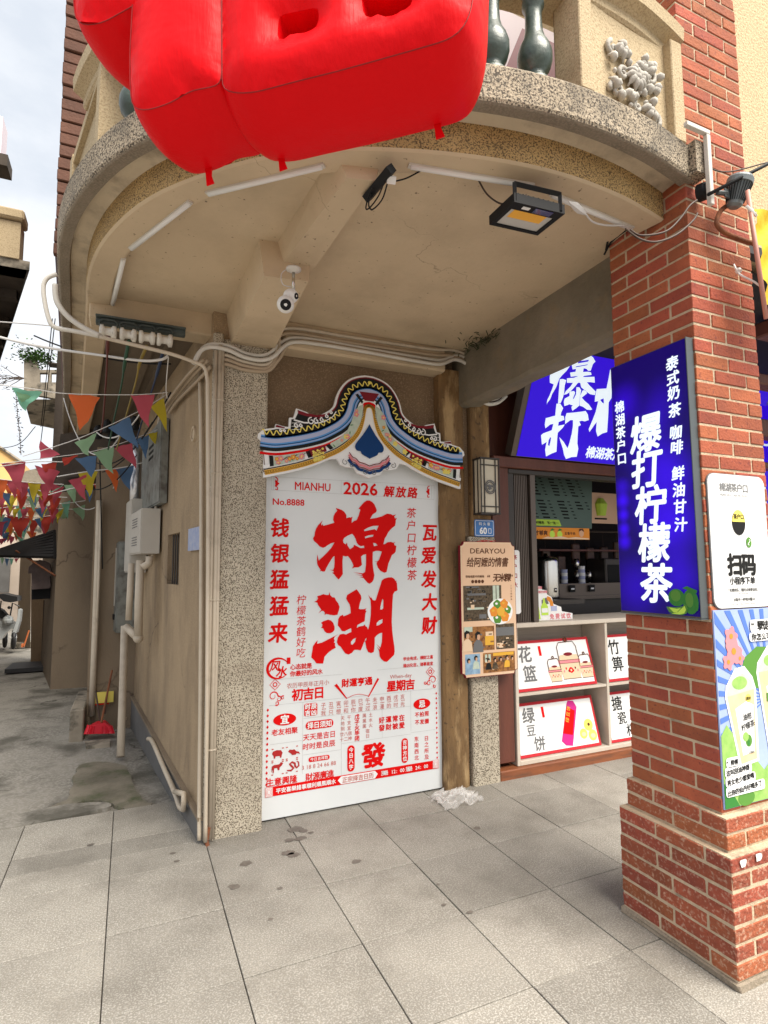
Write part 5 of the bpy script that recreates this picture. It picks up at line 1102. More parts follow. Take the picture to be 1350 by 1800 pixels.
# ================================================================ shop front
shop = thing('tea_shop', 'dark framed tea shop window with ribbed shutter, reddish wood posts and kickboard', 'shop', (3.4, 3.65, 0))
one('post', ['red_wood'], lambda m: m.cbox((2.50, 3.60, .10), (2.66, 3.80, 2.36), .006), shop)
one('post', ['dark_metal'], lambda m: m.cbox((2.655, 3.615, 1.11), (2.72, 3.75, 2.36), .004), shop)
for i in range(9): one('shutter_rib', ['bronze_metal'], lambda m: m.cbox((2.722+i*.0165, 3.635, 1.105), (2.733+i*.0165, 3.66, 2.30), .002), shop)
one('shutter_back', ['dark_metal'], lambda m: m.box((2.715, 3.66, 1.105), (2.885, 3.68, 2.30)), shop)
one('frame', ['bronze_metal'], lambda m: (m.cbox((2.875, 3.61, 1.11), (2.925, 3.70, 2.30), .003),), shop)
one('header', ['red_wood'], lambda m: (m.cbox((2.50, 3.565, 2.30), (6.0, 3.72, 2.385), .006),), shop)
one('header_rail', ['dark_metal'], lambda m: (m.cbox((2.66, 3.60, 2.262), (6.0, 3.70, 2.298), .004),), shop)
one('upper_panel', ['red_wood'], lambda m: (m.cbox((2.49, 3.72, 2.38), (6.0, 3.78, 3.14), .004),), shop)
one('kickboard', ['kick_wood'], lambda m: (m.cbox((2.492, 3.555, -.02), (6.0, 3.70, .066), .006),), shop)
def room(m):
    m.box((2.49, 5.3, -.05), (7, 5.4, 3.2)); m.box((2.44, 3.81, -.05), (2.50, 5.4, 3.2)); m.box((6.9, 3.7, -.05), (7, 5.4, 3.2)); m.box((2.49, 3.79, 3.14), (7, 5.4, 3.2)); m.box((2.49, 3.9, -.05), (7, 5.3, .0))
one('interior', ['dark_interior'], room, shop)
one('back_worktop', ['bronze_metal'], lambda m: (m.box((3.1, 4.552, 1.20), (6.8, 5.2, 1.235)), m.box((3.1, 4.56, 1.236), (6.8, 4.58, 1.36))), shop)
one('back_cabinet', ['dark_metal'], lambda m: (m.box((3.1, 4.60, .0), (6.8, 5.2, 1.195)),), shop)
cab = thing('display_counter', 'greyish wood-grain display counter with four open compartments below the shop window', 'counter', (3.5, 3.7, .07))
one('top', ['counter_trim'], lambda m: m.cbox((2.672, 3.585, 1.075), (6.0, 4.02, 1.108), .004), cab)
one('side', ['counter_trim'], lambda m: m.cbox((2.672, 3.592, .067), (2.700, 4.0, 1.074), .003), cab)
one('back_panel', ['counter_laminate'], lambda m: m.box((2.70, 3.86, .10), (6.0, 3.88, 1.07)), cab)
one('bottom', ['counter_trim'], lambda m: m.cbox((2.70, 3.592, .067), (6.0, 3.858, .100), .003), cab)
for x in (3.575, 4.47, 5.36): one('divider', ['counter_trim'], lambda m: m.cbox((x, 3.595, .101), (x+.026, 3.858, 1.073), .002), cab)
for x0, x1 in ((2.701, 3.574), (3.602, 4.469)): one('shelf', ['counter_trim'], lambda m: m.cbox((x0, 3.598, .565), (x1, 3.858, .585), .002), cab)
def card(x0, x1, z0, h, label, fn, lean=.10):
    t = thing('picture_card', label, 'card', ((x0+x1)/2, 3.63, z0), group='red bordered picture cards in the display counter')
    cp = PL((x0, 3.622, z0), (1, 0, 0), (0, lean, h)); W_ = x1-x0; H_ = math.hypot(h, lean)
    one('border', ['print_rose'], lambda m: m.obox(cp, 0, 0, -.004, W_, H_, 0), t)
    one('card', ['white_card'], lambda m: m.obox(cp, .022, .022, .0, W_-.022, H_-.022, .0015), t)
    fn(t, cp, W_, H_)
def c1(t, cp, W_, H_):
    def ink(m):
        txt(m, cp, '花', .135, H_*.73, .125, bold=.022, w=.003, shear=.08); txt(m, cp, '篮', .150, H_*.34, .125, bold=.020, w=.003, shear=.08)
    one('black_print', ['print_grey'], ink, t, kind='stuff'); one('red_stamp', ['print_red'], lambda m: m.flat(cp, [rect(.272, .255, .296, .330)], .003), t)
    def baskets(m):
        for cx, cy, s in ((.555, .16, 1.0), (.395, .11, .60), (.715, .12, .62)):
            for w0, w1, y0, y1, c in ((.085, .108, -.10, .02, 0), (.108, .112, .02, .045, 1), (.105, .085, .045, .085, 0)):
                m.flat(cp, [[(cx-w0*s, cy+y0*s), (cx+w0*s, cy+y0*s), (cx+w1*s, cy+y1*s), (cx-w1*s, cy+y1*s)]], .0035+s*.001, c)
            m.flat(cp, [ell(cx, cy+.09*s, .045*s, .014*s)], .0052, 3)
            P = [(cx-.10*s, cy+.05*s), (cx-.10*s, cy+.15*s), (cx-.075*s, cy+.185*s), (cx+.07*s, cy+.19*s), (cx+.095*s, cy+.15*s), (cx+.10*s, cy+.05*s)]
            stroke(m, cp, P, .006, .0055, 2); m.flat(cp, [ell(cx, cy+.205*s, .02*s, .022*s), ell(cx, cy+.205*s, .009*s, .009*s)], .0058, 2)
            for y in (-.10, .02, .045): stroke(m, cp, [(cx-(.09+.02*(y > 0))*s, cy+y*s), (cx+(.09+.02*(y > 0))*s, cy+y*s)], .0035, .0056, 2)
            for k in range(7): m.flat(cp, [ell(cx+(-.07+.023*k)*s, cy+(-.04+.02*(k % 2))*s, .007*s, .010*s, 8)], .0059, [1, 4, 3][k % 3])
        m.flat(cp, [ell(.555, .125, .022, .022), ell(.555, .125, .010, .010)], .0062, 4)
    one('basket_print', ['print_cream', 'print_pink', 'print_brown', 'print_maroon', 'print_red'], baskets, t, kind='stuff')
card(2.705, 3.500, .590, .365, 'card showing tiered flower baskets, upper left compartment of the display counter', c1)
def c2(t, cp, W_, H_):
    def ink(m):
        txt(m, cp, '绿', .155, H_*.76, .115, bold=.024, w=.003, shear=.08); txt(m, cp, '豆', .155, H_*.48, .085, bold=.016, w=.003, shear=.1); txt(m, cp, '饼', .215, H_*.22, .105, bold=.018, w=.003, shear=.08)
    one('black_print', ['print_grey'], ink, t, kind='stuff'); one('red_stamp', ['print_red'], lambda m: m.flat(cp, [rect(.285, .265, .309, .345)], .003), t)
    def roll(m):
        m.flat(cp, [[(.425, .075), (.46, .040), (.525, .030), (.64, .31), (.615, .36), (.56, .365), (.545, .345)]], .003, 0)
        m.flat(cp, [[(.452, .130), (.545, .108), (.612, .285), (.535, .320)]], .0045, 1)
        txt(m, cp, '绿豆饼', .535, .265, .036, vert=False, w=.0055, rot=1.18, m=2, pitch=.045)
        for x, y, r, c in ((.720, .165, .045, 3), (.655, .105, .038, 4), (.745, .085, .042, 4)): m.flat(cp, [ell(x, y, r, r)], .003+r*.02, 3); m.flat(cp, [ell(x, y-.004, r*.6, r*.42)], .0052, c); 
        m.flat(cp, [ell(.722, .168, .012, .012)], .006, 5)
    one('cake_print', ['print_magenta', 'print_red', 'print_gold', 'print_yellow', 'print_cream', 'print_brown'], roll, t, kind='stuff')
card(2.705, 3.520, .105, .375, 'card with green bean cakes and magenta roll, lower left compartment of the display counter', c2)
def c3(t, cp, W_, H_):
    one('black_print', ['print_black'], lambda m: (txt(m, cp, '竹', .15, H_*.73, .125, bold=.012, w=.003, shear=.1), txt(m, cp, '箅', .15, H_*.36, .125, bold=.012, w=.003, shear=.1)), t, kind='stuff')
card(3.615, 4.42, .590, .365, 'card starting with the bamboo character, upper compartment half hidden by the brick pillar', c3)
def c4(t, cp, W_, H_):
    one('black_print', ['print_black'], lambda m: (txt(m, cp, '搪', .16, H_*.76, .115, bold=.012, w=.003, shear=.1), txt(m, cp, '瓷', .18, H_*.46, .10, bold=.010, w=.003, shear=.1), txt(m, cp, '杯', .25, H_*.2, .10, bold=.010, w=.003, shear=.1)), t, kind='stuff')
card(3.615, 4.43, .105, .375, 'card with loose brush lettering, lower compartment half hidden by the brick pillar', c4)
# menu board hanging in the window
mn = thing('menu_board', 'grey-green price list board hanging tilted inside the dark shop window', 'menu', (3.5, 4, 1.9))
mpl = PL((2.97, 3.78, 1.865), (1, 0, 0), (0, .28, .55)); ms = (.28**2+.55**2)**.5
one('panel', ['menu_green'], lambda m: m.prism(mpl, [[(0, 0), (.69, 0), (.98, .60), (0, .60)]], -.01, 0), mn)
def mt(m):
    rnd = random.Random(4)
    for col, (u0, n) in enumerate(((.01, 15), (.20, 15), (.42, 15), (.62, 12))):
        for r in range(n):
            v = .565-.034*r; u = u0 + (0 if v > .0 else 0)
            if r in (8,) or u+.11 > .69+.29*v/.6-.01: continue
            m.flat(mpl, [rect(u, v, u+rnd.uniform(.05, .085), v+.015)], .001, 0); 
            if u+.145 < .69+.29*v/.6: m.flat(mpl, [rect(u+.115, v+.003, u+.145, v+.013)], .001, 0)
    m.flat(mpl, [rect(.03, .012, .36, .075)], .0008, 1); txt(m, mpl, '招牌柠檬茶 买一送一', .19, .042, .030, bold=.02, w=.0016)
one('black_print', ['print_black', 'print_lime'], mt, mn, kind='stuff')
bn = thing('orange_banner', 'orange banner strip with lettering hanging under the price list', 'banner', (3.3, 3.79, 1.79))
bp_ = front(3.765)
one('panel', ['print_orange'], lambda m: m.obox(bp_, 2.985, 1.765, -.004, 3.615, 1.862, 0), bn)
def bnt(m):
    txt(m, bp_, '香才够爽', 3.075, 1.815, .042, bold=.03, w=.001, pitch=.044); txt(m, bp_, '五香牛肉', 3.40, 1.815, .026, bold=.02, w=.001, pitch=.03)
    for x, c in ((3.21, 1), (3.29, 1)): m.flat(bp_, [ell(x, 1.805, .027, .03)], .001, c); m.flat(bp_, [[(x-.02, 1.835), (x, 1.855), (x+.03, 1.842), (x, 1.835)]], .002, 2)
    m.flat(bp_, [[(3.10, 1.767), (3.16, 1.785), (3.22, 1.778), (3.30, 1.79), (3.38, 1.776), (3.46, 1.785), (3.61, 1.775), (3.61, 1.767)]], .0015, 3); m.flat(bp_, [ell(3.525, 1.820, .026, .034)], .0018, 4); m.flat(bp_, [[(3.495, 1.83), (3.505, 1.856), (3.545, 1.858), (3.555, 1.83), (3.525, 1.845)]], .0022, 0)
one('banner_print', ['print_brown', 'print_lime', 'print_leaf', 'print_cream', 'print_skin'], bnt, bn, kind='stuff')
def urn(m):
    m.lathe((3.58, 4.30, 1.24), [(.115, 0), (.118, .02), (.118, .34), (.110, .37), (.06, .39), (.02, .395), (.02, .42)], 28); m.box((3.57, 4.17, 1.30), (3.59, 4.20, 1.34))
tag(one('tea_urn', ['steel'], urn, smooth=True), 'tall shiny steel tea urn standing in the dark shop window', 'urn')
one('urn_shelf', ['dark_metal'], lambda m: m.box((3.0, 4.05, 1.20), (3.8, 4.5, 1.238)), shop)
for i, (x, y, h) in enumerate(((3.72, 4.60, .09), (4.02, 4.62, .10), (4.22, 4.66, .12), (4.40, 4.60, .10))):
    tag(one('tea_tin', ['print_black', 'print_white'], lambda m: (m.lathe((x, y, 1.2365), [(.035, 0), (.035, h), (.03, h+.008)], 14), m.box((x-.02, y-.037, 1.26), (x+.02, y-.0355, 1.30), 1))), ['small dark tin nearest the steel urn on the back worktop', 'second small tin from the urn on the back worktop', 'tallest of the small tins on the back worktop', 'small tin nearest the lit pillar sign on the back worktop'][i], 'tin', 'tins along the back worktop')
for i in range(7):
    x = 4.50 + (i % 3)*.09; z_ = 1.237+(i//3)*.13
    tag(one('glass_jar', ['steel'], lambda m: m.lathe((x, 4.9, z_), [(.034, 0), (.036, .09), (.025, .105), (.025, .12)], 14), smooth=True), 'stacked shiny jar at the back of the shop, half hidden by the lit pillar sign', 'jar', 'jars stacked at the back of the shop')
bm_ = one('wall_menu', ['print_peach', 'print_lime', 'print_black'], lambda m: (m.box((3.95, 4.50, 1.98), (5.2, 4.52, 2.30), 0), [ (m.lathe((4.16+.32*k, 4.495, 2.06), [(.05, 0), (.07, .12), (.03, .18)], 12, 1), m.box((4.08+.32*k, 4.49, 2.02), (4.24+.32*k, 4.498, 2.035), 2)) for k in range(4)]), kind=None)
tag(bm_, 'cream picture menu with green drinks on the back wall of the shop', 'menu')
for i in range(4):
    one('price_tag', ['print_black', 'print_white'], lambda m: (m.box((3.55+.26*i, 4.535, 1.275), (3.62+.26*i, 4.54, 1.345), 0), m.box((3.565+.26*i, 4.532, 1.30), (3.605+.26*i, 4.534, 1.315), 1)), shop)
one('hook_rail', ['bronze_metal'], lambda m: m.tube([(3.2, 5.0, 1.93), (6.5, 5.0, 1.93)], .012, 6), shop)
M('pack_brown', (.10, .045, .022), (.05, .02, .012), s=20, rough=.5, var=.4)
for i in range(10):
    x = 3.25+.21*i; z_ = 1.50+.06*math.sin(i*2.3)
    o = one('hanging_pack', ['pack_brown'], lambda m: (m.cbox((x, 4.96, z_), (x+.11, 5.0, z_+.24+.04*math.sin(i)), .01), m.tube([(x+.055, 4.98, z_+.22), (x+.055, 4.99, 1.93)], .002, 4)))
    tag(o, 'brown snack pack hanging on the rail in the dim back of the shop', 'pack', 'packs hanging at the back of the shop')
for i in range(3):
    x = 3.95+.24*i; tag(one('cup_stack', ['print_white', 'print_lavender'], lambda m: [m.lathe((x, 4.75, 1.2365+.035*k), [(.028, 0), (.036, .085), (.038, .09)], 12, k % 2) for k in range(5+i)]), ['short', 'middle', 'tall'][i] + ' stack of paper cups on the back worktop', 'cups', 'cup stacks on the back worktop')
one('machine', ['dark_metal', 'print_black'], lambda m: (m.cbox((4.72, 4.70, 1.2365), (5.0, 5.0, 1.62), .012, 0), m.box((4.75, 4.695, 1.32), (4.97, 4.699, 1.55), 1)), shop)
one('coffee_shelf', ['red_wood'], lambda m: (m.box((3.1, 4.9, 1.42), (3.9, 5.2, 1.44)), m.box((4.0, 4.9, 1.70), (5.4, 5.2, 1.72))), shop)
pr_ = thing('promo_stand', 'cut-out promotion card with a green bottle standing on the counter', 'card', (3.0, 3.7, 1.108))
prp = PL((0, 3.655, 0), (1, 0, 0), (0, .05, 1))
one('backing', ['print_white'], lambda m: m.prism(prp, [[(2.915, 1.11), (3.345, 1.11), (3.35, 1.155), (3.24, 1.175), (3.235, 1.21), (3.16, 1.235), (3.145, 1.29), (3.10, 1.315), (3.10, 1.345), (3.05, 1.355), (3.04, 1.38), (2.915, 1.395), (2.91, 1.34), (2.945, 1.32), (2.96, 1.30), (2.915, 1.295)]], -.008, 0), pr_)
def prt(m):
    txt(m, prp, '免费试饮', 3.22, 1.137, .044, bold=.03, w=.002, pitch=.057, m=0); txt(m, prp, '喜糖茶酒送福', 2.985, 1.370, .022, bold=.03, w=.002, m=0); txt(m, prp, '自由畅饮试喝', 3.035, 1.335, .022, bold=.03, w=.002, m=0)
    m.flat(prp, [[(3.10, 1.30), (3.13, 1.29), (3.155, 1.25), (3.155, 1.22), (3.125, 1.22), (3.12, 1.25), (3.09, 1.275)]], .002, 1)
    m.flat(prp, [[(3.03, 1.15), (3.10, 1.15), (3.10, 1.22), (3.075, 1.25), (3.07, 1.285), (3.055, 1.285), (3.05, 1.25), (3.03, 1.22)]], .002, 2); m.flat(prp, [rect(3.035, 1.17, 3.095, 1.205)], .003, 3)
    m.flat(prp, [[(2.97, 1.29), (3.00, 1.26), (3.01, 1.20), (3.02, 1.12), (2.99, 1.12), (2.975, 1.20)]], .0022, 2); m.flat(prp, [[(3.04, 1.27), (3.09, 1.29), (3.11, 1.24), (3.04, 1.22)]], .0012, 4)
    for k in range(7): m.flat(prp, [rect(2.922, 1.215+k*.011, 2.965, 1.220+k*.011)], .002, 4)
    m.flat(prp, [rect(3.13, 1.18, 3.19, 1.22)], .0015, 5)
one('promo_print', ['print_pink', 'print_orange', 'print_lime', 'print_white', 'print_grey', 'print_lavender'], prt, pr_, kind='stuff')
# lit blue panel of the next shop on the right
ns = thing('next_shop_sign', 'blue lit sign edge with white ring at the far right behind the pillar', 'sign', (5.3, 3.3, 2.3))
one('lit_panel', ['sign_blue'], lambda m: m.box((4.9, 3.30, 1.95), (6.4, 3.36, 3.2)), ns)
one('lettering', ['sign_white_lit'], lambda m: (txt(m, front(3.299), '棉湖', 5.32, 2.78, .16, bold=.03), stroke(m, front(3.299), [(5.32+.22*math.cos(a), 2.86+.22*math.sin(a)) for a in [i*.3 for i in range(22)]], .02, .003)), ns)

# ================================================================ little signs by the granite pilaster
tag(one('notice_strip', ['white_card', 'print_darkred'], lambda m: (m.prism(front(3.60), [rrect(2.66, 1.18, 2.745, 1.665, .02)], -.004, 0), [txt(m, front(3.60), c_, 2.70, 1.61-.07*i, .04, w=.002, m=1) for i, c_ in enumerate('茶户口大')])), 'narrow white rounded notice strip on the ribbed shutter', 'notice')
dy = thing('film_board', 'tall cream board reading DEARYOU with film stills, hung on the granite pilaster', 'board', (2.38, 3.5, .76))
dp = front(3.50)
def notch(x0, y0, x1, y1, r):
    P = []
    for cx, cy, a0 in ((x1, y0, 180), (x1, y1, 270), (x0, y1, 0), (x0, y0, 90)): P += [(cx+r*math.cos(math.radians(a0-90*i/5)), cy+r*math.sin(math.radians(a0-90*i/5))) for i in range(6)]
    return P
DX0, DX1, DZ0, DZ1 = 2.150, 2.625, .762, 1.722
one('edge', ['print_maroon'], lambda m: m.prism(dp, [notch(DX0, DZ0, DX1, DZ1, .03)], -.025, -.001), dy)
one('rim', ['print_cream'], lambda m: m.flat(dp, [notch(DX0+.004, DZ0+.004, DX1-.004, DZ1-.004, .03)], .0), dy)
one('panel', ['print_peach'], lambda m: m.prism(dp, [notch(DX0+.015, DZ0+.015, DX1-.015, DZ1-.015, .03)], 0, .001), dy)
def dyt(m):
    T = lambda s, u, v, sz, **k: txt(m, dp, s, u, v, sz, w=.0025, **k)
    T('DEARYOU', 2.385, 1.655, .038, bold=.006, width=.30); T('给阿嬷的情書', 2.385, 1.573, .070, bold=.014, pitch=.060, shear=.15, sx=.85); T('“无米粿”', 2.505, 1.460, .060, bold=.025, pitch=.050, shear=.1); T('寻味电影中的美味', 2.270, 1.470, .020, bold=.01)
    for k in range(4): m.flat(dp, [ell(2.250+.028*k, 1.434, .0125, .0125, 14)], .0025)
    T('二三三四四品', 2.583, 1.40, .012, vert=True, pitch=.02)
one('brown_print', ['print_brown'], dyt, dy, kind='stuff')
def stills(m):
    Rr = lambda a, b, c, d, w, mi: m.flat(dp, [rect(a, b, c, d)], w, mi)
    Rr(2.170, 1.155, 2.495, 1.405, .002, 0); Rr(2.170, .945, 2.425, 1.115, .002, 1); Rr(2.440, .945, 2.600, 1.125, .002, 0); Rr(2.175, .785, 2.300, .925, .002, 2); Rr(2.325, .785, 2.600, .925, .002, 1)
    Rr(2.420, 1.29, 2.445, 1.403, .003, 3); Rr(2.452, 1.27, 2.475, 1.403, .003, 3); Rr(2.20, 1.335, 2.36, 1.350, .003, 4); Rr(2.225, 1.345, 2.24, 1.37, .003, 4); Rr(2.20, 1.235, 2.34, 1.25, .003, 3); Rr(2.23, 1.24, 2.26, 1.27, .0034, 5); Rr(2.30, 1.17, 2.36, 1.20, .003, 4); Rr(2.19, 1.39, 2.30, 1.40, .003, 4)
    Rr(2.345, .98, 2.42, 1.045, .003, 6); Rr(2.35, 1.045, 2.415, 1.075, .0032, 5); Rr(2.170, 1.08, 2.24, 1.115, .003, 3); Rr(2.44, 1.04, 2.598, 1.10, .003, 4); Rr(2.445, .955, 2.5, .99, .0032, 5); Rr(2.34, .86, 2.36, .915, .003, 3); Rr(2.37, .86, 2.39, .915, .003, 3); Rr(2.41, .90, 2.59, .922, .003, 6)
    rnd = random.Random(3)
    for x, y, s, shirt in ((2.195, 1.03, 1.0, 5), (2.285, 1.02, 1.0, 4), (2.205, .86, .62, 2), (2.265, .875, .65, 3), (2.37, .855, .55, 7), (2.425, .855, .55, 0), (2.475, .86, .55, 1), (2.53, .865, .6, 6), (2.575, .86, .55, 1)):
        m.flat(dp, [[(x-.045*s, y-.085*s), (x+.045*s, y-.085*s), (x+.036*s, y-.02*s), (x+.012*s, y+.002*s), (x-.012*s, y+.002*s), (x-.034*s, y-.018*s)]], .0034, shirt)
        m.flat(dp, [ell(x+.004*s, y+.022*s, .014*s, .022*s, 12)], .0038, 10); m.flat(dp, [[(x-.020*s, y+.010*s), (x-.024*s, y+.045*s), (x-.006*s, y+.062*s), (x+.018*s, y+.054*s), (x+.020*s, y+.03*s), (x+.010*s, y+.040*s), (x-.006*s, y+.036*s), (x-.009*s, y+.012*s)]], .0042, 7)
    for a, b, c, d in ((2.172, 1.157, 2.418, 1.403), (2.172, .947, 2.423, 1.08), (2.442, .947, 2.598, 1.04), (2.327, .787, 2.598, .90)):
        for q in range(26):
            u, v = rnd.uniform(a, c-.03), rnd.uniform(b, d-.015); m.flat(dp, [rect(u, v, u+rnd.uniform(.006, .03), v+rnd.uniform(.002, .012))], .0031+q*1e-5, rnd.choice([0, 1, 4, 7, 7, 5]))
one('film_stills', ['print_photo', 'print_photo_warm', 'print_photo_blue', 'print_mint', 'print_grey', 'print_cream', 'print_gold', 'print_black', 'print_lavender', 'print_blue', 'print_skin'], stills, dy, kind='stuff')
def dish(m):
    m.flat(dp, [ell(2.480, 1.215, .110, .093, 34)], .0045, 0)
    for x, y, r, c in ((2.455, 1.265, .034, 1), (2.515, 1.268, .034, 2), (2.425, 1.215, .036, 2), (2.485, 1.215, .034, 3), (2.545, 1.225, .030, 1), (2.455, 1.165, .036, 1), (2.520, 1.175, .036, 2)):
        m.flat(dp, [[(x+r*(1+.08*math.sin(5*t))*math.cos(t), y+r*(1+.08*math.sin(5*t))*math.sin(t)) for t in [i*PI/12 for i in range(24)]]], .0047+c*.0002, c); m.flat(dp, [ell(x-r*.2, y+r*.2, r*.35, r*.25, 10)], .0056, 0 if c == 1 else 3)
one('dish_print', ['print_white', 'print_green', 'print_orange', 'print_gold'], dish, dy, kind='stuff')
one('hanging_cord', ['print_red'], lambda m: (m.tube([(2.27, 3.515, 1.715), (2.38, 3.535, 1.735), (2.49, 3.515, 1.715)], .002, 5), m.tube([(2.30, 3.52, 1.718), (2.40, 3.54, 1.728), (2.47, 3.52, 1.73)], .002, 5)), dy)
tag(one('house_number', ['plate_blue', 'print_white'], lambda m: (m.prism(front(3.545), [rrect(2.305, 1.762, 2.478, 1.886, .012)], -.003, .001, 0), m.prism(front(3.545), [rrect(2.311, 1.768, 2.472, 1.880, .010), rrect(2.314, 1.771, 2.469, 1.877, .009)], .0012, .0016, 1), txt(m, front(3.545), '码头巷', 2.392, 1.856, .026, bold=.01, w=.002, m=1, pitch=.036), txt(m, front(3.545), '60', 2.380, 1.806, .048, bold=.035, w=.002, m=1), m.prism(front(3.545), [rrect(2.425, 1.785, 2.452, 1.822, .003), rrect(2.429, 1.789, 2.448, 1.818, .002)], .0012, .0016, 1))), 'small blue enamel plate with the number 60 above the film board', 'plate')
lt = thing('wall_lantern', 'tall rectangular cream wall lantern with dark frame and round crest', 'lantern', (2.38, 3.5, 1.92))
LX0, LX1, LZ0, LZ1 = 2.305, 2.462, 1.925, 2.330
one('shade', ['lantern_glass'], lambda m: m.box((LX0+.006, 3.452, LZ0+.008), (LX1-.006, 3.538, LZ1-.008)), lt)
def lf(m):
    for x in (LX0, LX0+.030, LX1-.030, LX1):
        for y in ((3.445, 3.545) if x in (LX0, LX1) else (3.4475,)): m.cbox((x-.004, y-.003, LZ0), (x+.004, y+.003, LZ1), .001)
    for z_ in (LZ0, LZ0+.05, LZ1-.05, LZ1): m.cbox((LX0-.006, 3.443, z_-.004), (LX1+.006, 3.449, z_+.004), .001)
    for z_ in (LZ0, LZ1): m.cbox((LX0-.007, 3.441, z_-.006), (LX1+.007, 3.548, z_+.006), .002)
    for y in (3.49,): m.box((LX0-.002, y-.003, LZ0), (LX0+.003, y+.003, LZ1))
one('frame', ['dark_metal'], lf, lt)
def crest(m):
    q = front(3.4465); c = ((LX0+LX1)/2, 2.118); m.prism(q, [ell(c[0], c[1], .047, .052, 30), ell(c[0], c[1], .040, .045, 30)], 0, .003); m.prism(q, [ell(c[0], c[1], .036, .040, 30), ell(c[0], c[1], .030, .034, 26)], 0, .003)
    m.prism(q, [[(c[0]-.028, c[1]+.006), (c[0]-.012, c[1]+.020), (c[0]+.022, c[1]+.012), (c[0]+.026, c[1]-.002), (c[0]+.004, c[1]+.002), (c[0]+.014, c[1]-.014), (c[0]-.008, c[1]-.022), (c[0]-.022, c[1]-.012), (c[0]-.010, c[1]-.004)]], 0, .003)
one('crest', ['print_grey'], crest, lt)

# ================================================================ things along the alley wall
def wthing(name, label, cat, s, z, group=None): return thing(name, label, cat, alp(s, z, .05), group)
wl = lambda P, d: [alp(s, z, d) for s, z in P]
for k, (P, r, lab) in enumerate((([(0.2817,2.8305),(0.1614,2.0655),(0.0575,0.8728),(0.0214,0.244),(-0.0011,0.0205)], .013, 'leftmost cream conduit running up the corner of the alley wall'), )):
    tag(one('conduit', ['pvc_cream'], lambda m: m.tube(wl(spline(P, 4), .02), r, 8), smooth=True), lab, 'pipe')
for i, (x, r, zt) in enumerate(((.437, .012, 2.86), (.462, .013, 2.90), (.479, .010, 2.88))):
    tag(one('conduit', ['pvc_cream'], lambda m: (m.tube([(x, 3.485, .02), (x+.001, 3.484, 1.2), (x-.002, 3.484, 2.2), (x, 3.485, zt)], r, 10), [m.tube([(x, 3.485, z_), (x, 3.485, z_+.012)], r+.003, 10) for z_ in (.5, 1.35, 2.1, 2.55)]), smooth=True), ['outermost of three conduits at the column corner', 'middle of three conduits at the column corner, slightly thicker', 'thinnest conduit touching the speckled column edge'][i], 'pipe', 'vertical conduits at the column corner')
tag(one('pipe_elbow', ['rust'], lambda m: m.tube([(.455, 3.47, .09), (.445, 3.47, .02), (.452, 3.46, -.01)], .012, 8)), 'rusty stub at the foot of the conduits on the pavement', 'pipe')
# loose white pipe bent at the foot of the wall
tag(one('bent_pipe', ['pvc_cream'], lambda m: m.tube(wl(spline([(1.6064,0.177),(1.4069,0.2048),(0.9489,0.1519),(0.5312,0.1047),(0.3952,0.0735),(0.2737,0.0949)], 4), .05)+wl([(0.236,0.1571),(0.2407,0.1983),(0.4844,0.1337)], .06), .016, 10), smooth=True), 'cream plastic pipe slanting down the alley wall to an elbow near the ground', 'pipe')
# cabinets and boxes
def cabinet(name, label, cat, quad, d0, d1, mat, fn=None):
    t = wthing(name, label, cat, quad[0], quad[1]); s0, z0, s1, z1 = quad
    one('body', [mat], lambda m: m.obox(alp, s0, z0, d0, s1, z1, d1), t)
    one('door', [mat], lambda m: m.obox(alp, s0+.012, z0+.012, d1+.001, s1-.012, z1-.012, d1+.008), t)
    if fn: fn(t, s0, z0, s1, z1, d1+.009)
    return t
def louvres(t, s0, z0, s1, z1, d):
    for k in range(4):
        for z_ in (z0+.62*(z1-z0), z0+.2*(z1-z0)): one('louvre', ['print_grey'], lambda m: m.obox(alp, s0+.3*(s1-s0), z_+k*.022, d, s0+.75*(s1-s0), z_+k*.022+.006, d+.003), t)
cabinet('meter_box', 'cream metal cabinet with two rows of louvres on the alley wall', 'cabinet', (1.55, 1.66, 2.20, 2.03), .02, .16, 'box_white', louvres)
cabinet('tall_cabinet', 'tall narrow pale cabinet behind the louvred one on the alley wall', 'cabinet', (2.22, 1.50, 2.62, 2.18), .02, .15, 'box_white')
cabinet('upper_cabinet', 'grey-green panel cabinet with vent holes high on the alley wall', 'cabinet', (1.35, 2.06, 2.35, 2.75), .01, .06, 'box_grey', lambda t, s0, z0, s1, z1, d: [one('vent_hole', ['print_black'], lambda m: m.obox(alp, s0+.35+.05*a, z0+.42+.05*b, d, s0+.375+.05*a, z0+.445+.05*b, d+.002), t) for a in range(5) for b in range(3)])
def grey(t, s0, z0, s1, z1, d):
    one('window_strip', ['box_white'], lambda m: [m.obox(alp, s0+.12+.3*k, z0+.25, d, s0+.32+.3*k, z1-.06, d+.004) for k in range(2)], t, kind='stuff')
    one('latch', ['print_black'], lambda m: m.obox(alp, s0+.1, z0+.12, d, s0+.2, z0+.17, d+.01), t)
cabinet('grey_meter_case', 'dark grey electric meter case with clear strips low on the alley wall', 'meter', (2.66, .92, 3.40, 1.80), .02, .20, 'box_grey', grey)
tag(one('foil_duct', ['foil'], lambda m: m.tube(wl([(2.45, 2.08), (2.46, 2.35), (2.45, 2.62), (2.47, 2.75)], .10), .055, 10, rr=[.05, .055, .058, .05]), smooth=True), 'shiny foil wrapped duct beside the upper cabinet', 'duct')
tag(one('dark_riser', ['box_grey'], lambda m: [m.obox(alp, 3.0+.1*k, 1.82+.12*k, .03, 3.10+.09*k, 2.2+.1*k, .12) for k in range(3)]), 'cluster of dark switch gear above the grey meter case', 'switch box')
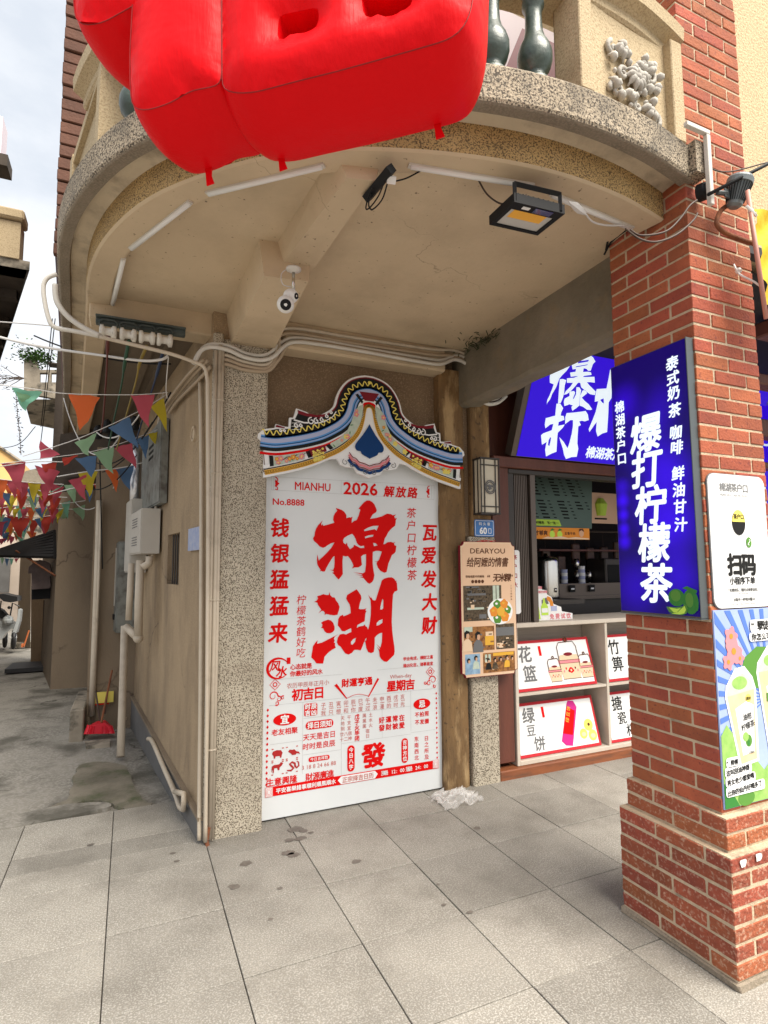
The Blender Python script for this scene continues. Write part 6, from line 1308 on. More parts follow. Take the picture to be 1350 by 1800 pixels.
tag(one('drain_pipe', ['pvc_cream'], lambda m: (m.tube([(0.0799,5.1,1.6052),(0.0783,5.1,1.2586),(0.0832,5.1,0.9754)], .034, 10), m.tube([(0.0832,5.1,0.9754),(-0.0086,5.25,1.0566)], .032, 10), m.ball((0.0832,5.1,0.9754), .040, 10), m.tube([(0.1466,5.05,1.6371),(0.144,5.05,1.5814),(0.0938,5.05,1.5447)], .032, 10)), smooth=True), 'thick cream downpipe under the louvred cabinet turning back to the left', 'pipe')
tag(one('drain_pipe', ['pvc_cream'], lambda m: m.tube([(0.0126,5.2,1.5827),(0.009,5.2,1.3016),(0.0067,5.2,1.116)], .026, 10), smooth=True), 'thinner cream pipe in front of the grey meter case', 'pipe')
tag(one('drain_pipe', ['pvc_cream'], lambda m: (m.tube([(-0.0233,5.6,1.0343), (-0.02,5.6,0.5426), (-0.0153,5.25,0.0186)], .032, 10), m.tube([(-0.0142,5.6,0.2418), (-0.0135,5.6,0.2224)], .038, 10)), smooth=True), 'long cream drainpipe standing at the alley corner beside the red brush', 'pipe')
tag(one('thin_conduit', ['pvc_cream'], lambda m: m.tube(wl([(1.4549,2.9934),(1.7149,2.71),(1.6478,2.012),(1.7181,1.6543),(1.8769,1.6079)], .04), .012, 8), smooth=True), 'thin cream conduit beside the louvred cabinet', 'pipe')
tag(one('blue_plate', ['plate_faded'], lambda m: m.obox(alp, 0.1691, 1.655, .012, 0.4952, 1.80, .020)), 'faded blue notice plate on the alley wall next to the conduits', 'plate')
def roundp(m):
    c = (0.4779,2.4433); m.prism(alp, [ell(c[0], c[1], .055, .052, 26), ell(c[0], c[1], .040, .038, 26)], 0, .014); m.prism(alp, [ell(c[0], c[1], .034, .032, 20)], 0, .008)
tag(one('round_plaque', ['plaque'], roundp), 'small round plaster ring on the alley wall', 'plaque')
# insulator rack under the cross beam
rk = thing('insulator_rack', 'dark iron bracket rack holding four white porcelain insulators under the balcony', 'insulator rack', (0, 3.5, 2.95))
one('angle_bar', ['iron_green'], lambda m: (m.cbox((-.225, 3.535, 2.945), (.262, 3.58, 2.985), .004), m.cbox((-.225, 3.50, 2.975), (.262, 3.58, 2.985), .003)), rk)
IX = [-0.1572,-0.0527,0.0479,0.1444]
CCOL = ['flag_red', 'flag_green', 'flag_yellow', 'print_navy']
for i, x in enumerate(IX):
    one('hook', ['iron_green'], lambda m: (m.tube([(x-.045, 3.54, 2.95), (x-.045, 3.50, 2.93), (x-.038, 3.495, 2.90)], .006, 6), m.tube([(x+.045, 3.54, 2.95), (x+.045, 3.50, 2.93), (x+.038, 3.495, 2.90)], .006, 6), m.tube([(x-.05, 3.53, 2.95), (x-.03, 3.52, 2.965), (x+.03, 3.52, 2.965), (x+.05, 3.53, 2.95)], .006, 6)), rk)
    one('insulator', ['porcelain'], lambda m: m.lathe((x-.045, 3.50, 2.885), [(.02, 0), (.036, .004), (.038, .02), (.022, .030), (.022, .058), (.038, .068), (.036, .086), (.02, .09)], 16, 0, (1, 0, 0)), rk, smooth=True)
CB = [[(-0.1568,3.5,2.8801),(-0.1595,3.55,2.8311),(-0.1698,3.8,2.7229),(-0.2015,4.3,2.5537),(-0.2224,4.5,2.5158)],[(-0.0464,3.5,2.8543),(-0.0682,3.65,2.7593),(-0.0874,3.9,2.6911),(-0.1404,4.4,2.5631),(-0.1815,4.8,2.4518)],[(0.0482,3.5,2.8352),(0.0128,3.65,2.7709),(-0.0027,3.8,2.7088),(-0.0569,4.3,2.6088),(-0.1222,4.8,2.4565)],[(0.1388,3.5,2.8148),(0.119,3.65,2.7502),(0.0906,3.9,2.6757),(0.0468,4.3,2.5786),(-0.0017,4.8,2.466)]]
for i, P in enumerate(CB):
    tag(one('service_cable', [['cable_red', 'cable_green', 'cable_yellow', 'cable_blue'][i]], lambda m: m.tube(spline(P, 5), .008, 6, rr=[.010 if j < 7 else .0055 for j in range(len(spline(P, 5)))]), smooth=True), ['reddish brown', 'green', 'yellow', 'dark blue'][i] + ' cable dropping from the insulator rack into the alley', 'cable', 'cables hanging from the insulator rack')
# conduits sweeping round the column and lintel
def run(name, mat, px, r, label, cat='pipe'): return tag(one(name, [mat], lambda m: m.tube(spline(px, 6), r, 9), smooth=True), label, cat)
run('flexible_conduit', 'pvc_white', [(0.3069,3.47,2.7527),(0.3438,3.47,2.8353),(0.4022,3.47,2.8726),(0.503,3.47,2.8703),(0.6066,3.47,2.839),(0.7121,3.47,2.8363),(0.7907,3.47,2.8737),(0.8556,3.47,2.9507),(0.9296,3.47,2.9888),(1.0821,3.47,2.9978),(1.4034,3.47,2.9967),(1.8379,3.47,2.988),(1.9996,3.47,2.9945),(2.1192,3.47,3.0457),(2.2255,3.47,3.0181),(2.2773,3.47,2.9129),(2.3093,3.47,2.8005),(2.3878,3.47,2.7449),(2.4849,3.47,2.7646),(2.5643,3.47,2.8266)], .013, 'front white flexible conduit sweeping over the column and round the post')
run('flexible_conduit', 'pvc_white', [(0.3242,3.49,2.7901),(0.3585,3.49,2.8624),(0.4141,3.49,2.8996),(0.5122,3.49,2.9042),(0.6166,3.49,2.873),(0.7158,3.49,2.8732),(0.7803,3.49,2.9089),(0.8381,3.49,2.9779),(0.9196,3.49,3.0213),(1.0882,3.49,3.0332),(1.4116,3.49,3.0291),(1.8488,3.49,3.0256),(2.0163,3.49,3.0333),(2.1515,3.49,3.0875),(2.2736,3.49,3.0533),(2.3258,3.49,2.9385),(2.3533,3.49,2.8331),(2.4127,3.49,2.7879),(2.4898,3.49,2.8013),(2.5534,3.49,2.8486)], .012, 'rear white flexible conduit just above the front one')
for i, (a, b) in enumerate(((574, 616), (584, 626), (592, 634))):
    run('wall_conduit', 'painted_pipe' if i else 'pvc_cream', [[(0.4409,3.5,2.8105),(0.4909,3.5,2.8467),(0.6124,3.5,2.821),(0.7546,3.5,2.8267),(0.8238,3.49,2.938),(0.8703,3.49,3.0777),(1.3286,3.49,3.0918),(1.919,3.49,3.1034),(2.1328,3.49,3.1235),(2.2691,3.49,3.0745),(2.3062,3.49,2.9577)],[(0.4348,3.5,2.781),(0.4915,3.5,2.8179),(0.6128,3.5,2.7955),(0.755,3.5,2.8008),(0.8169,3.49,2.8995),(0.867,3.49,3.043),(1.3286,3.49,3.052),(1.9184,3.49,3.0611),(2.1078,3.49,3.0767),(2.2385,3.49,3.0353),(2.2852,3.49,2.9115)],[(0.4288,3.5,2.7516),(0.4921,3.5,2.7892),(0.6133,3.5,2.77),(0.7553,3.5,2.7823),(0.8247,3.49,2.8633),(0.9349,3.49,3.0009),(1.3286,3.49,3.0162),(1.964,3.49,2.9961)]][i], .012, ['uppermost', 'middle', 'lowest'][i] + ' painted conduit along the plaster lintel')
run('cream_conduit', 'pvc_cream', [(-0.1947,3.42,2.82),(-0.0358,3.42,2.8028),(0.1758,3.42,2.7784),(0.3021,3.42,2.7491),(0.3604,3.42,2.7264),(0.3813,3.42,2.66),(0.3873,3.42,2.5401),(0.4108,3.46,1.87),(0.427,3.46,0.8899),(0.438,3.46,0.02)], .011, 'cream conduit crossing from the insulator rack and dropping down the corner')
run('loop_conduit', 'pvc_white', [(-0.4177,3.45,3.1496),(-0.4648,3.45,3.1137),(-0.4779,3.45,3.0466),(-0.4504,3.45,2.9075),(-0.4157,3.45,2.8496),(-0.3229,3.45,2.8428),(-0.1822,3.45,2.8335)], .012, 'pale conduit bending out past the balcony edge against the sky')
run('loop_conduit', 'pvc_white', [(-0.4221,3.44,3.0854),(-0.41,3.44,2.991),(-0.3581,3.44,2.9199),(-0.2817,3.44,2.8686),(-0.1961,3.44,2.834)], .015, 'thicker conduit hugging the outside of the balcony edge')
for i in range(3): run('wall_cable', 'painted_pipe', [[(0.3677,3.5,2.7998),(0.3029,3.8,2.7864),(0.2256,4.5,2.7975),(0.2085,4.8,2.8069)],[(0.391,3.5,2.7961),(0.3311,3.8,2.7825),(0.2578,4.5,2.8012),(0.2262,4.8,2.7855)],[(0.4085,3.5,2.7595),(0.3567,3.8,2.7478),(0.2838,4.4,2.7771),(0.2466,4.7,2.7624)]][i], .011, ['left', 'middle', 'right'][i] + ' pipe of the three running back along the top of the alley wall')
# moss and dead roots where the beam meets the soffit
def moss(m):
    rnd = random.Random(8)
    for q in range(150):
        t = rnd.random(); c = Vector((2.2244,3.2576,3.1)) + Vector((rnd.gauss(0, .09), rnd.gauss(-.02, .10), -.0+rnd.uniform(-.02, .02)))
        d = Vector((rnd.uniform(-1, 1), rnd.uniform(-1, 1), rnd.uniform(-1, .2)))*rnd.uniform(.015, .05); m.tube([c, c+d*.6+Vector((0, 0, .004)), c+d], .003, 4)
tag(one('moss', ['moss'], moss, kind='stuff'), 'dark moss and rootlets in the corner of soffit and side beam', 'moss')
# light tubes along the rim
for i, (a, b) in enumerate([((-0.1417,3.5536,3.075),(-0.0793,2.988,3.075)),((-0.0484,2.8746,3.075),(0.1821,2.3855,3.075)),((0.2369,2.3058,3.075),(0.6277,1.9536,3.075)),((0.9225,1.8249,3.075),(1.4381,1.7286,3.075)),((1.5347,1.7404,3.075),(2.0411,1.7845,3.075))]):
    t = thing('light_tube', ['short vertical-looking light tube at the left end of the rim', 'light tube on the left curve of the balcony rim', 'light tube at the rim just left of the radial beam', 'light tube at the rim between radial beam and floodlight', 'rightmost light tube ending above the brick pillar'][i], 'tube light', a, group='light tubes under the balcony rim')
    A, B = Vector(a), Vector(b); A.z = B.z = 3.07; d = (B-A).normalized(); n = Vector((-d.y, d.x, 0)); pl = PL(A, d, (0, 0, 1), n); L = (B-A).length
    one('housing', ['pvc_white'], lambda m: m.obox(pl, 0, .0, -.012, L, .03, .012), t); one('diffuser', ['sticker_white'], lambda m: m.tube([A+d*.01, B-d*.01], .011, 8), t, smooth=True)
# security camera
cm = thing('security_camera', 'white twin-lens ball camera hanging from a round mount on the radial beam', 'camera', (0.6638,2.5321,2.955))
c0 = Vector((0.6591,2.5141,2.945)); yy = c0.y
one('mount', ['pvc_white'], lambda m: m.lathe((c0.x, c0.y, c0.z-.018), [(.012, 0), (.022, .008), (.036, .014), (.036, .02)], 20), cm, smooth=True)
pA = Vector((0.664,2.5214,2.93)); pB = Vector((c0.x, c0.y, (0.721,2.7,2.9097)[2])); 
one('stem', ['steel'], lambda m: m.tube([(c0.x, c0.y, c0.z-.01), (c0.x, c0.y, c0.z-.115)], .0075, 10), cm, smooth=True)
H0 = Vector((c0.x-.012, c0.y, c0.z-.135))
one('upper_ball', ['sticker_white'], lambda m: (m.ball(H0, .036, 20, 0, (1, 1, .9)),), cm, smooth=True)
H1 = H0 + Vector((-.028, -.015, -.052))
one('lower_ball', ['sticker_white'], lambda m: m.ball(H1, .040, 22), cm, smooth=True)
def lens(c, d, r, R):
    d = Vector(d).normalized(); return lambda m: (m.lathe(Vector(c)+d*(R*.80), [(r, 0), (r, R*.16), (r*.8, R*.20), (r*.3, R*.17)], 18, 0, d))
one('lens', ['cable_black'], lens(H1, (-.18, -.8, -.42), .025, .040), cm); one('lens', ['cable_black'], lens(H0, (.55, -.7, -.2), .014, .036), cm)
tag(one('camera_cable', ['cable_white'], lambda m: m.tube(spline([(c0.x-.01, c0.y, c0.z-.09), (c0.x-.05, c0.y, c0.z-.085), (c0.x-.055, c0.y+.01, c0.z-.03), (c0.x-.02, c0.y+.02, c0.z+.01)], 5), .0025, 6)), 'thin white lead looping beside the security camera', 'cable')
# floodlight on its U bracket
fl = thing('floodlight', 'black square floodlight with yellow LED panel on a U bracket under the soffit', 'floodlight', (1.4343,1.7403,2.95))
F = [(1.2841,1.8212,2.93),(1.5134,1.8038,2.93),(1.5489,1.6249,2.93),(1.2864,1.6593,2.93)]
fO = Vector(F[0]); fU = (Vector(F[1])-fO); fV = (Vector(F[3])-fO); fW, fH = fU.length, fV.length
fO2 = fO; fpl_ = PL(fO, fU, fV, (0, 0, -1))
def quad(u, v): return fO + fU*u + fV*v
def qpoly(m, us, w0, w1, mi=0):
    P = [quad(u, v) for u, v in us]; n = len(P)
    m.add([(p.x, p.y, p.z-w) for w in (w0, w1) for p in P], [tuple(range(n, 2*n)), tuple(reversed(range(n)))] + [(i, (i+1) % n, n+(i+1) % n, n+i) for i in range(n)], mi)
one('body', ['cable_black'], lambda m: (qpoly(m, [(0, 0), (1, 0), (1, 1), (0, 1)], -.03, .0), [qpoly(m, [(.12+.1*k, .1), (.15+.1*k, .1), (.15+.1*k, .9), (.12+.1*k, .9)], -.045, -.031) for k in range(8)]), fl)
one('bezel', ['cable_black'], lambda m: [qpoly(m, r_, .0, .008) for r_ in ([(0, 0), (1, 0), (1, .09), (0, .09)], [(0, .74), (1, .74), (1, 1), (0, 1)], [(0, .09), (.08, .09), (.08, .74), (0, .74)], [(.92, .09), (1, .09), (1, .74), (.92, .74)])], fl)
one('reflector', ['led_reflector'], lambda m: qpoly(m, [(.08, .09), (.92, .09), (.92, .74), (.08, .74)], .0005, .002), fl)
one('led_panel', ['led_yellow'], lambda m: qpoly(m, [(.16, .40), (.80, .40), (.80, .72), (.16, .72)], .0022, .0032), fl)
one('sensor', ['sticker_white', 'lens_blue'], lambda m: (qpoly(m, [(.22, .83), (.36, .83), (.36, .92), (.22, .92)], .008, .010, 0), qpoly(m, [(.45, .78), (.80, .78), (.80, .95), (.45, .95)], .0082, .0095, 1)), fl)
bA, bB = quad(.04, .95), quad(.92, .98)
one('bracket', ['cable_black'], lambda m: (m.tube([bA, bA+Vector((0, 0, .075))], .010, 4), m.tube([bB, bB+Vector((0, 0, .075))], .010, 4), m.tube([bA+Vector((0, 0, .072)), bB+Vector((0, 0, .072))], .012, 4)), fl)
one('lead', ['cable_brown'], lambda m: m.tube(spline([(1.2171,1.8038,3.1),(1.2786,1.8283,3.06),(1.3347,1.8107,3.02),(1.3437,1.7301,2.98),(1.3396,1.6547,2.96)], 6), .004, 6), fl)
tag(one('plug', ['cable_white'], lambda m: (m.tube([(1.5618,1.6675,3.0),(1.6078,1.6792,3.0),(1.6339,1.6881,3.0),(1.6846,1.7033,3.0)], .006, 6, rr=[.003, .016, .016, .004]), m.tube(spline([(1.6846,1.7033,3.0),(1.7728,1.755,3.02),(1.8685,1.775,3.04),(1.9638,1.7684,3.06)], 5), .004, 6))), 'white plug and lead dangling right of the floodlight', 'plug')
# driver box with curled wires on the radial beam
jb = thing('lamp_driver', 'black driver box with curled wires beside the end of the radial beam', 'driver box', (0.8517,1.9236,3.05))
one('case', ['cable_black'], lambda m: m.tube([(0.8206,1.9952,3.02),(0.8391,1.8007,3.02)], .022, 4), jb)
one('connector', ['sticker_white'], lambda m: m.tube([(0.8423,1.849,3.01),(0.8747,1.8418,3.01)], .018, 4), jb)
one('wire_loop', ['cable_black'], lambda m: (m.tube(spline([(0.8325,1.8485,3.0),(0.8407,1.9271,2.99),(0.8315,1.9922,2.98),(0.8183,2.0019,2.98),(0.8116,1.9557,3.0),(0.8063,1.9025,3.0)], 6), .003, 6), m.tube(spline([(0.8444,1.8433,3.0),(0.856,1.9233,2.98),(0.8403,1.9838,2.97),(0.8205,1.9773,2.98),(0.8132,1.9362,3.0)], 6), .003, 6), m.tube(spline([(0.886,1.8557,3.02),(0.9336,1.8627,3.05),(0.9842,1.8398,3.08)], 5), .003, 6)), jb)
# cables drooping over the pillar corner
for i, P in enumerate([[(1.8168,1.6,2.9067),(1.8208,1.55,2.8554),(1.9327,1.53,2.8883),(2.007,1.52,2.9548),(2.056,1.51,3.0183),(2.1031,1.51,3.0558)],[(1.8141,1.62,2.9223),(1.8105,1.55,2.8386),(1.8809,1.53,2.8325),(1.9851,1.52,2.8833),(2.0713,1.51,2.9579),(2.1018,1.51,2.998)]]):
    run('pillar_cable', 'cable_brown', P, .004, ['upper', 'lower'][i] + ' brown cable looping round the corner of the brick pillar', 'cable')
for i, P in enumerate([[(2.11,2.0236,3.088),(2.11,1.9734,3.1292),(2.1,1.8758,3.1303),(2.08,1.8184,3.1068)],[(2.1,2.0019,3.098),(2.09,1.9636,3.1483),(2.08,1.8832,3.1495),(2.07,1.8157,3.1083)]]):
    run('pillar_cable', 'cable_black', P, .005, ['lower', 'upper'][i] + ' black cable of the tangle where soffit meets pillar', 'cable')
tr = thing('cable_trunking', 'white plastic trunking elbow fixed to the corner of the brick pillar', 'trunking', (2.16, 1.5, 3.03))
one('channel', ['pvc_white'], lambda m: m.cbox((2.146, 1.478, 3.035), (2.168, 1.498, 3.345), .002), tr); one('channel', ['pvc_white'], lambda m: m.cbox((2.03, 1.478, 3.346), (2.168, 1.498, 3.366), .002), tr)
# spot lamp on its rod
M('lamp_head', (.16, .18, .185), rough=.45, metal=.2)
sp = thing('spot_lamp', 'dark grey finned spot lamp clamped on a round base beside the pillar', 'spot lamp', (2.3279,1.5,3.1415))
sc_ = Vector((2.3087,1.47,3.1301)); sax = Vector((.12, -.25, 1)).normalized()
one('lamp_head', ['lamp_head'], lambda m: (m.lathe(sc_-sax*.062, [(.020, -.01), (.030, 0), (.034, .03), (.044, .080), (.046, .084), (.052, .086), (.052, .106), (.046, .116), (.02, .12)], 24, 0, sax)), sp, smooth=False)
one('cooling_fins', ['cable_black'], lambda m: [m.tube([sc_-sax*.05+(sax.orthogonal().normalized()*math.cos(a)+sax.cross(sax.orthogonal().normalized())*math.sin(a))*.034, sc_+sax*.020+(sax.orthogonal().normalized()*math.cos(a)+sax.cross(sax.orthogonal().normalized())*math.sin(a))*.049], .0022, 4) for a in [i*2*PI/26 for i in range(26)]], sp, kind='stuff')
bs_ = Vector((2.1843,1.52,3.1197))
one('base', ['cable_black'], lambda m: m.lathe(bs_+Vector((-.012, .03, .01)), [(.036, 0), (.036, .028), (.03, .04), (.012, .042)], 20, 0, (.25, -1, -.1)), sp, smooth=False)
one('arm', ['lamp_grey'], lambda m: (m.cbox((bs_.x+.055, 1.478, bs_.z-.03), (bs_.x+.105, 1.486, bs_.z+.01), .002), m.tube([(bs_.x+.09, 1.48, bs_.z-.005), tuple(sc_+Vector((-.02, .01, 0)))], .012, 6), m.tube([(bs_.x+.02, 1.49, bs_.z-.015), (bs_.x+.07, 1.482, bs_.z-.01)], .010, 6)), sp)
tag(one('black_rod', ['cable_black'], lambda m: m.tube([(2.1186,1.47,3.0599),(2.6095,1.35,3.3531)], .0075, 8), smooth=True), 'thin black rod reaching out to the right from the lamp base', 'rod')
run('rusty_conduit', 'rust', [(2.3763,1.52,3.1095),(2.3233,1.52,3.1006),(2.2605,1.52,3.0529),(2.2338,1.52,2.9948),(2.2672,1.52,2.9673),(2.3396,1.52,2.9592),(2.4912,1.52,2.9586)], .010, 'rusty ribbed conduit curling below the spot lamp')
run('overhead_wire', 'cable_brown', [(2.1126,1.53,3.2747),(2.1982,1.53,3.2489),(2.2996,1.5,3.2325),(2.4953,1.45,3.3014),(2.7902,1.4,3.4189)], .003, 'thin dark wire sagging across the stucco house', 'wire')
fg = thing('yellow_banner', 'yellow cloth banner tied to a pink pole at the right edge', 'banner', (2.3173,1.42,2.5947))
one('pole', ['pink_tube'], lambda m: m.tube([(2.2925,1.42,3.0937),(2.3564,1.42,2.5533)], .009, 10), fg, smooth=True)
def yb(m):
    n = 14; k = 8; top = Vector((2.3137,1.42,3.0168)); bot = Vector((2.3606,1.42,2.6271)); vs = []
    for i in range(n+1):
        t = i/n; p = top.lerp(bot, t)
        for j in range(k+1): s = j/k; vs.append((p.x+.28*s, p.y-.05*s-.018*math.sin(t*17+s*9), p.z+.008*math.sin(t*31)*(1-s)-.02*s))
    m.add(vs, [(i*(k+1)+j, i*(k+1)+j+1, (i+1)*(k+1)+j+1, (i+1)*(k+1)+j) for i in range(n) for j in range(k)])
one('cloth', ['yellow_cloth'], yb, fg, smooth=True)
one('white_tie', ['sticker_white'], lambda m: (m.tube(spline([(2.3733,1.55,2.8555),(2.3608,1.52,2.7939),(2.3568,1.46,2.7312),(2.3515,1.42,2.6791)], 5), .004, 6), m.ball((2.3703,1.53,2.8163), .014, 8), m.ball((2.3052,1.42,3.0046), .012, 8), m.tube([(2.2782,1.42,3.0224),(2.324,1.41,2.9836)], .006, 6)), fg)
# crumpled plastic bag
def bag(m):
    rnd = random.Random(12); c = Vector((2.02, 3.40, 0)); N = 16; vs = []
    for i in range(N+1):
        for j in range(N+1):
            u, v = i/N*2-1, j/N*2-1; r = math.hypot(u, v); h = .060*max(0, 1-r*.8)
            n_ = noise.noise(Vector((u*2.6, v*2.6, 1.5))); n2 = noise.noise(Vector((u*6, v*6, 4.2)))
            vs.append((c.x+u*.15+.04*n2, c.y+v*.11+.03*n_, .006+max(0, h*(1+.9*n_)+.03*n2+.012*rnd.random())))
    m.add(vs, [(i*(N+1)+j, (i+1)*(N+1)+j, (i+1)*(N+1)+j+1, i*(N+1)+j+1) for i in range(N) for j in range(N)])
tag(one('plastic_bag', ['bag_film'], bag), 'crumpled clear plastic bag lying at the foot of the rendered post', 'bag')

# ================================================================ houses and clutter further down the alley
nb = thing('neighbour_house', 'brown plastered house stepping out into the alley behind the drainpipe', 'building', (-.5, 7, 0))
one('front_wall', ['plaster_alley'], lambda m: (m.box((-.335, 6.3, -.05), (.25, 7.6, 2.75)),), nb)
one('return_wall', ['plaster_alley'], lambda m: (m.add([(-.885, 8.65, -.05), (-.335, 8.65, -.05), (-.335, 8.65, 2.62), (-.885, 8.65, 2.55), (-1.40, 11.6, -.05), (-1.40, 11.6, 2.55)], [(0, 1, 2, 3), (4, 0, 3, 5)]), m.box((-.34, 7.5, -.05), (-.2, 8.8, 2.7))), nb)
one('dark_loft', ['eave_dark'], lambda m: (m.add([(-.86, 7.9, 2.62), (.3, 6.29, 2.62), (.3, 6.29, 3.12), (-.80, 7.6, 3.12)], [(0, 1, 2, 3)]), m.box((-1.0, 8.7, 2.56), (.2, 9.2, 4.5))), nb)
one('step', ['old_concrete'], lambda m: (m.cbox((-.45, 6.0, -.05), (-.335, 6.9, .26), .01),), nb)
one('wall_pipe', ['pvc_cream'], lambda m: (m.tube([(-0.2934,6.25,2.2062),(-0.287,6.25,1.3693),(-0.2847,6.25,0.6623),(-0.2842,6.25,0.1405)], .028, 8), m.tube([(-0.2761,6.2,2.2015),(-0.2699,6.2,1.3705),(-0.2678,6.2,0.6684)], .012, 6)), nb, smooth=True)
tag(one('yellow_notice', ['print_yellow', 'print_red'], lambda m: (m.box((-0.269,6.25,0.25), (-.10, 6.27, (-0.2729,6.25,0.3513)[2]), 0), m.box((-.26, 6.248, .235), (-.14, 6.249, .245), 1))), 'small yellow notice low on the wall behind the brushes', 'notice')
br = thing('red_broom', 'bright red plastic broom standing head down by the drainpipe', 'broom', (-0.1973,6.0,0.0515))
one('handle', ['rust'], lambda m: m.tube([(-0.1891,5.95,0.1387),(-0.1195,6.1,0.5772)], .010, 6), br)
one('head', ['red_plastic'], lambda m: (m.prism(front(6.0), [[(-0.3092,0.0597),(-0.2969,0.0985),(-0.2284,0.1311),(-0.158,0.1334),(-0.1037,0.0761),(-0.0982,0.0551),(-0.1969,0.0413)]], -.05, .05),), br)
def brs(m):
    for i in range(26):
        t = i/25; a = Vector((-0.2998,5.97,0.1013)).lerp(Vector((-0.103,5.97,0.0784)), t); m.tube([a+Vector((0, random.uniform(-.03, .03), .02)), a+Vector(((t-.5)*.05, -.02, -.05))], .006, 4)
one('bristles', ['red_plastic'], brs, br, kind='stuff')
tag(one('brush_stick', ['cable_brown'], lambda m: m.tube([(-0.2022,6.05,0.1264),(-0.2549,6.15,0.3902)], .009, 6)), 'short dark stick leaning beside the red broom', 'stick')
tag(one('brush_stick', ['cable_brown'], lambda m: m.tube([(-0.1707,6.2,0.1556),(-0.1544,6.22,0.3622)], .009, 6)), 'dark stick leaning right of the broom handle', 'stick')
dw = thing('doorway', 'dark doorway recess with brown double door under the sheet awning', 'doorway', (-1.3, 10.5, 0))
def dwf(m):
    m.add([(-1.4274,11.0492,0.0), (-1.0857,10.5883,0.0), (-1.1535,10.55,1.6653), (-1.5024,11.1,1.6716)], [(0, 1, 2, 3)])
one('door_leaf', ['plaster_brown'], dwf, dw)
one('door_gap', ['dark_interior'], lambda m: m.tube([(-1.2065,10.6,0.0513),(-1.2185,10.6,1.0319)], .02, 4), dw)
tag(one('door_mat', ['roof_sheet'], lambda m: m.box((-1.6309,10.7371,0.0), (-.85, 10.1, .06))), 'black mat and low step in front of the dark doorway', 'mat')
aw = thing('sheet_awning', 'dark corrugated sheet awning on thin rods over the doorway', 'awning', (-1.6, 9.5, 2))
def awf(m):
    for i in range(9): 
        A_, B_ = Vector((-1.7215,9.8,1.7971)), Vector((-0.9533,9.0,2.0388)); C_, D_ = Vector((-1.6482,9.4,1.7241)), Vector((-0.9034,8.66,1.697))
        m.tube([A_.lerp(C_, i/8), B_.lerp(D_, i/8)], .035, 6)
one('sheet', ['roof_sheet'], awf, aw)
one('rod', ['rust'], lambda m: (m.tube([(-1.4321,9.2,1.7831),(-0.8895,8.63,1.4433)], .012, 6),), aw); one('rod', ['rust'], lambda m: m.tube([(-1.2971,9.2,1.7525),(-1.1973,9.0,1.6255)], .012, 6), aw)
sh = thing('hanging_shirt', 'dark grey shirt drying on a hanger under the awning', 'shirt', (-1.1067,9.4,1.0515))
one('cloth', ['cloth_grey'], lambda m: m.prism(front(9.3), [[(-1.2098,1.628),(-1.1562,1.6597),(-1.0862,1.6437),(-1.0291,1.6116),(-0.9942,1.4514),(-1.0215,1.4357),(-1.0013,1.292),(-1.0208,1.2606),(-1.2268,1.2491),(-1.2437,1.4699),(-1.2845,1.4703),(-1.2752,1.5649)]], -.05, .05), sh)
tag(one('black_garment', ['cloth_black'], lambda m: m.prism(front(9.42), [[(-1.2517,1.2932),(-1.0227,1.3211),(-1.0136,1.1117),(-1.243,1.1021)]], -.04, .04)), 'black garment hanging below the grey shirt', 'garment')
oh = thing('far_house', 'weathered brown house front at the bend of the alley beyond the doorway', 'building', (-2, 13, 0))
one('wall', ['plaster_alley'], lambda m: m.add([(-2.0228,13.5699,0.0), (-1.6977,12.9736,0.0), (-1.751,12.9,1.8013), (-2.0197,13.5,1.8124)], [(0, 1, 2, 3)]), oh)
one('step', ['old_concrete'], lambda m: m.box((-2.0602,13.3222,0.0), (-1.5, 13.2, .10)), oh)
tag(one('orange_brush', ['orange_plastic'], lambda m: (m.tube([(-1.7233,12.4,0.1158),(-1.6558,12.4,0.4003)], .014, 6), m.box((-1.767,12.4,0.098), (-1.7215,12.5,0.155)))), 'small orange handled brush leaning on the far step', 'brush')
of = thing('stained_house', 'pale house with rust streaks and broken upper wall behind the bunting', 'building', (-2.5, 18, 0))
one('wall', ['house_pale'], lambda m: m.box((-7, 18, -.05), (-2.15, 19, 3.2)), of)
one('upper_wall', ['old_concrete'], lambda m: m.prism(front(16.0), [[(-2.4727,2.064),(-2.5437,3.5683),(-2.3824,3.8833),(-2.0894,3.9863),(-1.7285,4.0671),(-1.2963,4.1395),(-1.0899,3.7193),(-1.0255,2.0773)]], -.5, 0), of)
one('shutter', ['dado_grey'], lambda m: m.box((-4, 17.9, .9), (-2.9, 17.98, 2.0)), of)
yh = thing('yellow_house', 'yellow gabled house end far down the alley beyond the bunting', 'building', (-4, 22, 0))
one('gable', ['house_yellow'], lambda m: m.prism(front(22.0), [[(-4.845,3.3339),(-4.9224,4.8021),(-4.0298,5.4681),(-3.3359,5.0038),(-3.2608,3.3872)]], -2, 0), yh)
one('roof_edge', ['old_concrete'], lambda m: m.tube([(-4.6221,21.95,5.0748),(-4.0225,21.95,5.497),(-3.3283,21.95,4.996)], .06, 6), yh)
fb = thing('plant_balcony', 'mouldy concrete balcony with pierced parapet jutting into the sky over the alley', 'balcony', (-1.5105,12.0,4.1486))
def fbw(m):
    m.prism(front(11.9), [[(-1.8936,5.3397),(-1.7176,5.4086),(-1.6352,5.1829),(-1.1769,5.2463),(-1.1522,4.6479),(-1.865,4.7249)], [(-1.6328,5.1292),(-1.5062,5.1465),(-1.4982,4.9636),(-1.6247,4.9472)], [(-1.4515,5.154),(-1.3046,5.174),(-1.2968,4.9896),(-1.4436,4.9706)]], -.12, 0)
one('parapet', ['old_concrete'], fbw, fb)
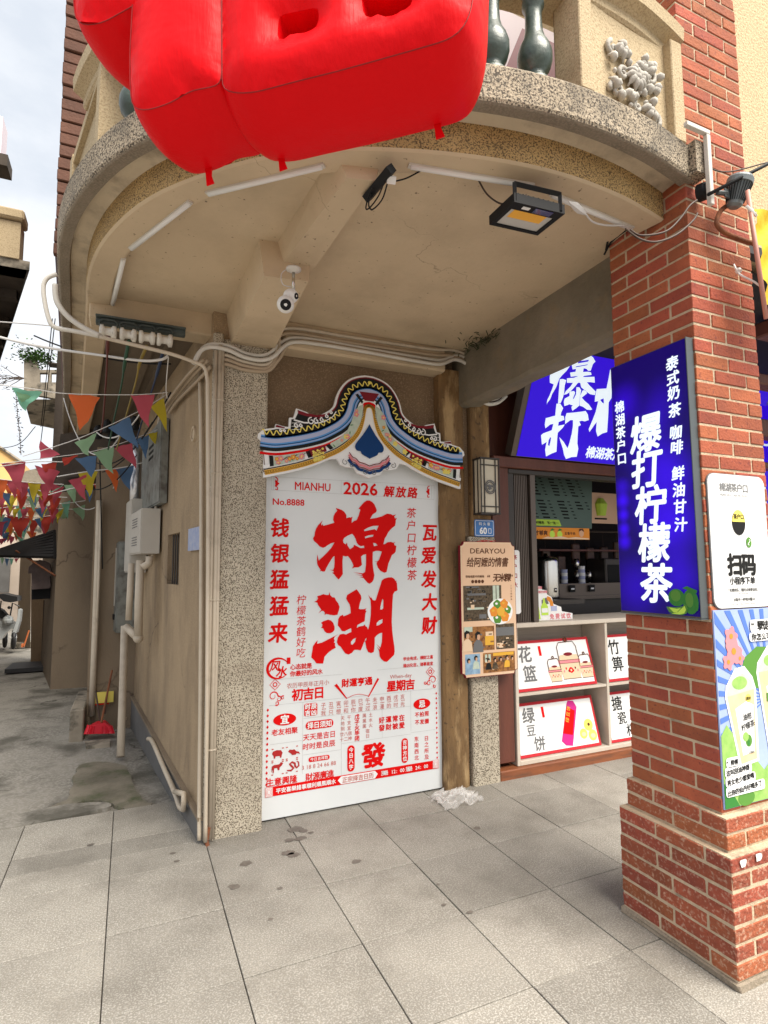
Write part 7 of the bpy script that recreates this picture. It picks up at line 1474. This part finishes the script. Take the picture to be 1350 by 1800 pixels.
one('floor_slab', ['old_concrete'], lambda m: m.add([(-1.8626,11.9,4.6721), (-1.9217,13.2,4.442), (-1.1994,13.2,4.3329), (-1.1069,11.9,4.6858), (-1.8592,11.9,4.5983)], [(0, 1, 2, 3, 4)]), fb)
one('cap', ['eave_dark'], lambda m: m.box((-1.5087,11.85,5.3356), ((-1.1285,11.85,5.3136)[0], 12.1, (-1.1285,11.85,5.3136)[2])), fb)
def plant(m, c, n, r, L, seed, droop=0):
    rnd = random.Random(seed)
    for _ in range(n):
        p = Vector(c)+Vector((rnd.gauss(0, r), rnd.gauss(0, r*.5), rnd.gauss(0, r*.55))); a = rnd.uniform(0, 6.3); d = Vector((math.cos(a), math.sin(a)*.6, rnd.uniform(-.6, .9))).normalized()*L*rnd.uniform(.5, 1.2); q = d.cross(Vector((rnd.random(), rnd.random(), 1))).normalized()*L*.28
        m.add([p, p+d*.5+q, p+d, p+d*.5-q], [(0, 1, 2, 3)])
bpn = thing('balcony_plant', 'leafy green plant overflowing the mouldy balcony corner', 'plant', (-1.7118,11.9,5.28))
one('foliage', ['leaf'], lambda m: (plant(m, (-1.7176,11.9,5.4086), 420, .13, .07, 1), plant(m, (-1.8296,11.9,5.4997), 90, .16, .05, 2), plant(m, (-1.5715,11.9,5.3868), 140, .10, .05, 3)), bpn, kind='stuff')
def vine(m):
    rnd = random.Random(6); base_ = Vector((-1.8773,11.9,4.9892))
    for k in range(9):
        P = [base_]; d = Vector((-1, 0, rnd.uniform(-.7, .3))).normalized()
        for j in range(6): P.append(P[-1]+d*.07); d = (d+Vector((rnd.uniform(-.5, .3), 0, rnd.uniform(-.7, .5)))).normalized()
        m.tube(P, .006, 4, rr=[.009-.001*j for j in range(7)]); plant(m, P[-2], 10, .05, .035, k)
    P = [Vector(p) for p in [(-1.9877,11.9,4.71),(-1.9418,11.9,4.294),(-1.9009,11.9,3.9836),(-1.8553,11.9,3.5704)]]; m.tube(P, .005, 4)
    for k in range(26): q = P[0].lerp(P[-1], k/26); plant(m, q, 3, .015, .05, 30+k)
tag(one('hanging_vine', ['weed_dry'], vine), 'bare twigs and a trailing vine hanging from the mouldy balcony', 'vine')
# neighbour on the left, high above the alley
lb = thing('left_house', 'pale balcony corner with dark eave of the house on the left of the alley', 'building', (-1.3, 7, 3))
ld = Vector((-.245, .97, 0)).normalized(); 
LZ = 4.784
one('eave_slab', ['old_concrete'], lambda m: (m.obox(PL((-1.108, 7, 0), (-1, 0, 0), (0, 0, 1), tuple(-ld)), 0, LZ, -.25, 3, LZ+.10, .0),), lb)
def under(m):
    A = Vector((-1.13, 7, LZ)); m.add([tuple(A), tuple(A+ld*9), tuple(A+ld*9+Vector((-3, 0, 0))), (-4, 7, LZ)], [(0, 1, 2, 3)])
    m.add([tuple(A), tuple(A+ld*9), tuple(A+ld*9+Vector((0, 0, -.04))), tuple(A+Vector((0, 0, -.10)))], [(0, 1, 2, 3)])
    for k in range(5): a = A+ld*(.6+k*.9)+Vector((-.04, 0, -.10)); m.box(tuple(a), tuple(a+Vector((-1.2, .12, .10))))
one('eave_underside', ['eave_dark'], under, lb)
one('balcony_wall', ['pier_stucco'], lambda m: (m.box((-4, 6.98, LZ+.10), ((-1.2072,7.0,4.9914)[0], 7.2, (-1.1682,7.0,5.2952)[2])), m.cbox((-4, 6.93, (-1.1688,7.0,5.3083)[2]), ((-1.1743,7.0,5.4256)[0], 7.2, (-1.1743,7.0,5.4256)[2]), .02)), lb)
one('upper_eave', ['eave_dark'], lambda m: m.box((-4.5, 8.0, (-1.5568,8.0,6.547)[2]), ((-1.5648,8.0,6.7116)[0], 8.3, (-1.564,8.0,6.6966)[2])), lb)
one('upper_wall', ['poster_pink'], lambda m: m.box((-4.5, 8.2, (-1.6578,8.2,6.8085)[2]), ((-1.681,8.2,7.2852)[0], 8.5, (-1.6829,8.2,7.3239)[2])), lb)
one('lower_wall', ['plaster_alley'], lambda m: m.add([(-1.9, 7.3, -.05), (-4.2, 16, -.05), (-4.2, 16, LZ), (-1.9, 7.3, LZ)], [(0, 1, 2, 3)]), lb)

# scooter
sc = thing('scooter', 'pale grey scooter with black seat parked down the alley', 'scooter', (-1.9515,12.6,0.1463))
for q in ((-1.9196,12.6,0.2273), (-2.1525,13.2,0.1939)):
    one('wheel', ['scooter_black'], lambda m: (m.lathe(Vector(q)+Vector((-.04, 0, 0)), [(.10, 0), (.165, .01), (.185, .04), (.165, .07), (.10, .08)], 20, 0, (1, .15, 0)),), sc, smooth=True)
    one('rim', ['scooter_paint'], lambda m: m.lathe(Vector(q)+Vector((-.045, 0, 0)), [(.0, 0), (.09, .0), (.09, .09), (.0, .09)], 16, 0, (1, .15, 0)), sc)
one('body', ['scooter_paint'], lambda m: (m.prism(front(12.75), [[(-2.2934,0.4285),(-2.2667,0.6044),(-2.1636,0.684),(-2.0534,0.6375),(-1.9767,0.55),(-1.9018,0.5044),(-1.8968,0.3986),(-1.9707,0.4233),(-2.0572,0.3436),(-2.1061,0.2416),(-2.1957,0.2466)]], -.12, .12), m.ball((-2.0262,12.6,0.5857), .09, 12)), sc, smooth=False)
one('front_shield', ['scooter_paint'], lambda m: m.prism(front(12.6), [[(-1.9115,0.4348),(-1.8662,0.6207),(-1.856,0.7881),(-1.8187,0.7658),(-1.827,0.5563),(-1.8715,0.3495),(-1.9415,0.3115)]], -.14, .10), sc)
one('seat', ['scooter_black'], lambda m: m.prism(front(12.7), [[(-2.2828,0.7548),(-2.197,0.8144),(-2.1234,0.7699),(-2.0273,0.6404),(-2.0783,0.5796),(-2.1709,0.6462),(-2.2599,0.6498)]], -.10, .10), sc)
one('canopy', ['scooter_black'], lambda m: m.prism(front(12.6), [[(-2.1743,1.0697),(-2.0857,1.078),(-1.9765,1.0439),(-1.8669,1.02),(-1.8629,0.9356),(-1.9705,0.9178),(-2.0791,0.9419),(-2.1445,1.0064)]], -.25, .2), sc)
one('handlebar', ['scooter_black'], lambda m: (m.tube([(-2.1504,12.6,0.944),(-2.1584,12.6,0.7468)], .012, 6), m.tube([(-1.9786,12.5,0.6747),(-1.9538,12.5,0.902),(-1.8433,12.5,0.836)], .014, 6), m.ball((-2.0033,12.5,0.8206), .03, 8)), sc)

# ================================================================ overhead wires and bunting
for i, P in enumerate([[(-1.0183,4.6,3.2523),(-0.6522,4.4,3.2068),(-0.4604,4.2,3.14)],[(-0.9703,4.4,3.105),(-0.5868,4.0,2.922),(-0.1912,3.7,2.811),(0.0271,3.55,2.7602),(0.1277,3.5,2.7647),(0.1646,3.5,2.7909)],[(-0.6618,5.5,3.6987),(-0.7446,6.0,3.4476),(-0.9076,7.0,3.0633),(-0.9888,7.5,2.9032)],[(-0.683,5.5,3.6949),(-0.763,6.0,3.4449),(-0.9234,7.0,3.0618)],[(-1.7755,9.0,3.1273),(-1.2941,8.0,3.0304),(-0.9759,7.0,3.0568)]]):
    run('overhead_wire', 'cable_white' if i < 2 else 'cable_black', P, [.004, .008, .004, .004, .004][i], ['thin upper wire crossing the sky at the left', 'thicker white wire crossing the sky to the insulator rack', 'dark wire dropping past the plant balcony', 'second dark wire dropping past the plant balcony', 'dark wire curving up from the left over the bunting'][i], 'wire')
run('hanging_string', 'cable_white', [(0.1679,3.5,2.7845),(0.1697,3.7,2.6644),(0.1832,3.8,2.6212)], .003, 'thin white string tying the top bunting to the conduit', 'string')
FC = dict(r='flag_red', o='flag_orange', p='flag_pink', b='flag_blue', g='flag_green', y='flag_yellow', m='flag_mint')
BUNT = [([(-1.3451,7.1,2.4883),(-1.0306,7.1,2.4639),(-0.6926,7.1,2.4579)],[((-1.3351,7.1,2.4889),(-1.2124,7.1,2.4723),(-1.2619,7.16,2.275),'o'),((-1.2365,7.1,2.4828),(-1.1124,7.1,2.4699),(-1.1519,7.16,2.2791),'p'),((-1.1341,7.1,2.4765),(-1.0083,7.1,2.4633),(-1.0845,7.16,2.2779),'p'),((-1.0334,7.1,2.4702),(-0.9062,7.1,2.4632),(-0.9794,7.16,2.2412),'y'),((-0.9267,7.1,2.4636),(-0.797,7.1,2.4419),(-0.8799,7.16,2.2561),'p'),((-0.8193,7.1,2.457),(-0.6877,7.1,2.4307),(-0.778,7.16,2.2353),'p')]),([(-1.4503,7.7,2.3977),(-1.0933,7.7,2.3804),(-0.7091,7.7,2.3832)],[((-1.4393,7.7,2.3956),(-1.3183,7.7,2.3916),(-1.3548,7.76,2.208),'p'),((-1.3371,7.7,2.3931),(-1.2137,7.7,2.371),(-1.2921,7.76,2.1712),'y'),((-1.2301,7.7,2.3904),(-1.1057,7.7,2.3844),(-1.1884,7.76,2.228),'o'),((-1.1205,7.7,2.3877),(-0.994,7.7,2.3693),(-1.052,7.76,2.1912),'g'),((-1.0179,7.7,2.3851),(-0.8903,7.7,2.3791),(-0.9638,7.76,2.1792),'p'),((-0.9007,7.7,2.3822),(-0.7709,7.7,2.3666),(-0.8589,7.76,2.1532),'r')]),([(-1.6133,8.6,2.3658),(-1.17,8.6,2.3334),(-0.692,8.6,2.3226)],[((-1.6011,8.6,2.3649),(-1.4782,8.6,2.3548),(-1.5467,8.66,2.1656),'y'),((-1.4917,8.6,2.3587),(-1.367,8.6,2.3421),(-1.4624,8.66,2.1963),'p'),((-1.3729,8.6,2.3521),(-1.246,8.6,2.3242),(-1.3349,8.66,2.1732),'m'),((-1.2614,8.6,2.3459),(-1.1338,8.6,2.3356),(-1.1945,8.66,2.1251),'o'),((-1.1407,8.6,2.3391),(-1.0109,8.6,2.316),(-1.0842,8.66,2.1543),'y'),((-1.0068,8.6,2.3317),(-0.876,8.6,2.3292),(-0.9494,8.66,2.1204),'p'),((-0.891,8.6,2.3252),(-0.7575,8.6,2.2973),(-0.8197,8.66,2.1367),'g')]),([(-1.736,9.3,2.2596),(-1.4212,9.3,2.2255),(-1.0834,9.3,2.2149)],[((-1.7229,9.3,2.2601),(-1.5893,9.3,2.231),(-1.6478,9.36,2.0293),'b'),((-1.5836,9.3,2.2478),(-1.449,9.3,2.2387),(-1.5445,9.36,1.9925),'o'),((-1.4447,9.3,2.2355),(-1.3084,9.3,2.2304),(-1.3597,9.36,2.0331),'b'),((-1.3199,9.3,2.2245),(-1.1814,9.3,2.2068),(-1.2784,9.36,1.9716),'r'),((-1.1816,9.3,2.2123),(-1.0413,9.3,2.1972),(-1.1281,9.36,1.9522),'p')]),([(-1.8592,10.0,2.1617),(-1.6079,10.0,2.1232),(-1.3371,10.0,2.1098)],[((-1.8453,10.0,2.1654),(-1.7014,10.0,2.1268),(-1.8035,10.06,1.9717),'p'),((-1.7289,10.0,2.1488),(-1.5841,10.0,2.1224),(-1.6818,10.06,1.9163),'p'),((-1.578,10.0,2.1273),(-1.4311,10.0,2.0995),(-1.5049,10.06,1.9083),'m'),((-1.4508,10.0,2.1092),(-1.3021,10.0,2.0806),(-1.3479,10.06,1.9375),'o')]),([(-0.7611,3.9,2.6236),(-0.5599,3.9,2.6177),(-0.3856,3.9,2.6107),(-0.0297,3.9,2.6462),(0.1904,3.9,2.6878)],[((-0.6757,3.9,2.6138),(-0.5149,3.9,2.6022),(-0.6093,3.96,2.488),'m'),((-0.6518,3.9,2.5925),(-0.5755,3.9,2.5739),(-0.6223,3.96,2.5147),'g'),((-0.3826,3.9,2.6111),(-0.2046,3.9,2.618),(-0.3042,3.96,2.4008),'o'),((-0.0329,3.9,2.6421),(0.1114,3.9,2.6669),(0.0751,3.96,2.4588),'p')]),([(-0.6452,4.2,2.2565),(-0.3306,4.2,2.4019),(0.0078,4.2,2.6108),(0.1943,4.2,2.7576)],[((-0.3591,4.2,2.3689),(-0.2311,4.2,2.4415),(-0.2831,4.26,2.2941),'g'),((-0.1642,4.2,2.4867),(-0.034,4.2,2.5785),(0.0275,4.26,2.3613),'b'),((0.0934,4.2,2.6604),(0.1799,4.2,2.7395),(0.22,4.26,2.5038),'y')]),([(-0.9102,5.0,2.3245),(-0.543,5.0,2.4033),(-0.2899,5.0,2.4677),(-0.0463,5.0,2.571),(0.2303,5.0,2.7152)],[((-0.6557,5.0,2.3729),(-0.5205,5.0,2.4183),(-0.6701,5.06,2.53),'p'),((-0.508,5.0,2.3969),(-0.396,5.0,2.4277),(-0.4996,5.06,2.3401),'r'),((-0.4224,5.0,2.3986),(-0.2686,5.0,2.4372),(-0.2932,5.06,2.2619),'b'),((-0.2976,5.0,2.4579),(-0.1488,5.0,2.5158),(-0.1551,5.06,2.3025),'g'),((-0.1444,5.0,2.5068),(-0.0162,5.0,2.5548),(0.0249,5.06,2.3561),'p'),((0.0166,5.0,2.5906),(0.1099,5.0,2.632),(0.1001,5.06,2.4422),'b'),((0.1011,5.0,2.636),(0.209,5.0,2.6843),(0.1574,5.06,2.5765),'y')]),([(-0.6222,5.8,2.3596),(-0.3524,5.8,2.4282),(-0.0936,5.8,2.4769),(0.1006,5.8,2.5443)],[((-0.5314,5.8,2.3287),(-0.3879,5.8,2.3892),(-0.392,5.86,2.1603),'p'),((-0.4622,5.8,2.4108),(-0.2966,5.8,2.4317),(-0.3605,5.86,2.188),'y'),((-0.2407,5.8,2.4459),(-0.1273,5.8,2.4746),(-0.1299,5.86,2.2465),'o'),((-0.1507,5.8,2.457),(0.0077,5.8,2.5107),(-0.0285,5.86,2.273),'b')]),([(-0.7517,6.4,2.2592),(-0.5336,6.4,2.3378),(-0.1777,6.4,2.4264),(0.0342,6.4,2.486)],[((-0.7382,6.4,2.2823),(-0.624,6.4,2.3616),(-0.697,6.46,2.3142),'m'),((-0.624,6.4,2.3616),(-0.5004,6.4,2.3854),(-0.5321,6.46,2.1841),'g'),((-0.4321,6.4,2.3199),(-0.3613,6.4,2.3349),(-0.3902,6.46,2.2013),'b'),((-0.3635,6.4,2.3928),(-0.2296,6.4,2.4117),(-0.2868,6.46,2.2055),'r'),((-0.1399,6.4,2.4049),(-0.0612,6.4,2.4388),(-0.0869,6.46,2.2373),'y'),((-0.2587,6.4,2.3517),(-0.1869,6.4,2.3906),(-0.2343,6.46,2.2017),'b')]),([(-1.2364,6.8,2.5742),(-0.9414,6.8,2.6416),(-0.6839,6.8,2.6596)],[((-1.2281,6.8,2.604),(-1.0169,6.8,2.6363),(-1.0456,6.86,2.3109),'p'),((-0.9398,6.8,2.6059),(-0.706,6.8,2.5611),(-0.8016,6.86,2.3344),'p'),((-0.8794,6.8,2.622),(-0.7361,6.8,2.656),(-0.7837,6.86,2.4017),'r'),((-1.1398,6.8,2.6042),(-1.0219,6.8,2.636),(-1.036,6.86,2.5375),'p')]),([(-1.3887,7.4,2.472),(-1.121,7.4,2.4544),(-0.8417,7.4,2.3842)],[((-1.3693,7.4,2.5046),(-1.2621,7.4,2.4788),(-1.327,7.46,2.2923),'o'),((-1.2939,7.4,2.4771),(-1.1955,7.4,2.4314),(-1.2592,7.46,2.3271),'o'),((-1.1955,7.4,2.4314),(-1.0646,7.4,2.4123),(-1.1281,7.46,2.185),'r'),((-1.0875,7.4,2.4369),(-0.9774,7.4,2.4296),(-0.9982,7.46,2.2283),'b'),((-1.0335,7.4,2.4525),(-0.9466,7.4,2.483),(-0.9294,7.46,2.3089),'y'),((-0.9408,7.4,2.3537),(-0.7984,7.4,2.4254),(-0.898,7.46,2.232),'r'),((-1.3318,7.4,2.3865),(-1.2353,7.4,2.3658),(-1.2493,7.46,2.2318),'b')]),([(-1.4861,8.0,2.2418),(-1.0845,8.0,2.3255),(-0.7829,8.0,2.3375),(-0.5351,8.0,2.3832)],[((-1.4312,8.0,2.2777),(-1.3633,8.0,2.2939),(-1.4231,8.06,2.1334),'r'),((-1.3035,8.0,2.2483),(-1.223,8.0,2.2649),(-1.2961,8.06,2.137),'y'),((-1.2224,8.0,2.2512),(-1.1293,8.0,2.2683),(-1.2016,8.06,2.119),'p'),((-1.0814,8.0,2.2562),(-0.9516,8.0,2.2958),(-1.0003,8.06,2.1455),'b'),((-0.9516,8.0,2.2958),(-0.8193,8.0,2.329),(-0.9055,8.06,2.1976),'p'),((-0.8502,8.0,2.1943),(-0.7624,8.0,2.2888),(-0.8276,8.06,2.094),'y'),((-0.7951,8.0,2.337),(-0.6979,8.0,2.3764),(-0.7312,8.06,2.1533),'m'),((-0.675,8.0,2.2707),(-0.5331,8.0,2.3331),(-0.548,8.06,2.1298),'g'),((-0.926,8.0,2.2618),(-0.8432,8.0,2.314),(-0.9107,8.06,2.3173),'y')]),([(-1.6322,8.8,2.259),(-1.2492,8.8,2.2109),(-0.9219,8.8,2.2591)],[((-1.5061,8.8,2.2407),(-1.2172,8.8,2.2194),(-1.3286,8.86,1.9254),'r'),((-1.12,8.8,2.2376),(-0.9359,8.8,2.2741),(-1.0569,8.86,1.9906),'r'),((-1.2176,8.8,2.227),(-1.1851,8.8,2.228),(-1.2974,8.86,1.9486),'g'),((-1.1837,8.8,2.1976),(-1.0928,8.8,2.2155),(-1.1066,8.86,2.0663),'b'),((-1.5688,8.8,2.2387),(-1.5065,8.8,2.2481),(-1.5721,8.86,2.0937),'g'),((-1.5176,8.8,2.2179),(-1.4405,8.8,2.1902),(-1.5397,8.86,1.9449),'b'),((-1.589,8.8,2.1413),(-1.4769,8.8,2.1592),(-1.5648,8.86,1.9445),'p')]),([(-1.7713,9.6,2.1375),(-1.5652,9.6,2.1179),(-1.3828,9.6,1.9412)],[((-1.6484,9.6,2.1323),(-1.5368,9.6,2.1022),(-1.6079,9.66,1.9408),'y'),((-1.5636,9.6,2.0853),(-1.4643,9.6,2.0382),(-1.4528,9.66,1.9017),'g'),((-1.6847,9.6,2.0342),(-1.5762,9.6,2.0606),(-1.6473,9.66,1.8995),'b'),((-1.5344,9.6,2.0532),(-1.4627,9.6,2.0055),(-1.5099,9.66,1.9257),'o'),((-1.7215,9.6,1.9528),(-1.6132,9.6,1.9706),(-1.6872,9.66,1.8747),'p'),((-1.6018,9.6,2.0195),(-1.5175,9.6,1.9883),(-1.5632,9.66,1.876),'p')]),([(-1.9142,10.5,1.7267),(-1.689,10.5,1.6918),(-1.5688,10.5,1.7096)],[((-1.8402,10.5,1.7268),(-1.7798,10.5,1.7093),(-1.8139,10.56,1.5865),'g'),((-1.7798,10.5,1.7093),(-1.7191,10.5,1.6918),(-1.753,10.56,1.5685),'b'),((-1.7199,10.5,1.7094),(-1.6589,10.5,1.6918),(-1.6935,10.56,1.586),'m'),((-1.6605,10.5,1.7272),(-1.584,10.5,1.7096),(-1.6346,10.56,1.6213),'p')])]
LBL = ['crowded bunting row at the far left under the large pink pennants', 'crowded bunting row crossing just above the yellow pennants', 'crowded bunting row over the left end of the awning', 'lowest crowded bunting row touching the awning sheet', 'pale crowded bunting row in the lower left of the tangle'] + ['highest bunting string, with a big orange pennant against the dark eave', 'second bunting string climbing to the right with a large blue pennant', 'third bunting string with pale green and dark pink pennants', 'short bunting string with yellow and orange pennants in front of the dark loft', 'bunting string with small pennants just left of the cabinets', 'bunting string with large pink pennants at the left edge', 'bunting string with crossed orange and blue pennants below the pink ones', 'long bunting string ending in a green pennant over the brown house', 'bunting string with two big red pennants above the awning', 'faded small bunting right above the awning', 'tiny far bunting below the awning edge']
for i, (line, flags) in enumerate(BUNT):
    t = thing('bunting_string', LBL[i], 'bunting', line[0], group='strings of coloured pennants over the alley')
    L = spline(line, 5)
    one('cord', ['cable_white'], lambda m: m.tube(L, .0028 if 4 < i < 8 else .005, 5), t)
    for j, (a, b, c, k) in enumerate(flags):
        A, B, C = Vector(a), Vector(b), Vector(c); n = 6; vs = []; fs = []
        for r in range(n+1):
            for q in range(n+1-r):
                u = q/n; v = r/n; p = A + (B-A)*u + (C-A)*v
                k2 = (B-A).length; p.y += k2*(.16*math.sin(u*5+v*4+j*1.7)*(.3+v) + .07*math.sin(v*9+j)); p.x += k2*.07*math.sin(v*7+j*2.3)*v; p.z += k2*.03*math.sin(u*9+j)
                vs.append(p)
        idx = {}; c_ = 0
        for r in range(n+1):
            for q in range(n+1-r): idx[(r, q)] = c_; c_ += 1
        for r in range(n):
            for q in range(n-r):
                fs.append((idx[(r, q)], idx[(r, q+1)], idx[(r+1, q)]))
                if q < n-r-1: fs.append((idx[(r, q+1)], idx[(r+1, q+1)], idx[(r+1, q)]))
        m = MB(); m.add(vs, fs); m.build('pennant', [FC[k]], t, smooth=True)
rnd = random.Random(21)
for i, (a, b, sag) in enumerate([((-0.2865,5.2,2.6634),(0.0922,4.6,2.8315),0.15),((-0.4183,6.0,2.6075),(0.1326,5.0,2.7443),0.2),((-0.2721,6.1,2.4687),(0.2345,4.4,2.8361),0.12),((-0.6195,6.0,3.1349),(-0.0979,5.4,2.7245),0.35),((-0.3698,6.2,2.3094),(0.0234,5.6,2.568),0.1),((-0.737,5.0,3.3419),(0.218,4.2,2.9839),0.06),((-0.6606,8.0,2.378),(-0.1202,6.1,2.4218),0.2),((-0.3001,6.0,2.6715),(-0.2414,6.2,1.5347),0.0)]):
    A, B = Vector(a), Vector(b)
    tag(one('alley_cable', ['cable_black' if i % 3 else 'cable_white'], lambda m: m.tube([tuple(A.lerp(B, t/14)+Vector((0, 0, -sag*4*(t/14)*(1-t/14)))) for t in range(15)], .006, 5), smooth=True), ['upper dark cable', 'second slack cable', 'long cable', 'deeply sagging cable', 'short cable', 'high thin cable', 'rear cable', 'vertical lead'][i] + ' strung under the eaves behind the bunting', 'cable', 'loose cables strung in the alley')
for i, (x, y, z) in enumerate([(-0.2813,5.3,2.6271),(-0.21,5.2,2.6607),(-0.1768,5.3,2.6164),(0.0015,4.9,2.6379)]):
    tag(one('cable_clamp', ['cable_black'], lambda m: m.lathe((x, y, z), [(.02, 0), (.035, .01), (.03, .05), (.04, .06), (.03, .10), (.012, .12)], 10)), ['left', 'second', 'third', 'rightmost'][i] + ' black insulator cluster in the shade behind the bunting', 'insulator', 'black insulators in the alley')
